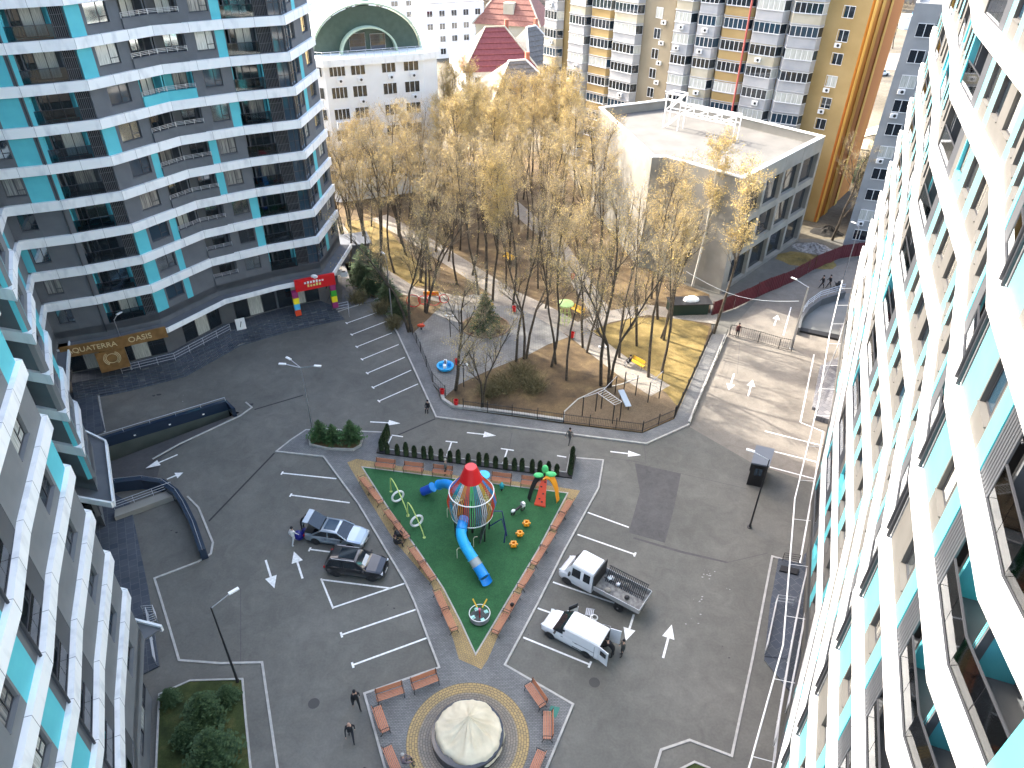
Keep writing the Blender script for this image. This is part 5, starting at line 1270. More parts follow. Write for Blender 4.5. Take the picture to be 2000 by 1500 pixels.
lamp('thin pole at the tip of the upper car park', (767, 632), 8.2, (2.2,), .5)
lamp('slim pole beside the far bend of the red fence', (1642, 560), 8.0, (2.2,), .6)
# park lamps with two white globes
for b, lb in (((906, 757), 'park lamp with two white globes by the low tree'), ((880, 660), 'park lamp with white globes left of the round bed'), ((1165, 650), 'dark park post lamp left of the dry lawn'), ((1173, 722), 'park lamp between path and slope')):
    x, y = G(*b); T = thing('park_lamp', lb, 'park lamp', (x, y, .1)); MB().tube([(0, 0, 0), (0, 0, 2.6)], .05, 6).build('pole', BLACKM, T); MB().bar((-.35, 0, 2.6), (.35, 0, 2.6), .05).build('crossbar', BLACKM, T)
    for sx in (-.35, .35): MB().ball((sx, 0, 2.72), .14, 8, 6).build('lamp_globe', WPLA, T)

# ---------------------------------------------------------------- kiosk
k0, k1, k2, k3 = G(1467, 905, 2.5), G(1502.6, 912, 2.5), G(1513, 878, 2.5), G(1477, 870, 2.5)
kc = ((k0[0] + k2[0]) / 2, (k0[1] + k2[1]) / 2); KI = thing('guard_kiosk', 'small black guard kiosk with grey flat roof in the right car park', 'kiosk', (*kc, 0)); kk = [(p[0] - kc[0], p[1] - kc[1]) for p in (k0, k1, k2, k3)]
ks = [(p[0] * .9, p[1] * .9) for p in kk]
MB().prism(ks, 0.02, 2.44).build('wall', mat('kiosk_black', (.012, .012, .014), .4), KI); MB().prism(kk, 2.44, 2.58).build('roof', mat('kiosk_roof', (.12, .135, .16), .6), KI)
A, B, L, u, n, rz = uv2(ks[1], ks[0]); strip_window(KI, A, u, n, rz, L * .25, 1.2, L * .5, .9, 2, GLASSB, BLACKM, out=.02)
A, B, L, u, n, rz = uv2(ks[0], ks[3]); strip_window(KI, A, u, n, rz, L * .2, 1.2, L * .6, .9, 2, GLASSB, BLACKM, out=.02)
wd = Vector(kk[0]) - Vector(kk[1]); 

# ---------------------------------------------------------------- benches
def bench_parts(wood, L=1.75):
    s = MB(); b = MB(); f = MB()
    for i in range(5): s.box(-L / 2, L / 2, -.24 + i * .1, -.175 + i * .1, .43, .46)
    for i in range(3): s_ = .52 + i * .13; b.obox((-L / 2, .27 + i * .025, s_), (L, 0, 0), (0, .022, 0), (0, .02, .105))
    f.tube([(0, -.30, 0), (0, -.22, .25), (0, -.27, .43), (0, .2, .42), (0, .26, .5), (0, .36, .95)], .024, 5); f.tube([(0, .34, 0), (0, .16, .25), (0, .2, .42)], .024, 5)
    f.tube([(0, -.27, .43), (0, -.29, .66), (0, -.1, .7), (0, .28, .68)], .022, 5); f.tube([(0, -.22, .24), (0, .17, .24)], .018, 4)
    return s.mesh('seat', wood), b.mesh('backrest', wood), f.mesh('frame', BLACKM)
BP = bench_parts(WOOD); BY = bench_parts(YEL)
def bench(a, b, label, parts=BP, group=None, z=.1, single=True):
    A, B = Vector(G(*a, .5)), Vector(G(*b, .5)); c = (A + B) / 2; u = (B - A).normalized(); rz = math.atan2(u.y, u.x)
    T = thing('park_bench', label, 'bench', (c.x, c.y, z), rz, group); inst('seat', parts[0], T); inst('backrest', parts[1], T)
    for x in (-.82, .82): inst('frame', parts[2], T, (x, 0, 0))
    return T
g1 = 'orange slatted benches round the playground'; g2 = 'orange slatted benches round the covered fountain'
def pair(a, b, l1, l2, g):
    A, B = Vector(a), Vector(b); bench(tuple(A), tuple(A.lerp(B, .48)), l1, group=g); bench(tuple(A.lerp(B, .52)), tuple(B), l2, group=g)
for a, b, lb in (((735, 907), (769, 911), 'first bench from the left in the row below the thuja hedge'), ((790, 914), (824, 918), 'second bench from the left below the thuja hedge'), ((847, 920), (881, 924), 'bench below the hedge with the person standing at it'),
              ((962, 935), (996, 939), 'bench below the hedge just right of the rope tower cap'), ((1020, 942), (1054, 946), 'bench half hidden behind the palm climber')): bench(a, b, lb, group=g1)
pair((743, 981), (707, 934), 'second bench down the left playground edge', 'topmost bench on the left playground edge', g1)
pair((795, 1050), (755, 998), 'bench on the left edge next to the black pram', 'bench on the left edge level with the upper white ring', g1)
pair((846, 1131), (805, 1072), 'bench on the left edge opposite the dark car bonnet', 'bench on the left edge just below the black pram', g1)
pair((887, 1230), (854, 1156), 'lowest bench on the left playground edge', 'second lowest bench on the left playground edge', g1)
pair((1113, 979), (1082, 1032), 'topmost bench on the right edge below the palm climber', 'second bench down the right edge', g1)
pair((1079, 1042), (1043, 1101), 'third bench down the right edge beside the empty stalls', 'bench on the right edge near the crew cab truck bonnet', g1)
bench((1038, 1112), (1015, 1150), 'single bench on the right edge beside the truck wheel', group=g1)
pair((1010, 1161), (967, 1236), 'bench on the right edge with a dark bag on its seat', 'lowest bench on the right playground edge', g1)
bench((738, 1364), (786, 1348), 'bench at the top left of the fountain square, nearer the walking men', group=g2); bench((807, 1342), (854, 1324), 'bench at the top of the fountain square beside the lowest parking line', group=g2)
bench((753, 1428), (737, 1382), 'upper bench on the left side of the fountain square', group=g2); bench((778, 1510), (757, 1460), 'bench with the seated grey haired person', group=g2)
bench((1032, 1338), (1060, 1378), 'bench right of the fountain next to the green plate, angled', group=g2); bench((1069, 1392), (1069, 1442), 'bench right of the fountain facing straight left', group=g2); bench((1056, 1470), (1036, 1518), 'bench at the bottom right of the fountain, cut by the frame', group=g2)
g3 = 'yellow benches in the park'
for a, b, lb in (((1233, 703), (1256, 716), 'yellow bench beside the seated park visitor'), ((940, 592), (960, 602), 'yellow bench behind the round conifer bed'), ((1118, 602), (1138, 612), 'yellow bench near the lime green play gazebo'), ((985, 500), (1000, 508), 'yellow bench deep among the trees')): bench(a, b, lb, BY, g3)
for p, lb in (((1004, 612), 'red litter bin on the path behind the conifer bed'), ((1118, 548), 'red litter bin far up the path'), ((1117, 663), 'red litter bin at the path junction'), ((864, 775), 'red litter bin left end of the lower fence'), ((891, 796), 'red litter bin at the curved fence corner'), ((893, 716), 'red litter bin by the blue carousel')):
    x, y = G(*p); T = thing('litter_bin', lb, 'litter bin', (x, y, .12), 0, 'red litter bins in the park'); MB().lathe([(0, .15), (.2, .15), (.24, .8), (.21, .8), (.18, .2)], 10).build('bin', RED, T); MB().tube([(-.3, 0, 0), (-.3, 0, .95), (.3, 0, .95), (.3, 0, 0)], .025, 5).build('stand', BLACKM, T)

# ---------------------------------------------------------------- covered fountain
FT = thing('covered_fountain', 'round fountain basin hidden under a crumpled cream cover', 'fountain', (PC[0], PC[1], .1))
MB().lathe([(0, 0), (2.15, 0), (2.15, .75), (1.95, .78), (1.95, .6), (0, .6)], 48).build('basin', mat('basin_granite', (.03, .034, .042), .25), FT)
CLO = mat('cream_tarp', (.55, .48, .34), .7, col2=(.66, .59, .44), scale=1.2)
r_ = random.Random(5); m = MB(); nr, na = 18, 120; fold = [r_.uniform(0, 6.28) for _ in range(34)]; fa = [r_.uniform(.02, .10) for _ in range(34)]; pk = Vector((.05, .35))
vs = []
for i in range(nr + 1):
    t = i / nr
    for j in range(na):
        a = 2 * math.pi * j / na; sag = 1 + .05 * math.sin(3 * a + 1) ; low = max(0, math.cos(a + 2.35)) ** 3
        R = 2.2 * (1 - .16 * low) + (.03 * math.sin(7 * a) + .025 * math.sin(13 * a + 1) + .012 * math.sin(31 * a)) * (t > .8)
        x = pk.x * (1 - t) + R * t * math.cos(a); y = pk.y * (1 - t) + R * t * math.sin(a)
        z = 1.95 - 1.15 * t ** .75 * sag
        for q in range(34):
            z += fa[q] * 1.0 * math.exp(-((a - fold[q] + math.pi) % (2 * math.pi) - math.pi) ** 2 / (.004 + .006 * (q % 4))) * math.sin(math.pi * min(1, t * 1.15)) * (1 if q % 3 else -1)
        if t > .9: z -= .45 * (t - .9) / .1
        z += .03 * math.sin(9 * a + 12 * t) * t + .02 * math.sin(23 * a + 20 * t) * (t > .5); vs.append((x, y, z))
fs = [(i * na + j, (i + 1) * na + j, (i + 1) * na + (j + 1) % na, i * na + (j + 1) % na) for i in range(nr) for j in range(na)]
m.add(vs, fs); m.build('cover', CLO, FT, smooth=True)

# ---------------------------------------------------------------- playground
RT = thing('rope_tower', 'egg shaped rope climbing tower with a red cone cap and coloured ribs', 'play tower', (*G(923, 1042), .12))
MB().lathe([(.0, 6.95), (.42, 6.95), (.46, 6.9), (.86, 5.75), (.80, 5.75), (.4, 6.8)], 24).build('cap', RED, RT)
m = MB(); m.ring((0, 0, 4.5), 1.68, .045, 36, 6); m.ring((0, 0, 2.2), 1.58, .045, 36, 6); m.build('ring', WPLA, RT)
cols = [REDO, REDO, CYAN, WPLA, ORNG, REDO, GRNP, CYAN, WPLA, YEL, REDO, BLU]
prof = [(.80, 5.8), (1.66, 4.5), (1.86, 3.5), (1.58, 2.2)]
for g_i in range(24):
    m = MB()
    for s in range(3):
        a = 2 * math.pi * (g_i * 3 + s) / 72; m.tube([(rr * math.cos(a), rr * math.sin(a), zz) for rr, zz in prof], .022, 4)
    m.build('rope_rib', cols[g_i % 12], RT)
MB().lathe([(0, 2.2), (1.5, 2.2), (1.5, 2.3), (0, 2.3)], 24).build('deck', BLACKM, RT)
m = MB(); m.tube([(0, 0, 0), (0, 0, 6.8)], .09, 8)
for i in range(6): a = i * 1.047 + .3; m.tube([(1.35 * math.cos(a), 1.35 * math.sin(a), 0), (1.4 * math.cos(a), 1.4 * math.sin(a), 2.3)], .06, 6)
m.tube([(-.6, -.2, 2.3), (-.6, -.2, 4.4)], .05, 5); m.build('post', BLACKM, RT)
m = MB(); m.lathe([(0, 4.3), (.9, 4.3), (.9, 4.36), (0, 4.36)], 16); m.build('upper_deck', mat('deck_grey', (.1, .11, .12), .6), RT)
m = MB(); m.obox((.6, -1.2, 0), (.05, 0, 0), (0, 1.2, 0), (.5, .2, 2.0)); m.build('climbing_panel', mat('panel_grey', (.12, .13, .13), .5), RT)
def rel(p, z, o): q = G(p[0], p[1], z); return (q[0] - o[0], q[1] - o[1], z - .12)
o_ = G(923, 1042)
sp = [rel((906, 1012), 2.9, o_), rel((902, 1030), 2.75, o_), rel((901, 1046), 2.45, o_), rel((909, 1066), 2.05, o_), rel((921, 1086), 1.6, o_), rel((932, 1104), 1.15, o_), rel((943, 1122), .75, o_), rel((950, 1136), .5, o_)]
def curve(pts, n=4):
    P = [Vector(p) for p in pts]; out = []
    for i in range(len(P) - 1):
        p0, p1, p2, p3 = P[max(i - 1, 0)], P[i], P[i + 1], P[min(i + 2, len(P) - 1)]
        for k in range(n):
            t = k / n; out.append(.5 * ((2 * p1) + (p2 - p0) * t + (2 * p0 - 5 * p1 + 4 * p2 - p3) * t * t + (3 * p1 - p0 - 3 * p2 + p3) * t ** 3))
    out.append(P[-1]); return out
cs = curve(sp)
for k, (i0, i1, mm) in enumerate(((0, 5, BLU), (5, 12, BLUL), (12, 17, BLUL), (17, 20, mat('clear_slide', (.35, .38, .38), .2)), (20, 25, BLU))):
    MB().tube(cs[i0:i1 + 1], .40, 14, cap=False).build('slide_section', mm, RT, smooth=True)
    m = MB(); d = (cs[i1] - cs[i1 - 1]).normalized(); m.tube([cs[i1] - d * .03, cs[i1] + d * .03], .44, 14); m.build('slide_collar', mm, RT)
m = MB(); en = cs[25:]; base = len(m.v)
for p in en + [en[-1] + (en[-1] - en[-2]) * 1.5 + Vector((0, 0, .05))]:
    d = (en[-1] - en[0]).normalized(); sdv = Vector((d.y, -d.x, 0)).normalized()
    for j in range(9): a = math.pi + math.pi * j / 8; q = p + sdv * math.cos(a) * .42 + Vector((0, 0, math.sin(a) * .34 + .06)); m.v.append(tuple(q))
for i in range(len(en)): 
    for j in range(8): m.f.append((base + i * 9 + j, base + i * 9 + j + 1, base + (i + 1) * 9 + j + 1, base + (i + 1) * 9 + j)); m.m.append(0)
m.build('slide_end', BLU, RT)
s2 = [rel((902, 962), 4.0, o_), rel((890, 955), 3.4, o_), rel((872, 945), 2.4, o_), rel((853, 948), 1.4, o_), rel((838, 955), .8, o_), rel((826, 960), .4, o_)]; c2_ = curve(s2)
MB().tube(c2_[0:5], .38, 12, cap=False).build('slide_section', BLUL, RT, smooth=True); MB().tube(c2_[5:12], .38, 12, cap=False).build('slide_section', BLU, RT, smooth=True); MB().tube(c2_[14:21], .38, 12, cap=False).build('slide_section', BLUD, RT, smooth=True)
m = MB()
for i in (4, 5, 11, 14): d = (c2_[i + 1] - c2_[i]).normalized(); m.tube([c2_[i] - d * .04, c2_[i] + d * .04], .43, 12)
m.build('slide_collar', BLU, RT)
MB().lathe([(0, 0), (.5, 0), (.5, .06), (0, .06)], 16, c=(.85, 1.3, 4.9)).build('blue_disc', BLUL, RT)
m = MB(); q0 = rel((968, 990), 2.2, o_); q1 = rel((984, 1030), .12, o_); m.tube([(1.4, .2, 2.2), (2.3, .3, 2.1), (2.5, -.1, 1.2), (2.7, -.3, 0)], .05, 6); m.tube([(1.4, -.4, 1.2), (2.3, -.3, 1.9), (2.6, -.7, .9), (2.5, -1.0, 0)], .05, 6); m.build('curved_ladder', NAVY, RT)
for p in ((893, 1090), (925, 1068), (874, 1010)):
    q = rel(p, .12, o_); MB().tube([(q[0], q[1], 0), (q[0], q[1], .9), (q[0] + .1, q[1] + .1, 1.0), (q[0] + .3, q[1] + .15, .98)], .03, 5).build('slide_support', CREAM, RT)
# palm climber
pc = G(1062, 976); PL = thing('palm_climber', 'palm shaped climber with red, orange and black slabs under green leaves', 'climbing frame', (*pc, .12))
def slab(path, w0, w1, m_, name, th=.14, holes=True):
    b = MB(); P = curve(path, 4); n = len(P)
    d0 = (P[-1] - P[0]); sd_ = Vector((d0.y, -d0.x, 0)).normalized()
    for i in range(n - 1):
        t = i / (n - 1); t2 = (i + 1) / (n - 1); a, c = w0 + (w1 - w0) * t, w0 + (w1 - w0) * t2; up = Vector((0, 0, th))
        q = [P[i] - sd_ * a / 2, P[i] + sd_ * a / 2, P[i + 1] + sd_ * c / 2, P[i + 1] - sd_ * c / 2]
        b.add(q + [p + up for p in q], [(0, 1, 2, 3), (7, 6, 5, 4), (0, 4, 5, 1), (1, 5, 6, 2), (2, 6, 7, 3), (3, 7, 4, 0)])
    o = b.build(name, m_, PL)
    if holes:
        h = MB()
        for i, t in enumerate((.25, .45, .62, .8, .9)):
            p = P[int(t * (n - 1))] + sd_ * (.12 if i % 2 else -.12) + Vector((0, 0, th + .01)); h.ball(tuple(p), (.09, .09, .05), 8, 4)
        h.build('grip_hole', BLACK if m_ is not BLACK else BLACKM, o)
slab([(0, .35, 2.0), (-.1, 0, 1.5), (-.25, -.5, .6), (-.35, -.9, 0)], .35, .95, REDO, 'red_slab')
slab([(0, .35, 2.0), (.5, .45, 1.95), (.95, .1, 1.2), (1.15, -.35, 0)], .75, .45, ORNG, 'orange_slab', holes=False)
slab([(0, .35, 2.0), (-.6, .4, 1.8), (-1.0, .1, 1.0), (-1.25, -.2, 0)], .5, .5, BLACK, 'black_slab', holes=False)
MB().tube([(0, .4, 0), (0, .4, 2.6)], .07, 6).build('post', BLACKM, PL)
for c, r3 in (((0, .45, 2.9), (.28, .2, .42)), ((.5, .6, 2.2), (.5, .28, .2)), ((-.5, .5, 2.15), (.45, .28, .2)), ((.1, .95, 2.2), (.25, .4, .18))): MB().ball(c, r3, 10, 6).build('palm_leaf', GRNP, PL, smooth=True)
# hoop arches
for b0, ap, b1, rc, lb in (((764, 962), (770, 933), (797, 1008), (777, 970), 'first lime arch with a white hoop, nearer the upper benches'), ((797, 1010), (804, 979), (829, 1052), (814, 1018), 'second lime arch with a white hoop, nearer the rope tower slide')):
    o = G(*b0); T = thing('hoop_arch', lb, 'play arch', (*o, .12)); e = G(*b1); e = (e[0] - o[0], e[1] - o[1])
    P = [(0, 0, 0), (.05, 0, 1.3), (e[0] * .12, e[1] * .12, 1.75), (e[0] * .35, e[1] * .35, 1.7), (e[0] * .65, e[1] * .65, 1.15), (e[0] * .9, e[1] * .9, .5), (e[0], e[1], 0)]
    MB().tube(curve(P, 3), .045, 7).build('arch', LIME, T, smooth=True); q = G(*rc, .75); m = MB(); m.ring((0, 0, 0), .50, .09, 24, 8, axis='Y', squash=1.0); h = m.build('hoop', WPLA, T, smooth=True, loc=(q[0] - o[0], q[1] - o[1], .68)); h.rotation_euler = (0, 0, math.radians(35))
    for p in ((0, 0), e): MB().lathe([(0, .03), (.12, .03), (.12, 0)], 8, c=(p[0], p[1], 0)).build('foot_plate', LIME, T)
for p, lb in (((1028, 1029), 'orange stepping pot furthest from the slide'), ((1015, 1049), 'middle orange stepping pot'), ((1003, 1070), 'orange stepping pot closest to the slide')):
    x, y = G(*p); T = thing('stepping_pot', lb, 'play stool', (x, y, .12), 0, 'orange stepping pots in a row'); m = MB(); m.lathe([(.10, .12), (.22, .12), (.24, .45), (.12, .47), (.10, .12)], 12); m.build('seat', ORNG, T)
    m = MB()
    for i in range(6): a = i * 1.047; m.tube([(.2 * math.cos(a), .2 * math.sin(a), .3), (.33 * math.cos(a), .33 * math.sin(a), .3)], .085, 7)
    m.build('knob', ORNG, T); MB().tube([(0, 0, 0), (0, 0, .15)], .1, 8).build('spring', BLACKM, T)
x, y = G(980, 960); T = thing('spring_rider', 'small cyan spring rider behind the rope tower', 'spring rider', (x, y, .12)); MB().lathe([(.0, .3), (.18, .32), (.2, .6), (.08, .9), (0, .92)], 10).build('body', CYAN, T, smooth=True); MB().tube([(0, 0, 0), (0, 0, .35)], .08, 8).build('spring', BLACKM, T); MB().bar((-.25, 0, .7), (.25, 0, .7), .04).build('handle', CYAN, T)
x, y = G(1011, 1004); T = thing('spring_rider', 'grey and black motorbike shaped spring rider', 'spring rider', (x, y, .12), .6); m = MB(); m.tube([(-.5, 0, .35), (0, 0, .5), (.35, 0, .65)], .12, 6); m.build('body', BLACKM, T); m = MB(); m.rbox((.5, 0, .7), (.3, .3, .35)); m.ball((-.45, 0, .5), (.22, .14, .14), 8, 5); m.build('fairing', WPLA, T)
m = MB(); m.ring((-.45, 0, .22), .17, .05, 14, 5, axis='Y'); m.ring((.5, 0, .22), .17, .05, 14, 5, axis='Y'); m.build('wheel', BLACK, T); MB().bar((.35, -.3, .95), (.35, .3, .95), .04).build('handlebar', BLACKM, T)
x, y = G(937, 1210); T = thing('carousel', 'round play carousel with pale seats at the tip of the green triangle', 'carousel', (x, y, .12)); m = MB(); m.ring((0, 0, .62), .72, .03, 28, 5); m.build('rim', WPLA, T)
MB().lathe([(0, .12), (.7, .12), (.7, .16), (0, .16)], 24).build('platform', mat('carousel_deck', (.05, .07, .065), .5), T); m = MB()
for i in range(8): a = i * .785; m.tube([(0, 0, .62), (.72 * math.cos(a), .72 * math.sin(a), .62)], .014, 4)
m.build('spoke', BLACKM, T); MB().tube([(0, 0, 0), (0, 0, 1.0)], .05, 6).build('post', RED, T); MB().ball((0, 0, 1.02), .1, 8, 5).build('hub', mat('pink_hub', (.7, .15, .3), .4), T)
for i in range(4): a = i * 1.57 + .5; MB().rbox((.5 * math.cos(a), .5 * math.sin(a), .45), (.26, .26, .04), a).build('seat', mat('mint_seat', (.35, .68, .62), .4), T)
for a in (2.2, .95): MB().tube([(.3 * math.cos(a), .3 * math.sin(a), .9), (.85 * math.cos(a), .85 * math.sin(a), 1.25)], .05, 6).build('handle_bar', YEL, T)
# ---------------------------------------------------------------- park equipment
x, y = G(870, 722); T = thing('spinner', 'blue and white round spinner in the left plaza', 'carousel', (x, y, .12)); m = MB(); m.lathe([(0, .2), (.85, .2), (.9, .45), (.7, .45), (.65, .28), (0, .28)], 20); m.build('bowl', BLUL, T)
for i in range(4): a = i * 1.57; MB().rbox((.45 * math.cos(a), .45 * math.sin(a), .6), (.35, .3, .35), a).build('seat', [BLU, WPLA, BLUL, WPLA][i], T)
MB().tube([(0, 0, 0), (0, 0, 1.1)], .06, 6).build('post', BLACKM, T)
def posts(T, o, L, h, r=.055, mm=BLACKM):
    for p in L: q = G(*p, .12); MB().tube([(q[0] - o[0], q[1] - o[1], 0), (q[0] - o[0], q[1] - o[1], h)], r, 6).build('post', mm, T)
o = G(1190, 815); T = thing('monkey_bars', 'monkey bars with pale rungs and black posts in the exercise yard', 'climbing frame', (*o, .12)); pp = [(1137, 812), (1163, 803), (1174, 798), (1196, 827), (1210, 821), (1201, 770)]; posts(T, o, pp, 2.2)
L_ = lambda p, z: (G(*p, .12)[0] - o[0], G(*p, .12)[1] - o[1], z); m = MB(); m.tube([L_((1137, 812), 2.2), L_((1163, 803), 2.2)], .03, 5); m.tube([L_((1163, 803), 2.2), L_((1174, 798), 2.2), L_((1201, 770), 2.2)], .03, 5)
a0, a1, b0, b1 = Vector(L_((1163, 803), 2.2)), Vector(L_((1196, 827), 2.2)), Vector(L_((1176, 796), 2.2)), Vector(L_((1210, 821), 2.2))
m.tube([a0, a1], .03, 5); m.tube([b0, b1], .03, 5)
for i in range(9): m.tube([a0.lerp(a1, i / 8), b0.lerp(b1, i / 8)], .022, 4)
m.build('rung', STEEL, T)
x, y = G(1221, 794); T = thing('sit_up_board', 'sloping pale blue board of the exercise yard', 'exercise board', (x, y, .12), 0); m = MB(); m.obox((-.75, .75, 1.25), (.55, .12, 0), (.65, -1.5, -.85), (.02, 0, .06)); m.build('board', mat('pale_board', (.45, .52, .60), .4), T); MB().tube([(-.45, .8, 0), (-.45, .8, 1.25)], .04, 5).build('leg', BLACKM, T); MB().tube([(.2, -.65, 0), (.2, -.65, .45)], .04, 5).build('leg', BLACKM, T)
o = G(1250, 785); T = thing('pull_up_bars', 'stepped pull-up bars with tall black posts beside the lawn fence', 'exercise frame', (*o, .12)); posts(T, o, [(1218, 765), (1241, 772), (1265, 786)], 2.4); posts(T, o, [(1287, 778)], 3.4); L_ = lambda p, z: (G(*p, .12)[0] - o[0], G(*p, .12)[1] - o[1], z); m = MB(); m.tube([L_((1218, 765), 2.35), L_((1241, 772), 2.35)], .03, 5)
for i in range(7): m.tube([L_((1265, 786), 1.0 + .2 * i), L_((1287, 778), 1.0 + .2 * i)], .022, 4)
m.tube([L_((1265, 786), 2.4), L_((1287, 778), 3.3)], .03, 5); m.build('rung', STEEL, T)
x, y = G(1102, 634); T = thing('play_gazebo', 'lime green wire play gazebo with flat mushroom roof', 'play house', (x, y, .12)); MB().lathe([(0, 2.9), (.9, 2.7), (.95, 2.6), (0, 2.65)], 16).build('roof', mat('lime_roof', (.45, .62, .22), .4), T); m = MB()
for i in range(8): a = i * .785; m.tube([(.5 * math.cos(a), .5 * math.sin(a), 0), (.72 * math.cos(a), .72 * math.sin(a), .9), (.3 * math.cos(a), .3 * math.sin(a), 2.6)], .025, 4)
for z, r in ((.5, .65), (1.1, .7), (1.7, .56)): m.ring((0, 0, z), r, .02, 16, 4)
m.build('wire_frame', LIME, T)
x, y = G(842, 606); T = thing('play_loops', 'red hoops and orange panel of a play frame on the sunny path', 'climbing frame', (x, y, .12)); m = MB()
for i, xx in enumerate((-2.0, -.9, .3, 1.5)): m.ring((xx, .2 * i, 1.1), .55 if i % 2 else .8, .05, 18, 5, axis='Y')
m.build('hoop', RED, T); MB().rbox((0, .9, 1.6), (1.8, .1, .5)).build('panel', ORNG, T)
x, y = G(823, 645); T = thing('spring_rider', 'orange red spring rider at the edge of the left plaza', 'spring rider', (x, y, .12)); MB().ball((0, 0, .5), (.45, .2, .22), 10, 6).build('body', REDO, T); MB().tube([(0, 0, 0), (0, 0, .4)], .09, 8).build('spring', BLACKM, T); MB().bar((.2, -.3, .75), (.2, .3, .75), .05).build('handle', REDO, T)
# ================================================================ vehicles
def paint(name, col, metal=0.3, rough=0.28): return mat(name, col, rough, metal=metal, coat=0.8)
SILV = paint('silver_blue_paint', (.30, .36, .42), .6); BLKP = paint('black_paint', (.012, .014, .018), .3); WHTP = paint('white_paint', (.74, .75, .76), 0.0)
CGL = mat('car_glass', (.012, .018, .024), .03, spec=.8); TYRE = mat('tyre_rubber', (.018, .018, .019), .85); RIMM = mat('alloy_rim', (.35, .35, .36), .3, metal=.8); CHR = mat('lamp_glass', (.6, .62, .64), .15); REDL = mat('tail_lamp_red', (.35, .01, .01), .25); TRIM = mat('black_trim', (.02, .02, .021), .6)
NUMP = mat('number_plate_white', (.7, .7, .68), .5)
def wheel(par, x, y, r=.33, w_=.23):
    def f(): return MB().lathe([(.2, -.5), (.92, -.5), (1, -.38), (1, .38), (.92, .5), (.2, .5)], 20).mesh('tyre', TYRE)
    def g():
        b = MB(); b.lathe([(0, .40), (.18, .42), (.2, .34), (.56, .36), (.66, .46), (.7, .5)], 20)
        for i in range(5): a = i * 1.2566; b.obox((.12 * math.cos(a) - .05 * math.sin(a), .12 * math.sin(a) + .05 * math.cos(a), .38), (.5 * math.cos(a), .5 * math.sin(a), 0), (.1 * math.sin(a), -.1 * math.cos(a), 0), (0, 0, .08))
        return b.mesh('rim', RIMM)
    s = 1 if y > 0 else -1
    e = inst('wheel', cached('tyre', f), par, (x, y, r)); e.rotation_euler = (-math.pi / 2 * s, 0, 0); e.scale = (r, r, w_)
    rm_ = inst('rim', cached('rim', g), e)
    return e
def loft(secs, mi=0, nprof=None):
    """secs: list of (x, [(y,z)...half outline from bottom centre to top centre]) mirrored"""
    b = MB(); full = []
    for x, hp in secs:
        ring = [(x, y, z) for y, z in hp] + [(x, -y, z) for y, z in hp[::-1] if y > 1e-4]
        full.append(ring)
    n = len(full[0])
    for r_ in full: b.v.extend(r_)
    for i in range(len(full) - 1):
        for j in range(n):
            b.f.append((i * n + j, (i + 1) * n + j, (i + 1) * n + (j + 1) % n, i * n + (j + 1) % n)); b.m.append(mi)
    b.f.append(tuple(range(n))); b.m.append(mi); b.f.append(tuple(range((len(full) - 1) * n, len(full) * n))[::-1]); b.m.append(mi)
    return b
def hull(L, W, spec):
    """spec: (x fraction -0.5..0.5, width factor, z bottom, z shoulder, z top)"""
    s = []
    for fx, wf, zb, zs, zt in spec:
        w = W / 2 * wf; s.append((fx * L, [(0.0001, zb), (w * .9, zb), (w, zb + (zs - zb) * .3), (w, zb + (zs - zb) * .75), (w * .95, zs), (w * .80, zs + (zt - zs) * .75), (0.0001, zt)]))
    return loft(s)
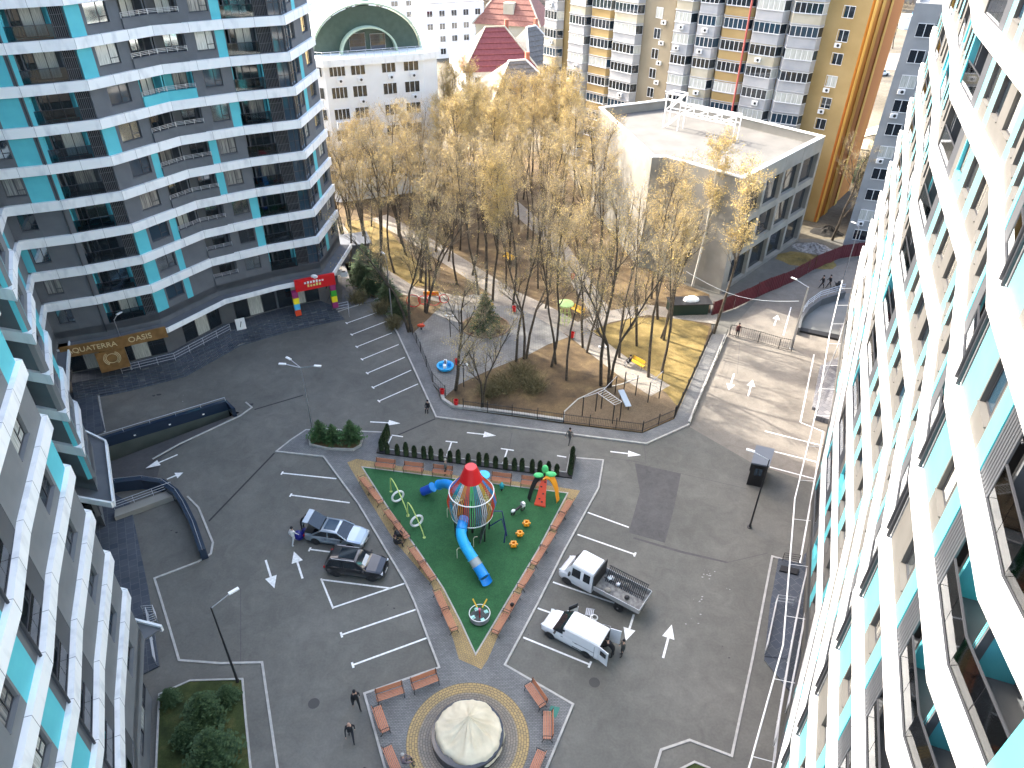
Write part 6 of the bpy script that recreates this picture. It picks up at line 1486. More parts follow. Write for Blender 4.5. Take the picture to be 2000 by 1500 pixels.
def cabin(par, L, W, pts, glassm, pm, roofinset=.14, belt=.9):
    """pts: (x base rear, x top rear, x top front, x base front, z belt, z roof)"""
    xbr, xtr, xtf, xbf, zb, zt = pts; wb, wt = W / 2 * .93, W / 2 * .93 - roofinset
    B = [(xbr, -wb, zb), (xbf, -wb, zb), (xbf, wb, zb), (xbr, wb, zb)]; Tp = [(xtr, -wt, zt), (xtf, -wt, zt), (xtf, wt, zt), (xtr, wt, zt)]
    m = MB(); m.add([(x * 1, y, z - .02) for x, y, z in B] + [(x, y, z - .05) for x, y, z in Tp], [(0, 1, 5, 4), (2, 3, 7, 6)]); m.build('side_window', glassm, par)
    m = MB(); m.add([(xbf + .004, -wb * .96, zb), (xbf + .004, wb * .96, zb), (xtf + .004, wt * .97, zt - .04), (xtf + .004, -wt * .97, zt - .04)], [(0, 1, 2, 3)]); m.build('windscreen', glassm, par)
    m = MB(); m.add([(xbr - .004, wb * .96, zb), (xbr - .004, -wb * .96, zb), (xtr - .004, -wt * .97, zt - .04), (xtr - .004, wt * .97, zt - .04)], [(0, 1, 2, 3)]); rw = m.build('rear_window', glassm, par)
    m = MB(); P = []
    nx_ = 5
    for i in range(nx_ + 1):
        t = i / nx_; x = xtr + (xtf - xtr) * t; z = zt + .05 * math.sin(math.pi * t)
        P += [(x, -wt - .02, zt - .05), (x, -wt * .85, z), (x, 0, z + .035), (x, wt * .85, z), (x, wt + .02, zt - .05)]
    fs = [(i * 5 + j, (i + 1) * 5 + j, (i + 1) * 5 + j + 1, i * 5 + j + 1) for i in range(nx_) for j in range(4)]
    m.add(P, [f[::-1] for f in fs]); m.add([(P[i][0], P[i][1], P[i][2]) for i in (0, 1, 2, 3, 4)], [(0, 1, 2, 3, 4)]); m.add([P[-5 + i] for i in range(5)], [(4, 3, 2, 1, 0)]); m.build('roof', pm, par, smooth=True)
    m = MB()
    for s in (-1, 1):
        m.bar((xbf, s * wb, zb - .02), (xtf, s * wt, zt), .07, .05); m.bar((xbr, s * wb, zb - .02), (xtr, s * wt, zt), .12, .06); xm = (xbr + xbf) / 2 - .1; xm2 = (xtr + xtf) / 2 - .1
        m.bar((xm, s * (wb + .005), zb - .02), (xm2, s * (wt + .005), zt - .03), .07, .03)
        m.bar((xtr, s * wt, zt - .03), (xtf, s * wt, zt - .03), .06, .05)
    m.build('pillar', pm, par)
    return rw
def arches(par, xs, W, r):
    m = MB()
    for x in xs:
        for s in (-1, 1): m.lathe([(r * 1.16, 0), (0, 0)], 18, c=(0, 0, 0), a0=0, a1=math.pi) if False else None
    for x in xs:
        for s in (-1, 1):
            n = 12; v = [(x, s * (W / 2 + .006), r * .9)] + [(x + r * 1.17 * math.cos(math.pi * i / n), s * (W / 2 + .006), r * .95 + r * 1.17 * math.sin(math.pi * i / n)) for i in range(n + 1)] + [(x - r * 1.17, s * (W / 2 + .006), .18), (x + r * 1.17, s * (W / 2 + .006), .18)]
            k = len(v); f = [(0, i + 1, i + 2) for i in range(n)] + [(0, n + 1, n + 2), (0, n + 2, n + 3), (0, n + 3, 1)]
            m.add(v, f if s < 0 else [q[::-1] for q in f])
    m.build('wheel_arch', TRIM, par)
def common(par, L, W, xs, r, zl, fz, body=None):
    arches(par, xs, W, r)
    for x in xs:
        for s in (-1, 1): wheel(par, x, s * (W / 2 - .10), r)
    for s in (-1, 1):
        MB().rbox((L / 2 - .17, s * (W / 2 - .34), zl), (.22, .42, .15), -s * .35).build('headlight', CHR, par); MB().rbox((-L / 2 + .08, s * (W / 2 - .25), zl + .12), (.12, .4, .14), s * .2).build('tail_light', REDL, par)
        MB().rbox((fz, s * (W / 2 + .07), zl + .33), (.12, .2, .14), 0).build('mirror', TRIM, par)
        m = MB()
        for xx in (-.55, .5): m.rbox((xx, s * (W / 2 - .002), zl + .14), (.16, .03, .03))
        m.build('door_handle', TRIM, par)
    MB().box(L / 2 - .02, L / 2 + .015, -.6, .6, .28, .5).build('grille', TRIM, par); MB().box(L / 2 + .016, L / 2 + .03, -.26, .26, .33, .44).build('number_plate', NUMP, par); MB().box(-L / 2 - .02, -L / 2 + .0, -.26, .26, .55, .66).build('number_plate', NUMP, par)
def place(c, front, z=0): A, B = Vector(c), Vector(front); d = B - A; return math.atan2(d.y, d.x)
# silver liftback with its tailgate up
ca = G(662, 1058); hv_ = Vector(G(724, 1068)) - Vector(G(600, 1048)); hd = math.atan2(hv_.y, hv_.x); cc_ = Vector(G(660, 1052))
L, W = 4.75, 1.84; S1 = thing('parked_car', 'silver blue liftback car with its tailgate raised beside the black car', 'car', (cc_.x, cc_.y, 0), hd)
hull(L, W, [(-.5, .80, .32, .70, .78), (-.47, .95, .22, .85, .92), (-.30, 1, .18, .92, .96), (0, 1, .18, .93, .97), (.22, 1, .18, .90, .97), (.36, .98, .18, .82, .88), (.46, .90, .22, .70, .76), (.5, .72, .30, .58, .62)]).build('body', SILV, S1, smooth=False)
MB().box(-2.32, -1.55, -.70, .70, .93, .975).build('boot_opening', BLACK, S1)
rw = cabin(S1, L, W, (-1.75, -.95, .35, 1.15, .93, 1.42), CGL, SILV)
TG = MB(); TG.obox((-1.05, -.68, 1.44), (-.85, 0, .55), (0, 1.36, 0), (.03, 0, .05)); tg = TG.build('tailgate_window', CGL, S1); TG = MB(); TG.obox((-1.9, -.70, 1.99), (-.42, 0, .05), (0, 1.4, 0), (0, 0, .06)); TG.obox((-2.32, -.7, 1.70), (.03, 0, .34), (0, 1.4, 0), (-.05, 0, 0)); TG.build('tailgate', SILV, S1)
MB().box(-.75, .15, -.52, .52, 1.495, 1.512).build('sunroof', mat('tinted_roof_glass', (.06, .09, .13), .06, spec=.9), S1)
common(S1, L, W, (-1.42, 1.40), .33, .60, .75)
# black compact suv
cc_ = (Vector(G(655, 1125)) + Vector(G(728, 1135))) / 2; dd = (Vector(G(728, 1135)) - Vector(G(655, 1125))).normalized(); nn2 = Vector((-dd.y, dd.x)); cc_ = cc_ + nn2 * .85
L, W = 4.45, 1.84; S2 = thing('parked_car', 'glossy black suv with panoramic roof parked nose to the pavement', 'car', (cc_.x, cc_.y, 0), math.atan2(dd.y, dd.x))
hull(L, W, [(-.5, .84, .35, .85, .95), (-.46, .97, .25, 1.0, 1.05), (-.25, 1, .22, 1.03, 1.06), (.05, 1, .22, 1.02, 1.06), (.22, 1, .22, 1.0, 1.05), (.38, .97, .22, .92, .99), (.47, .90, .26, .80, .86), (.5, .76, .34, .66, .70)]).build('body', BLKP, S2)
cabin(S2, L, W, (-2.05, -1.75, .25, 1.0, 1.02, 1.60), CGL, BLKP, .17); MB().box(-1.15, .05, -.48, .48, 1.675, 1.69).build('panoramic_roof', CGL, S2)
m = MB()
for s in (-1, 1): m.tube([(-1.6, s * .66, 1.66), (.1, s * .66, 1.67)], .02, 5)
m.build('roof_rail', STEEL, S2); common(S2, L, W, (-1.33, 1.36), .35, .72, .85)
MB().add([(.62, -.5, 1.33), (.62, .5, 1.33), (.86, .5, 1.14), (.86, -.5, 1.14)], [(0, 3, 2, 1)]).build('sunshade', STEEL, S2)
# white panel van, rear doors and one front door open
a, b = Vector(G(1147, 1285)), Vector(G(1072, 1245)); dd = (b - a).normalized(); cc_ = (a + b) / 2 + Vector((dd.y, -dd.x)) * .85
L, W = 4.38, 1.81; V1 = thing('panel_van', 'small white panel van with both rear doors and the far front door open', 'van', (cc_.x, cc_.y, 0), math.atan2(dd.y, dd.x))
hull(L, W, [(-.5, .97, .35, 1.15, 1.2), (-.49, 1, .28, 1.16, 1.2), (0, 1, .22, 1.16, 1.2), (.16, 1, .22, 1.12, 1.18), (.28, .99, .22, 1.04, 1.12), (.40, .95, .24, .92, 1.0), (.48, .86, .28, .74, .82), (.5, .72, .36, .62, .66)]).build('body', WHTP, V1)
s_ = []
for fx, z, wf in ((-2.19, 1.80, .90), (-2.1, 1.84, .92), (-.5, 1.87, .93), (.30, 1.84, .92), (.46, 1.78, .88)): w = W / 2; s_.append((fx, [(0.0001, 1.12), (w * .985, 1.12), (w * .97, 1.35), (w * wf, z - .12), (w * wf * .9, z - .02), (0.0001, z + .03)]))
loft(s_).build('cargo_body', WHTP, V1)
m = MB(); w = W / 2; m.add([(1.25, -w * .93, 1.1), (1.25, w * .93, 1.1), (.48, w * .86, 1.76), (.48, -w * .86, 1.76)], [(0, 1, 2, 3)]); m.build('windscreen', CGL, V1)
for s in (-1, 1):
    m = MB(); v = [(.06, s * w * .975, 1.18), (1.0, s * w * .975, 1.13), (.48, s * w * .93, 1.62), (.1, s * w * .925, 1.66)]; m.add(v, [(0, 1, 2, 3) if s < 0 else (3, 2, 1, 0)]); m.add([(1.0, s * w * .975, 1.13), (1.25, s * w * .93, 1.1), (.48, s * w * .86, 1.76), (.48, s * w * .93, 1.62)], [(0, 1, 2, 3) if s < 0 else (3, 2, 1, 0)]); m.build('side_window', CGL, V1)
MB().box(-2.215, -2.20, -.80, .80, .45, 1.72).build('cargo_opening', BLACK, V1); common(V1, L, W, (-1.35, 1.38), .32, .78, 1.0)
for s in (-1, 1):
    D = MB(); D.obox((-2.2, s * .86, .42), (-.72, s * .16, 0), (0, -s * .05, 0), (0, 0, 1.36)); d_ = D.build('rear_door', WHTP, V1); D = MB(); D.obox((-2.32, s * .86 + s * .065, 1.15), (-.46, s * .10, 0), (0, s * .02, 0), (0, 0, .42)); D.build('door_window', CGL, d_)
D = MB(); D.obox((1.02, -w, .35), (-.45, -.72, 0), (.04, -.03, 0), (0, 0, .8)); D.obox((1.02, -w, 1.15), (-.45, -.72, 0), (.04, -.03, 0), (0, 0, .05)); fd = D.build('front_door', WHTP, V1); MB().obox((.98, -w - .04, 1.2), (-.38, -.62, 0), (.02, -.015, 0), (0, 0, .4)).build('door_window', CGL, fd)
m = MB(); m.box(-1.9, -.3, w, w + .012, .95, .97); m.box(-1.9, -.3, w, w + .012, .45, .52); m.box(-1.9, -1.88, w, w + .012, .55, 1.6); m.build('side_moulding', TRIM, V1)
# white crew cab dropside truck
a, b = Vector(G(1213, 1198)), Vector(G(1107, 1141)); dd = (b - a).normalized(); wbs = 4.0; cc_ = b - dd * 2.55 + Vector((dd.y, -dd.x)) * .95
W = 2.0; T1 = thing('dropside_truck', 'white crew cab dropside truck loaded with black railings', 'truck', (cc_.x, cc_.y, 0), math.atan2(dd.y, dd.x))
w = W / 2; s_ = []
for x, z0, zs, zt, wf in ((.55, .45, 1.2, 2.2, 1), (.60, .42, 1.3, 2.28, 1), (2.1, .42, 1.3, 2.32, 1), (2.30, .40, 1.28, 2.22, .98)): s_.append((x, [(0.0001, z0), (w * .97, z0), (w * wf, z0 + .3), (w * wf, zs), (w * .86 * wf, zt - .1), (w * .78, zt), (0.0001, zt + .04)]))
loft(s_).build('cab', WHTP, T1)
s_ = []
for x, zt, wf in ((2.28, 1.38, .99), (2.8, 1.28, .97), (3.15, 1.12, .92), (3.35, .92, .82)): s_.append((x, [(0.0001, .32), (w * .94 * wf, .32), (w * wf, .6), (w * wf, zt - .22), (w * .85 * wf, zt - .04), (0.0001, zt)]))
loft(s_).build('bonnet', WHTP, T1)
m = MB(); m.add([(2.86, -w * .86, 1.27), (2.86, w * .86, 1.27), (2.28, w * .76, 2.2), (2.28, -w * .76, 2.2)], [(0, 1, 2, 3)]); m.build('windscreen', CGL, T1)
m = MB(); 
for s in (-1, 1): m.add([(2.28, s * w * .98, 1.3), (2.86, s * w * .86, 1.27), (2.28, s * w * .76, 2.2)], [(0, 1, 2) if s < 0 else (2, 1, 0)])
m.build('pillar', WHTP, T1)
for s in (-1, 1):
    for x0, x1 in ((.75, 1.30), (1.52, 2.22)):
        m = MB(); v = [(x0, s * (w * 1.0 + .006), 1.28), (x1, s * (w * 1.0 + .006), 1.28), (x1 - .02, s * (w * .90 + .006), 2.02), (x0 + .02, s * (w * .90 + .006), 2.02)]; m.add(v, [(0, 1, 2, 3) if s < 0 else (3, 2, 1, 0)]); m.build('side_window', CGL, T1)
    MB().rbox((2.35, s * (w + .12), 1.45), (.12, .2, .3)).build('mirror', TRIM, T1); MB().rbox((3.2, s * .66, .86), (.25, .35, .2), -s * .4).build('headlight', CHR, T1)
arches(T1, (2.55,), W, .36)
for x in (2.55, -1.6):
    for s in (-1, 1): wheel(T1, x, s * (w - .14), .36, .26)
MB().box(-3.1, .5, -.35, .35, .45, .62).build('chassis', TRIM, T1); bed = MB().box(-3.15, .42, -w, w, .88, .96).build('load_bed', mat('worn_bed', (.10, .10, .10), .7, col2=(.22, .22, .21), scale=4), T1)
m = MB(); ALU = mat('dropside_aluminium', (.42, .42, .41), .4, metal=.4)
for s in (-1, 1): MB().box(-3.15, .42, s * w - .02, s * w + .02, .961, 1.36).build('side_board', ALU, T1)
MB().box(-3.19, -3.151, -w, w, .961, 1.36).build('tail_board', ALU, T1); MB().box(.421, .47, -w, w, .961, 2.3).build('headboard', TRIM, T1)
m = MB()
for i in range(22): x = -2.9 + i * .14; m.bar((x, -.15 - .02 * (i % 3), 1.0), (x + .02, -.92, 1.95), .05, .04)
m.bar((-2.95, -.90, 1.92), (.2, -.90, 1.92), .05, .05); m.bar((-2.95, -.3, 1.18), (.2, -.3, 1.18), .05, .05)
tag(m.build('steel_railing', BLACKM, None, loc=(cc_.x, cc_.y, 0), rz=math.atan2(dd.y, dd.x)), 'black steel railing panel leaning inside the truck bed', 'railing')
for i, (x, y, sx, mm, lb) in enumerate(((-1.9, .3, .2, BLACKM, 'black tool case in the truck bed'), (-.5, .55, .24, CONC, 'beige sack by the near side board'), (-.2, -.5, .28, WPLA, 'white sack behind the truck cab'), (-.9, -.35, .22, STEEL, 'grey bucket in the truck bed'), (-1.4, -.6, .25, CONC, 'beige tool bag in the truck bed'))):
    o = Matrix.Rotation(math.atan2(dd.y, dd.x), 3, 'Z') @ Vector((x, y, 0)); tag(MB().ball((0, 0, sx * .7), (sx, sx * .8, sx * .7), 9, 6).build('sack', mm, loc=(cc_.x + o.x, cc_.y + o.y, .96)), lb, 'bag')
# things lying by the van
x, y = G(1152, 1196); m = MB(); 
for i in range(5): m.rbox((-.25 + .12 * i, 0, .03), (.07, .5, .03), .1)
m.rbox((0, .28, .03), (.6, .04, .05), .1); m.rbox((0, -.28, .03), (.6, .04, .05), .1); tag(m.build('metal_grate', STEEL, loc=(x, y, .0), rz=-.3), 'small metal grate lying beside the open van door', 'grate')
x, y = G(1160, 1207); m = MB(); m.ring((0, 0, .05), .25, .04, 16, 5); m.ring((.05, 0, .1), .2, .03, 16, 5); tag(m.build('cable_coil', WPLA, loc=(x, y, 0)), 'pale cable coil on the asphalt by the van', 'coil')
x, y = G(1182, 1243); T = thing('folding_chair', 'beige folding seat behind the van', 'chair', (x, y, 0), -.3); MB().rbox((0, 0, .45), (.5, .5, .05)).build('seat', CONC, T); m = MB(); m.tube([(-.25, -.25, 0), (-.25, .25, .9), (.25, .25, .9), (.25, -.25, 0)], .02, 5); m.tube([(-.25, .25, 0), (-.25, -.25, .45)], .02, 4); m.tube([(.25, .25, 0), (.25, -.25, .45)], .02, 4); m.build('frame', STEEL, T)
# far parked cars glimpsed through the trees
def small_car(c, rz, pm, label):
    T = thing('parked_car', label, 'car', (c[0], c[1], 0), rz); hull(4.3, 1.8, [(-.5, .85, .3, .8, .86), (-.3, 1, .2, .92, .96), (.1, 1, .2, .92, .96), (.4, .96, .2, .82, .88), (.5, .8, .3, .62, .66)]).build('body', pm, T); cabin(T, 4.3, 1.8, (-1.7, -1.2, .3, 1.0, .92, 1.42), CGL, pm)
    for x in (-1.3, 1.3):
        for s in (-1, 1): wheel(T, x, s * .8, .32)
small_car((-9, 122), .5, BLKP, 'dark car glimpsed behind the middle of the grove'); small_car((-12.5, 121), .5, WHTP, 'white car glimpsed behind the grove beside the dark one')
for i, (x, y, p_) in enumerate(((78, 152, WHTP), (84, 156, BLKP), (92, 196, WHTP), (99, 197, WHTP), (106, 198, BLKP), (113, 199, WHTP))): small_car((x, y), .3, p_, ['white car nearest the pale arch', 'black car beyond the pale arch', 'first white car on the far road', 'second white car on the far road', 'black car on the far road', 'white car at the end of the far road'][i])
# ================================================================ people
SKIN = mat('skin', (.45, .27, .19), .6); 
def person(px, label, face, top, trousers, hair=(.02, .015, .012), pose='stand', seed=0, z=0.0, h=1.75, shoes=(.03, .03, .03), xy=None):
    """one continuous skinned body; face = direction in degrees the person looks towards"""
    x, y = xy if xy else G(*px); r = random.Random(seed); k = h / 1.75
    hip = .92; V = {}; E_ = []; R_ = {}
    def v(n, p, rr): V[n] = (p[0] * k, p[1] * k, p[2] * k); R_[n] = rr * k
    # local: x forward, y left
    if pose == 'sit': hz = .50
    elif pose == 'bend': hz = .90
    else: hz = .93
    lean = {'stand': 0, 'walk': .05, 'bend': .45, 'sit': -.02}[pose]
    v('pel', (0, 0, hz), .15); v('bel', (lean * .25, 0, hz + .16), .145); v('che', (lean * .6, 0, hz + .36), .165); v('sho', (lean * .85, 0, hz + .50), .12)
    v('nec', (lean * .98, 0, hz + .58), .058); v('hd0', (lean * 1.08 + .01, 0, hz + .66), .082); v('hd1', (lean * 1.18 + .02, 0, hz + .76), .10); v('hd2', (lean * 1.22 + .01, 0, hz + .83), .065)
    E_ += [('pel', 'bel'), ('bel', 'che'), ('che', 'sho'), ('sho', 'nec'), ('nec', 'hd0'), ('hd0', 'hd1'), ('hd1', 'hd2')]
    ph = {'walk': .32}.get(pose, .04)
    for s, n in ((1, 'l'), (-1, 'r')):
        st = ph * s
        if pose == 'sit':
            v(n + 'hip', (0.02, s * .10, hz), .105); v(n + 'kne', (.45, s * .12, hz + .02), .068); v(n + 'ank', (.48, s * .12, .09), .045); v(n + 'toe', (.62, s * .13, .04), .04)
        else:
            v(n + 'hip', (0, s * .10, hz - .06), .105); v(n + 'kne', (st * .55 + .03, s * .11, hz * .52), .068); v(n + 'ank', (st, s * .11, .09), .045); v(n + 'toe', (st + .15, s * .13, .035), .042)
        E_ += [('pel', n + 'hip'), (n + 'hip', n + 'kne'), (n + 'kne', n + 'ank'), (n + 'ank', n + 'toe')]
        sx = lean * .85; v(n + 'sh', (sx, s * .19, hz + .47), .062)
        if pose == 'bend' or pose == 'sit': v(n + 'el', (sx + .18, s * .24, hz + .24), .048); v(n + 'wr', (sx + .40, s * .16, hz + .12), .034); v(n + 'ha', (sx + .48, s * .14, hz + .10), .036)
        else: v(n + 'el', (sx - st * .35, s * .26, hz + .22), .048); v(n + 'wr', (sx - st * .55 + .1, s * .27, hz - .0), .034); v(n + 'ha', (sx - st * .6 + .12, s * .27, hz - .09), .036)
        E_ += [('sho', n + 'sh'), (n + 'sh', n + 'el'), (n + 'el', n + 'wr'), (n + 'wr', n + 'ha')]
    names = list(V); me = bpy.data.meshes.new('body'); me.from_pydata([V[n] for n in names], [(names.index(a), names.index(b)) for a, b in E_], [])
    ob = bpy.data.objects.new('body', me); COL.objects.link(ob); md = ob.modifiers.new('s', 'SKIN'); md.use_smooth_shade = True
    sv = me.skin_vertices[0].data
    for i, n in enumerate(names): sv[i].radius = (R_[n], R_[n] * (1.25 if n in ('che', 'bel', 'pel', 'sho') else 1)); sv[i].use_root = (n == 'pel')
    sb = ob.modifiers.new('u', 'SUBSURF'); sb.levels = 1; sb.render_levels = 1
    dg = bpy.context.evaluated_depsgraph_get(); m2 = bpy.data.meshes.new_from_object(ob.evaluated_get(dg)); bpy.data.objects.remove(ob)
    m2.name = 'body'; m2.materials.clear()
    MT = lambda nm, c: mat('cloth_%02d%02d%02d' % tuple(int(q * 99) for q in c), c, .85)
    for mm in (SKIN, MT('t', top), MT('p', trousers), MT('s', shoes)): m2.materials.append(mm)
    for p in m2.polygons:
        c = p.center; best = min(names, key=lambda n: (Vector(V[n]) - c).length_squared)
        mi = 0 if best in ('nec', 'hd0', 'hd1', 'hd2') or best.endswith('ha') else (1 if best in ('bel', 'che', 'sho') or best[1:] in ('sh', 'el', 'wr') else (3 if best[1:] in ('ank', 'toe') and c.z < .12 * k else 2))
        p.material_index = mi
    T = thing('person', label, 'person', (x, y, z), math.radians(face)); b = inst('body', m2, T)
    H0 = Vector(V['hd1'])
    if hair:
        m = MB(); m.ball((H0.x - .018, 0, H0.z + .035), (.115 * k, .105 * k, .115 * k), 10, 7); m.build('hair', MT('h', hair), T, smooth=True)
    m = MB(); m.ball((H0.x + .105 * k, 0, H0.z - .02), (.022, .016, .024), 6, 4); 
    for s in (-1, 1): m.ball((H0.x + .015, s * .10 * k, H0.z - .01), (.02, .012, .03), 6, 4)
    m.build('face_features', SKIN, T)
    m = MB()
    for s in (-1, 1): m.ball((H0.x + .095 * k, s * .035 * k, H0.z + .012), (.012, .014, .009), 6, 4)
    m.build('eye', BLACK, T)
    for n, s in (('l', 1), ('r', -1)):
        ha = Vector(V[n + 'ha']); wr = Vector(V[n + 'wr']); d = (ha - wr).normalized(); m = MB()
        for q in range(4): o_ = ha + Vector((0.012 * (q - 1.5), 0, 0)) + d * .02; m.tube([o_, o_ + d * (.05 + .008 * (q in (1, 2))), o_ + d * .075 + Vector((.0, -s * .015, 0))], [.010, .009, .006], 4)
        m.tube([ha - d * .01 + Vector((.02, 0, 0)), ha + d * .03 + Vector((.045, -s * .01, 0))], [.011, .008], 4); m.build('fingers', SKIN, T)
    return T
bl = (.012, .012, .014)
person((575, 1062), 'person in an all white outfit walking behind the open tailgate', 60, (.62, .62, .62), (.55, .55, .55), bl, 'walk', 1, shoes=(.6, .6, .6))
person((592, 1034), 'person in black leaning into the boot of the silver car', -10, bl, (.02, .02, .03), (.03, .02, .015), 'bend', 2)
person((697, 1380), 'man in black clothes and cap walking left of the fountain square', -60, bl, (.015, .015, .017), bl, 'walk', 3, h=1.82)
person((687, 1442), 'bald man in a black jacket walking nearest the bottom edge', -75, (.014, .014, .016), (.02, .022, .028), None, 'walk', 4, h=1.8)
person((1112, 865), 'walker in grey hoodie on the pavement edge above the hedge', -120, (.09, .09, .085), (.07, .07, .075), (.03, .02, .015), 'walk', 5)
person((871, 929), 'pale haired person standing in front of a bench under the hedge', 180, (.16, .15, .14), (.05, .05, .06), (.40, .36, .30), 'stand', 6, .1)
person((1214, 1281), 'person in dark camouflage clothes standing behind the van', 190, (.05, .055, .05), (.03, .03, .03), bl, 'stand', 7)
person((1196, 1283), 'person in black bending at the open rear door of the van', 160, bl, bl, bl, 'bend', 8)
person((790, 1497), 'grey haired person sitting on the lower left fountain bench', 10, (.16, .12, .13), (.05, .05, .05), (.38, .36, .33), 'sit', 9, .08)
person((718, 1530), 'person in a white top at the very bottom edge', -80, (.6, .6, .6), (.05, .05, .06), bl, 'walk', 10)
person((1229, 716), 'person in black sitting on the path edge by the yellow bench', 200, bl, (.5, .5, .5), bl, 'sit', 11, .1)
person((1439, 658), 'person passing the mesh gate at the top of the driveway', -90, (.10, .03, .03), bl, bl, 'stand', 12)
person((1604, 563), 'person in black walking along the red fence', 170, bl, bl, bl, 'walk', 13)
person((1618, 562), 'person pushing a pram next to the red fence', 170, (.02, .02, .02), (.03, .03, .03), bl, 'walk', 14)
person((612, 588), 'dark figure on the steps under the red sign', -60, bl, bl, bl, 'walk', 15, 1.3)
person((836, 802), 'person crouching in black on the pavement kerb at the park corner', -100, bl, bl, bl, 'sit', 16, .0, h=1.6)
person((774, 1070), 'parent in black sitting beside the pram at the bench', 20, bl, bl, (.05, .02, .02), 'sit', 17, .05)
def bag(px, label, s, m_, z=0): x, y = G(*px); o = tag(MB().ball((0, 0, s * .9), (s, s * .9, s), 10, 7).build('bag', m_, loc=(x, y, z)), label, 'bag')
bag((585, 1052), 'large deep blue plastic sack behind the silver car', .42, mat('blue_sack', (.01, .012, .16), .35)); bag((597, 1042), 'smaller blue sack against the car boot', .3, mat('blue_sack', (.01, .012, .16), .35)); bag((1000, 1193), 'dark bag on the lower right bench', .16, BLACK, .56)
def pram(px, label, rz, c=BLACK):
    x, y = G(*px); T = thing('pram', label, 'pram', (x, y, .1), rz); m = MB(); m.lathe([(0, .5), (.25, .52), (.3, .75), (.28, .75), (0, .6)], 12); m.build('seat', c, T); m = MB(); m.lathe([(.3, 0), (.26, .2), (.12, .32), (0, .34)], 10, c=(-.1, 0, .75), a0=1.2, a1=5.1); m.build('hood', c, T)
    m = MB(); m.tube([(-.3, -.25, .15), (.1, -.25, .5), (.45, -.22, 1.0), (.45, .22, 1.0), (.1, .25, .5), (-.3, .25, .15)], .018, 5); m.tube([(.3, -.25, .15), (0, -.25, .5)], .018, 4); m.tube([(.3, .25, .15), (0, .25, .5)], .018, 4); m.build('frame', BLACKM, T)
    for sx in (-.3, .3):
        for sy in (-.25, .25): m = MB(); m.ring((sx, sy, .12), .10, .022, 12, 5, axis='Y'); m.build('wheel', TYRE, T)
pram((781, 1056), 'black pram standing beside the left playground benches', .6); pram((1633, 566), 'pram wheeled along the red fence', 2.9)
# ================================================================ entrances, signs, steps, railings, small marks
def text(body, size, m_, parent, loc, rot, name='lettering', ext=.02, spacing=1.0):
    cu = bpy.data.curves.new(name, 'FONT'); cu.body = body; cu.size = size; cu.extrude = ext; cu.align_x = 'CENTER'; cu.align_y = 'CENTER'; cu.space_character = spacing
    t = bpy.data.objects.new(name, cu); COL.objects.link(t); dg = bpy.context.evaluated_depsgraph_get(); me = bpy.data.meshes.new_from_object(t.evaluated_get(dg)); bpy.data.objects.remove(t)
    me.materials.clear(); me.materials.append(m_); o = bpy.data.objects.new(name, me); o.location = loc; o.rotation_euler = rot; return link(o, parent)
BRN = mat('brown_sign_board', (.17, .085, .025), .5, col2=(.26, .14, .045), scale=1.5); GOLD = mat('gold_letters', (.62, .50, .28), .4)
def on_line(i, t, out, plan=None):
    plan = plan or [P_, O_, N_, M_, L_0, J_, C_]; a, b = Vector(plan[i]), Vector(plan[i + 1]); u = (b - a).normalized(); n = Vector((-u.y, u.x)); p = a.lerp(b, t) + n * out; return p, u, n
L_0 = (-34.9, 61.8)
can = offset_line([P_, O_, N_, M_, L_0, J_, C_], 1.46)
# brown fascia sign with raised golden letters, running on the canopy edge from the corner
SG = thing('shop_sign', 'long brown fascia sign with raised letters at the left end of the dark tower canopy', 'sign', (*can[5], 5.0)); ox, oy = can[5]
a6, a5, a4 = Vector(can[6]), Vector(can[5]), Vector(can[4]); a6 = a5 + (a6 - a5) * .93
m = MB()
for a, b in ((a6, a5), (a5, a5 + (a4 - a5) * .97)):
    u = (b - a).normalized(); n = Vector((u.y, -u.x)); m.obox((a.x - ox, a.y - oy, -.55), (*(b - a), 0), (*(n * .16), 0), (0, 0, 1.15))
m.build('board', BRN, SG)
for a, b, tx, t, sz in ((a6, a5, 'AQUATERRA', .62, .74), (a5, a4, 'OASIS', .50, .80)):
    u = (b - a).normalized(); n = Vector((u.y, -u.x)); p = a.lerp(b, t) + n * .19; text(tx, sz, GOLD, SG, (p.x - ox, p.y - oy, .05), (math.pi / 2, 0, math.atan2(u.y, u.x)))
SG2 = thing('emblem_board', 'brown panel with a round emblem hanging below the long brown sign', 'sign', (a5.x, a5.y, 2.2)); u = (a4 - a5).normalized(); n = Vector((u.y, -u.x))
MB().obox((-1.6 * u.x, -1.6 * u.y, 0), (*(u * 2.6), 0), (*(n * .12), 0), (0, 0, 2.2)).build('board', BRN, SG2); q = Vector((-.3 * u.x, -.3 * u.y)) + n * .15
for R_1 in (.5, .62, .74):
    m = MB(); pts = [(q.x + u.x * R_1 * math.cos(t), q.y + u.y * R_1 * math.cos(t), 1.35 + R_1 * math.sin(t)) for t in (np.linspace(-1.0, 1.0, 9) if R_1 > .5 else np.linspace(0, 6.28, 20))]; m.tube(pts, .03, 5)
    if R_1 > .5: m.tube([(q.x - u.x * R_1 * math.cos(t), q.y - u.y * R_1 * math.cos(t), 1.35 + R_1 * math.sin(t)) for t in np.linspace(-1.0, 1.0, 9)], .03, 5)
    m.build('emblem', GOLD, SG2)
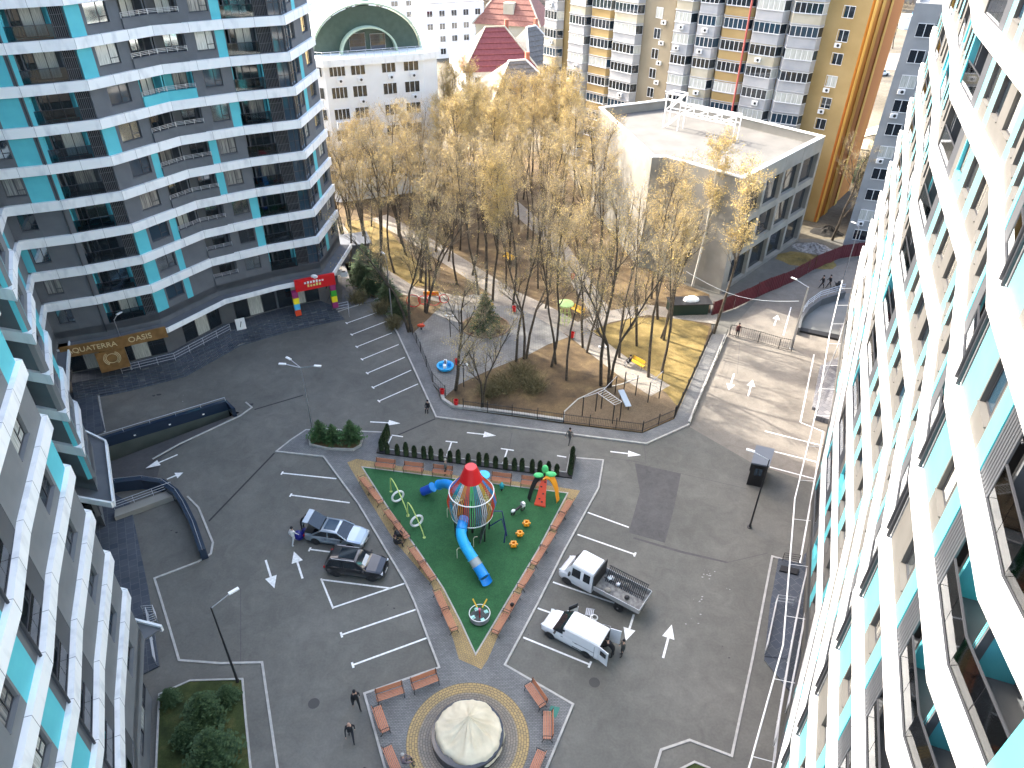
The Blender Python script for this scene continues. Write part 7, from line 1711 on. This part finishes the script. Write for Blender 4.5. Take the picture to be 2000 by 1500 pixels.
# red shop sign with two stacks of coloured blocks
b0, b1 = Vector(can[1]), Vector(can[2]); u = (b1 - b0).normalized(); n = Vector((-u.y, u.x)); RS = thing('shop_sign', 'bright red shop sign with white lettering above two coloured block columns', 'sign', (b0.x, b0.y, 4.6))
ua = -u
MB().obox((u.x * 4.2, u.y * 4.2, -.35), (*(ua * 4.4), 0), (*(n * .35), 0), (0, 0, 1.35)).build('board', RED, RS)
r_ = random.Random(3)
for k in range(2):
    m = MB(); 
    for i in range(7 - k * 2): x0 = 3.2 - .32 * i - k * .3; h_ = r_.uniform(.18, .34); m.obox((u.x * x0 + n.x * .36, u.y * x0 + n.y * .36, .45 - k * .42), (*(ua * .2), 0), (*(n * .03), 0), (0, 0, h_))
    m.build('lettering', WPLA if k == 0 else mat('pale_yellow_print', (.8, .65, .2), .5), RS)
MB().ball((u.x * 2.0 + n.x * .3, u.y * 2.0 + n.y * .3, 1.1), (.4, .15, .25), 8, 5).build('logo', WPLA, RS)
MB().prism([(u.x * 4.2, u.y * 4.2), (u.x * -.2, u.y * -.2), (-n.x * 1.3 + u.x, -n.y * 1.3 + u.y), (u.x * 4 - n.x * 1.3, u.y * 4 - n.y * 1.3)], .2, .42).build('canopy_roof', mat('slate_blue', (.10, .15, .19), .6), RS)
PUR, YLW, SKY, GRN_ = mat('block_purple', (.30, .03, .14), .5), mat('block_yellow', (.85, .72, .02), .5), mat('block_sky', (.08, .45, .75), .5), mat('block_green', (.04, .35, .03), .5)
for x0, cs_, lb in ((4.35, (REDO, SKY, YLW, PUR), 'column of four coloured blocks left of the entrance'), (.15, (PUR, YLW, GRN_, PUR), 'column of coloured blocks right of the entrance')):
    p = b0 + u * x0; T = thing('block_column', lb, 'column', (p.x, p.y, 1.3))
    for i, c in enumerate(cs_): MB().rbox((0, 0, .38 + i * .74), (.62, .62, .73), math.atan2(u.y, u.x)).build('block', c, T)
# platform and steps in front of the dark tower
dpl = [P_, O_, N_, M_, L_0, J_, C_]; o1, o2 = offset_line(dpl, -.9), offset_line(dpl, .9)
ST = thing('entrance_steps', 'dark grey tiled platform and steps along the foot of the dark tower', 'steps', (0, 0, 0))
for i in range(1, 6):
    MB().prism([o1[i], o2[i], o2[i + 1], o1[i + 1]], 0, 1.2).build('platform', TILED, ST)
    m = MB()
    for k in range(7):
        s0, s1 = offset_line(dpl, .9 + .22 * k), offset_line(dpl, 1.12 + .22 * k); m.prism([s0[i], s1[i], s1[i + 1], s0[i + 1]], 0, 1.2 - (k + 1) * .165)
    m.build('step', TILED, ST)
    if i in (3, 4): rail_line(MB(), [o2[i], o2[i + 1]], 1.2, .9, 3, .022, 1.6).build('railing', STEEL, ST)
a = Vector(o2[1]); rail_line(MB(), [tuple(a), tuple(a + Vector((1.6, .8))), tuple(a + Vector((2.0, -1.0)))], .3, 1.0, 3, .022, 1.2).build('railing', STEEL, ST)
# grey footpath and hut at the tower corner
tag(MB().prism([G(664, 604), G(735, 588), G(700, 575), G(712, 525), G(668, 515), (-20.4, 76)], -.01, .1).build('footpath', PAVE), kind='structure')
HT = thing('service_hut', 'low dark hut with slate roof behind the corner of the dark tower', 'hut', (*G(688, 503), 0), .35); MB().box(-2.2, 2.2, -1.6, 1.6, 0, 2.4).build('wall', DGREY, HT); MB().box(-2.5, 2.5, -1.9, 1.9, 2.4, 2.6).build('roof', mat('kiosk_roof', (.12, .135, .16), .6), HT)
for p, lb in (((661, 532), 'air conditioner on the tower side wall, upper one'), ((672, 535), 'air conditioner on the tower side wall, lower one')):
    x, y = G(p[0], p[1], 2.5); T = thing('air_conditioner', lb, 'air conditioner', (x, y, 2.2), .1); MB().box(-.4, .4, -.2, .2, 0, .6).build('casing', WFRAME, T); MB().lathe([(0, 0), (.2, 0), (.2, .02)], 10, c=(0, 0, .6)).build('fan', BLACKM, T)
x, y = G(474, 650, .6); T = thing('poster_stand', 'bright white poster stand on the tower steps', 'sign', (x, y, .9), .5); MB().box(-.5, .5, -.04, .04, 0, 1.5).build('poster', WPLA, T); MB().rbox((0, -.05, .8), (.08, .01, .7), 0, 0, (.3, 'Y')).build('figure', BLACKM, T)
# steps with railings by the right tower and left tower
def rails(name, label, pts, z, h=.95, bars=3, cat='railing', m_=None):
    o = pts[0]; T = thing(name, label, cat, (*o, z)); rail_line(MB(), [(p[0] - o[0], p[1] - o[1]) for p in pts], 0, h, bars, .03, 1.5).build('rails', m_ or STEEL, T)
rails('ramp_railing', 'pale steel railing beside the dark tiled ramp, right car park, nearest the kerb', GP((1514, 1180), (1493, 1278)), .1)
rails('ramp_railing', 'short steel rail closing the top of the tiled ramp', GP((1514, 1180), (1548, 1185)), .1)
rails('ramp_railing', 'long steel handrail running down the right tower walkway, outer line', GP((1583, 1075), (1558, 1180), (1535, 1300), (1515, 1420), (1498, 1560)), .3)
rails('ramp_railing', 'long steel handrail of the right tower walkway, inner line', GP((1596, 1065), (1572, 1180), (1548, 1310), (1530, 1400)), .5)
rails('ramp_railing', 'steel handrail starting halfway down the right walkway', GP((1550, 1222), (1530, 1330), (1508, 1460)), .2)
rails('ramp_railing', 'white handrail beside the sunlit tiled terrace', GP((1668, 560), (1628, 700), (1590, 790)), .6)
rails('ramp_railing', 'second white handrail of the sunlit terrace', GP((1692, 555), (1655, 680), (1640, 720)), .9)
rails('ramp_railing', 'steel rail along the dark tiled strip below the curved navy wall', GP((292, 1205), (307, 1300)), .12, .95, 3)
rails('ramp_railing', 'short striped steel rail at the head of the dark tiled strip', GP((283, 1202), (305, 1200), (309, 1216), (294, 1222)), .12, .9, 4)
rails('step_railing', 'black rail over the doormat steps at the right kerb corner', GP((1527, 1097), (1558, 1102)), .1, .9, 4, m_=BLACKM)
tag(MB().prism(GP((1524, 1108), (1560, 1116), (1556, 1126), (1521, 1118)), 0, .25).build('step_block', BLACK), 'black step block below the small railing at the right kerb', 'step')
tag(MB().prism(GP((1616, 806), (1646, 812), (1644, 826), (1610, 820)), 0, .5).build('step_block', BLACK), 'black block at the end of the sunlit tiled terrace', 'step')
tag(MB().prism([G(1520, 1190), G(1556, 1190), G(1540, 1290), G(1492, 1284)], 0.13, .17).build('ramp_slab', TILED), kind='structure')
# steps at the inner corner beside the brown sign
T = thing('corner_steps', 'dark steps with striped tread edges in the inner tower corner', 'steps', (*G(200, 745), 0), math.radians(28))
for k in range(5): MB().box(-1.9, 1.5, -1.0 + .34 * k, 1.6, .18 * k + .1, .18 * (k + 1) + .1).build('step', TILED, T)
# oil stains, chalky splashes and rubbish on the asphalt
r_ = random.Random(9); STN = mat('dark_stain', (.035, .035, .036), .9); CHK = mat('chalk_splash', (.33, .33, .32), .9)
def blot(px, R, m_, n=9, nm='stain'):
    x, y = G(*px); tag(MB().sheet([(x + R * r_.uniform(.5, 1.1) * math.cos(i * 6.283 / n), y + R * r_.uniform(.3, .7) * math.sin(i * 6.283 / n)) for i in range(n)], 0.006).build(nm, m_), kind='structure')
for p, R in (((310, 771), .35), ((300, 773), .22), ((1424, 1285), .09), ((1411, 1262), .06), ((770, 1188), .1), ((757, 1182), .07), ((345, 1040), .16), ((335, 1036), .1), ((1027, 1228), .06), ((1032, 1240), .05), ((1024, 1252), .06), ((605, 705), .1), ((490, 790), .4)): blot(p, R, STN)
for i in range(26):
    cx_, cy_ = r_.choice(((1386, 1120), (1372, 1166), (1382, 1122), (1355, 1205), (1420, 1150), (362, 778))); blot((cx_ + r_.gauss(0, 7), cy_ + r_.gauss(0, 6)), r_.uniform(.03, .10), CHK, 7, 'splash')
# tar joints crossing the car parks
def joint(a, b, w_=.03): strip(MB(), GP(a, b), w_, .005, None).build('asphalt_joint', ASPH3)['kind'] = 'structure'
for a, b in (((1170, 890), (1262, 905)), ((1262, 905), (1258, 868)), ((1330, 925), (1460, 955)), ((1424, 1098), (1500, 1080)), ((1298, 1060), (1318, 985)), ((300, 905), (303, 936)), ((1000, 845), (995, 872)), ((1445, 668), (1440, 730)), ((470, 1300), (470, 1150)), ((1392, 700), (1480, 728))): joint(a, b, .04)
# plants and a green mat on the sunlit balconies
x, y = G(1925, 545, 28.1 + .2); bush('balcony_plant', 'leafy plant with a yellow tuft on a sunlit balcony', (x, y), .35, 1.0, NEEDB, 160, 91); bpy.data.objects['balcony_plant'].location.z = 28.15
# overhead cable
a, b = Vector((*G(1340, 530, 9.0), 9.0)), Vector((*G(1560, 588, 7.4), 7.4)); pts = [a.lerp(b, i / 10) - Vector((0, 0, 1.2 * math.sin(math.pi * i / 10))) for i in range(11)]
tag(MB().tube(pts, .02, 4).build('overhead_cable', WPLA), 'thin cable sagging from the grove to the gate lamp', 'cable')
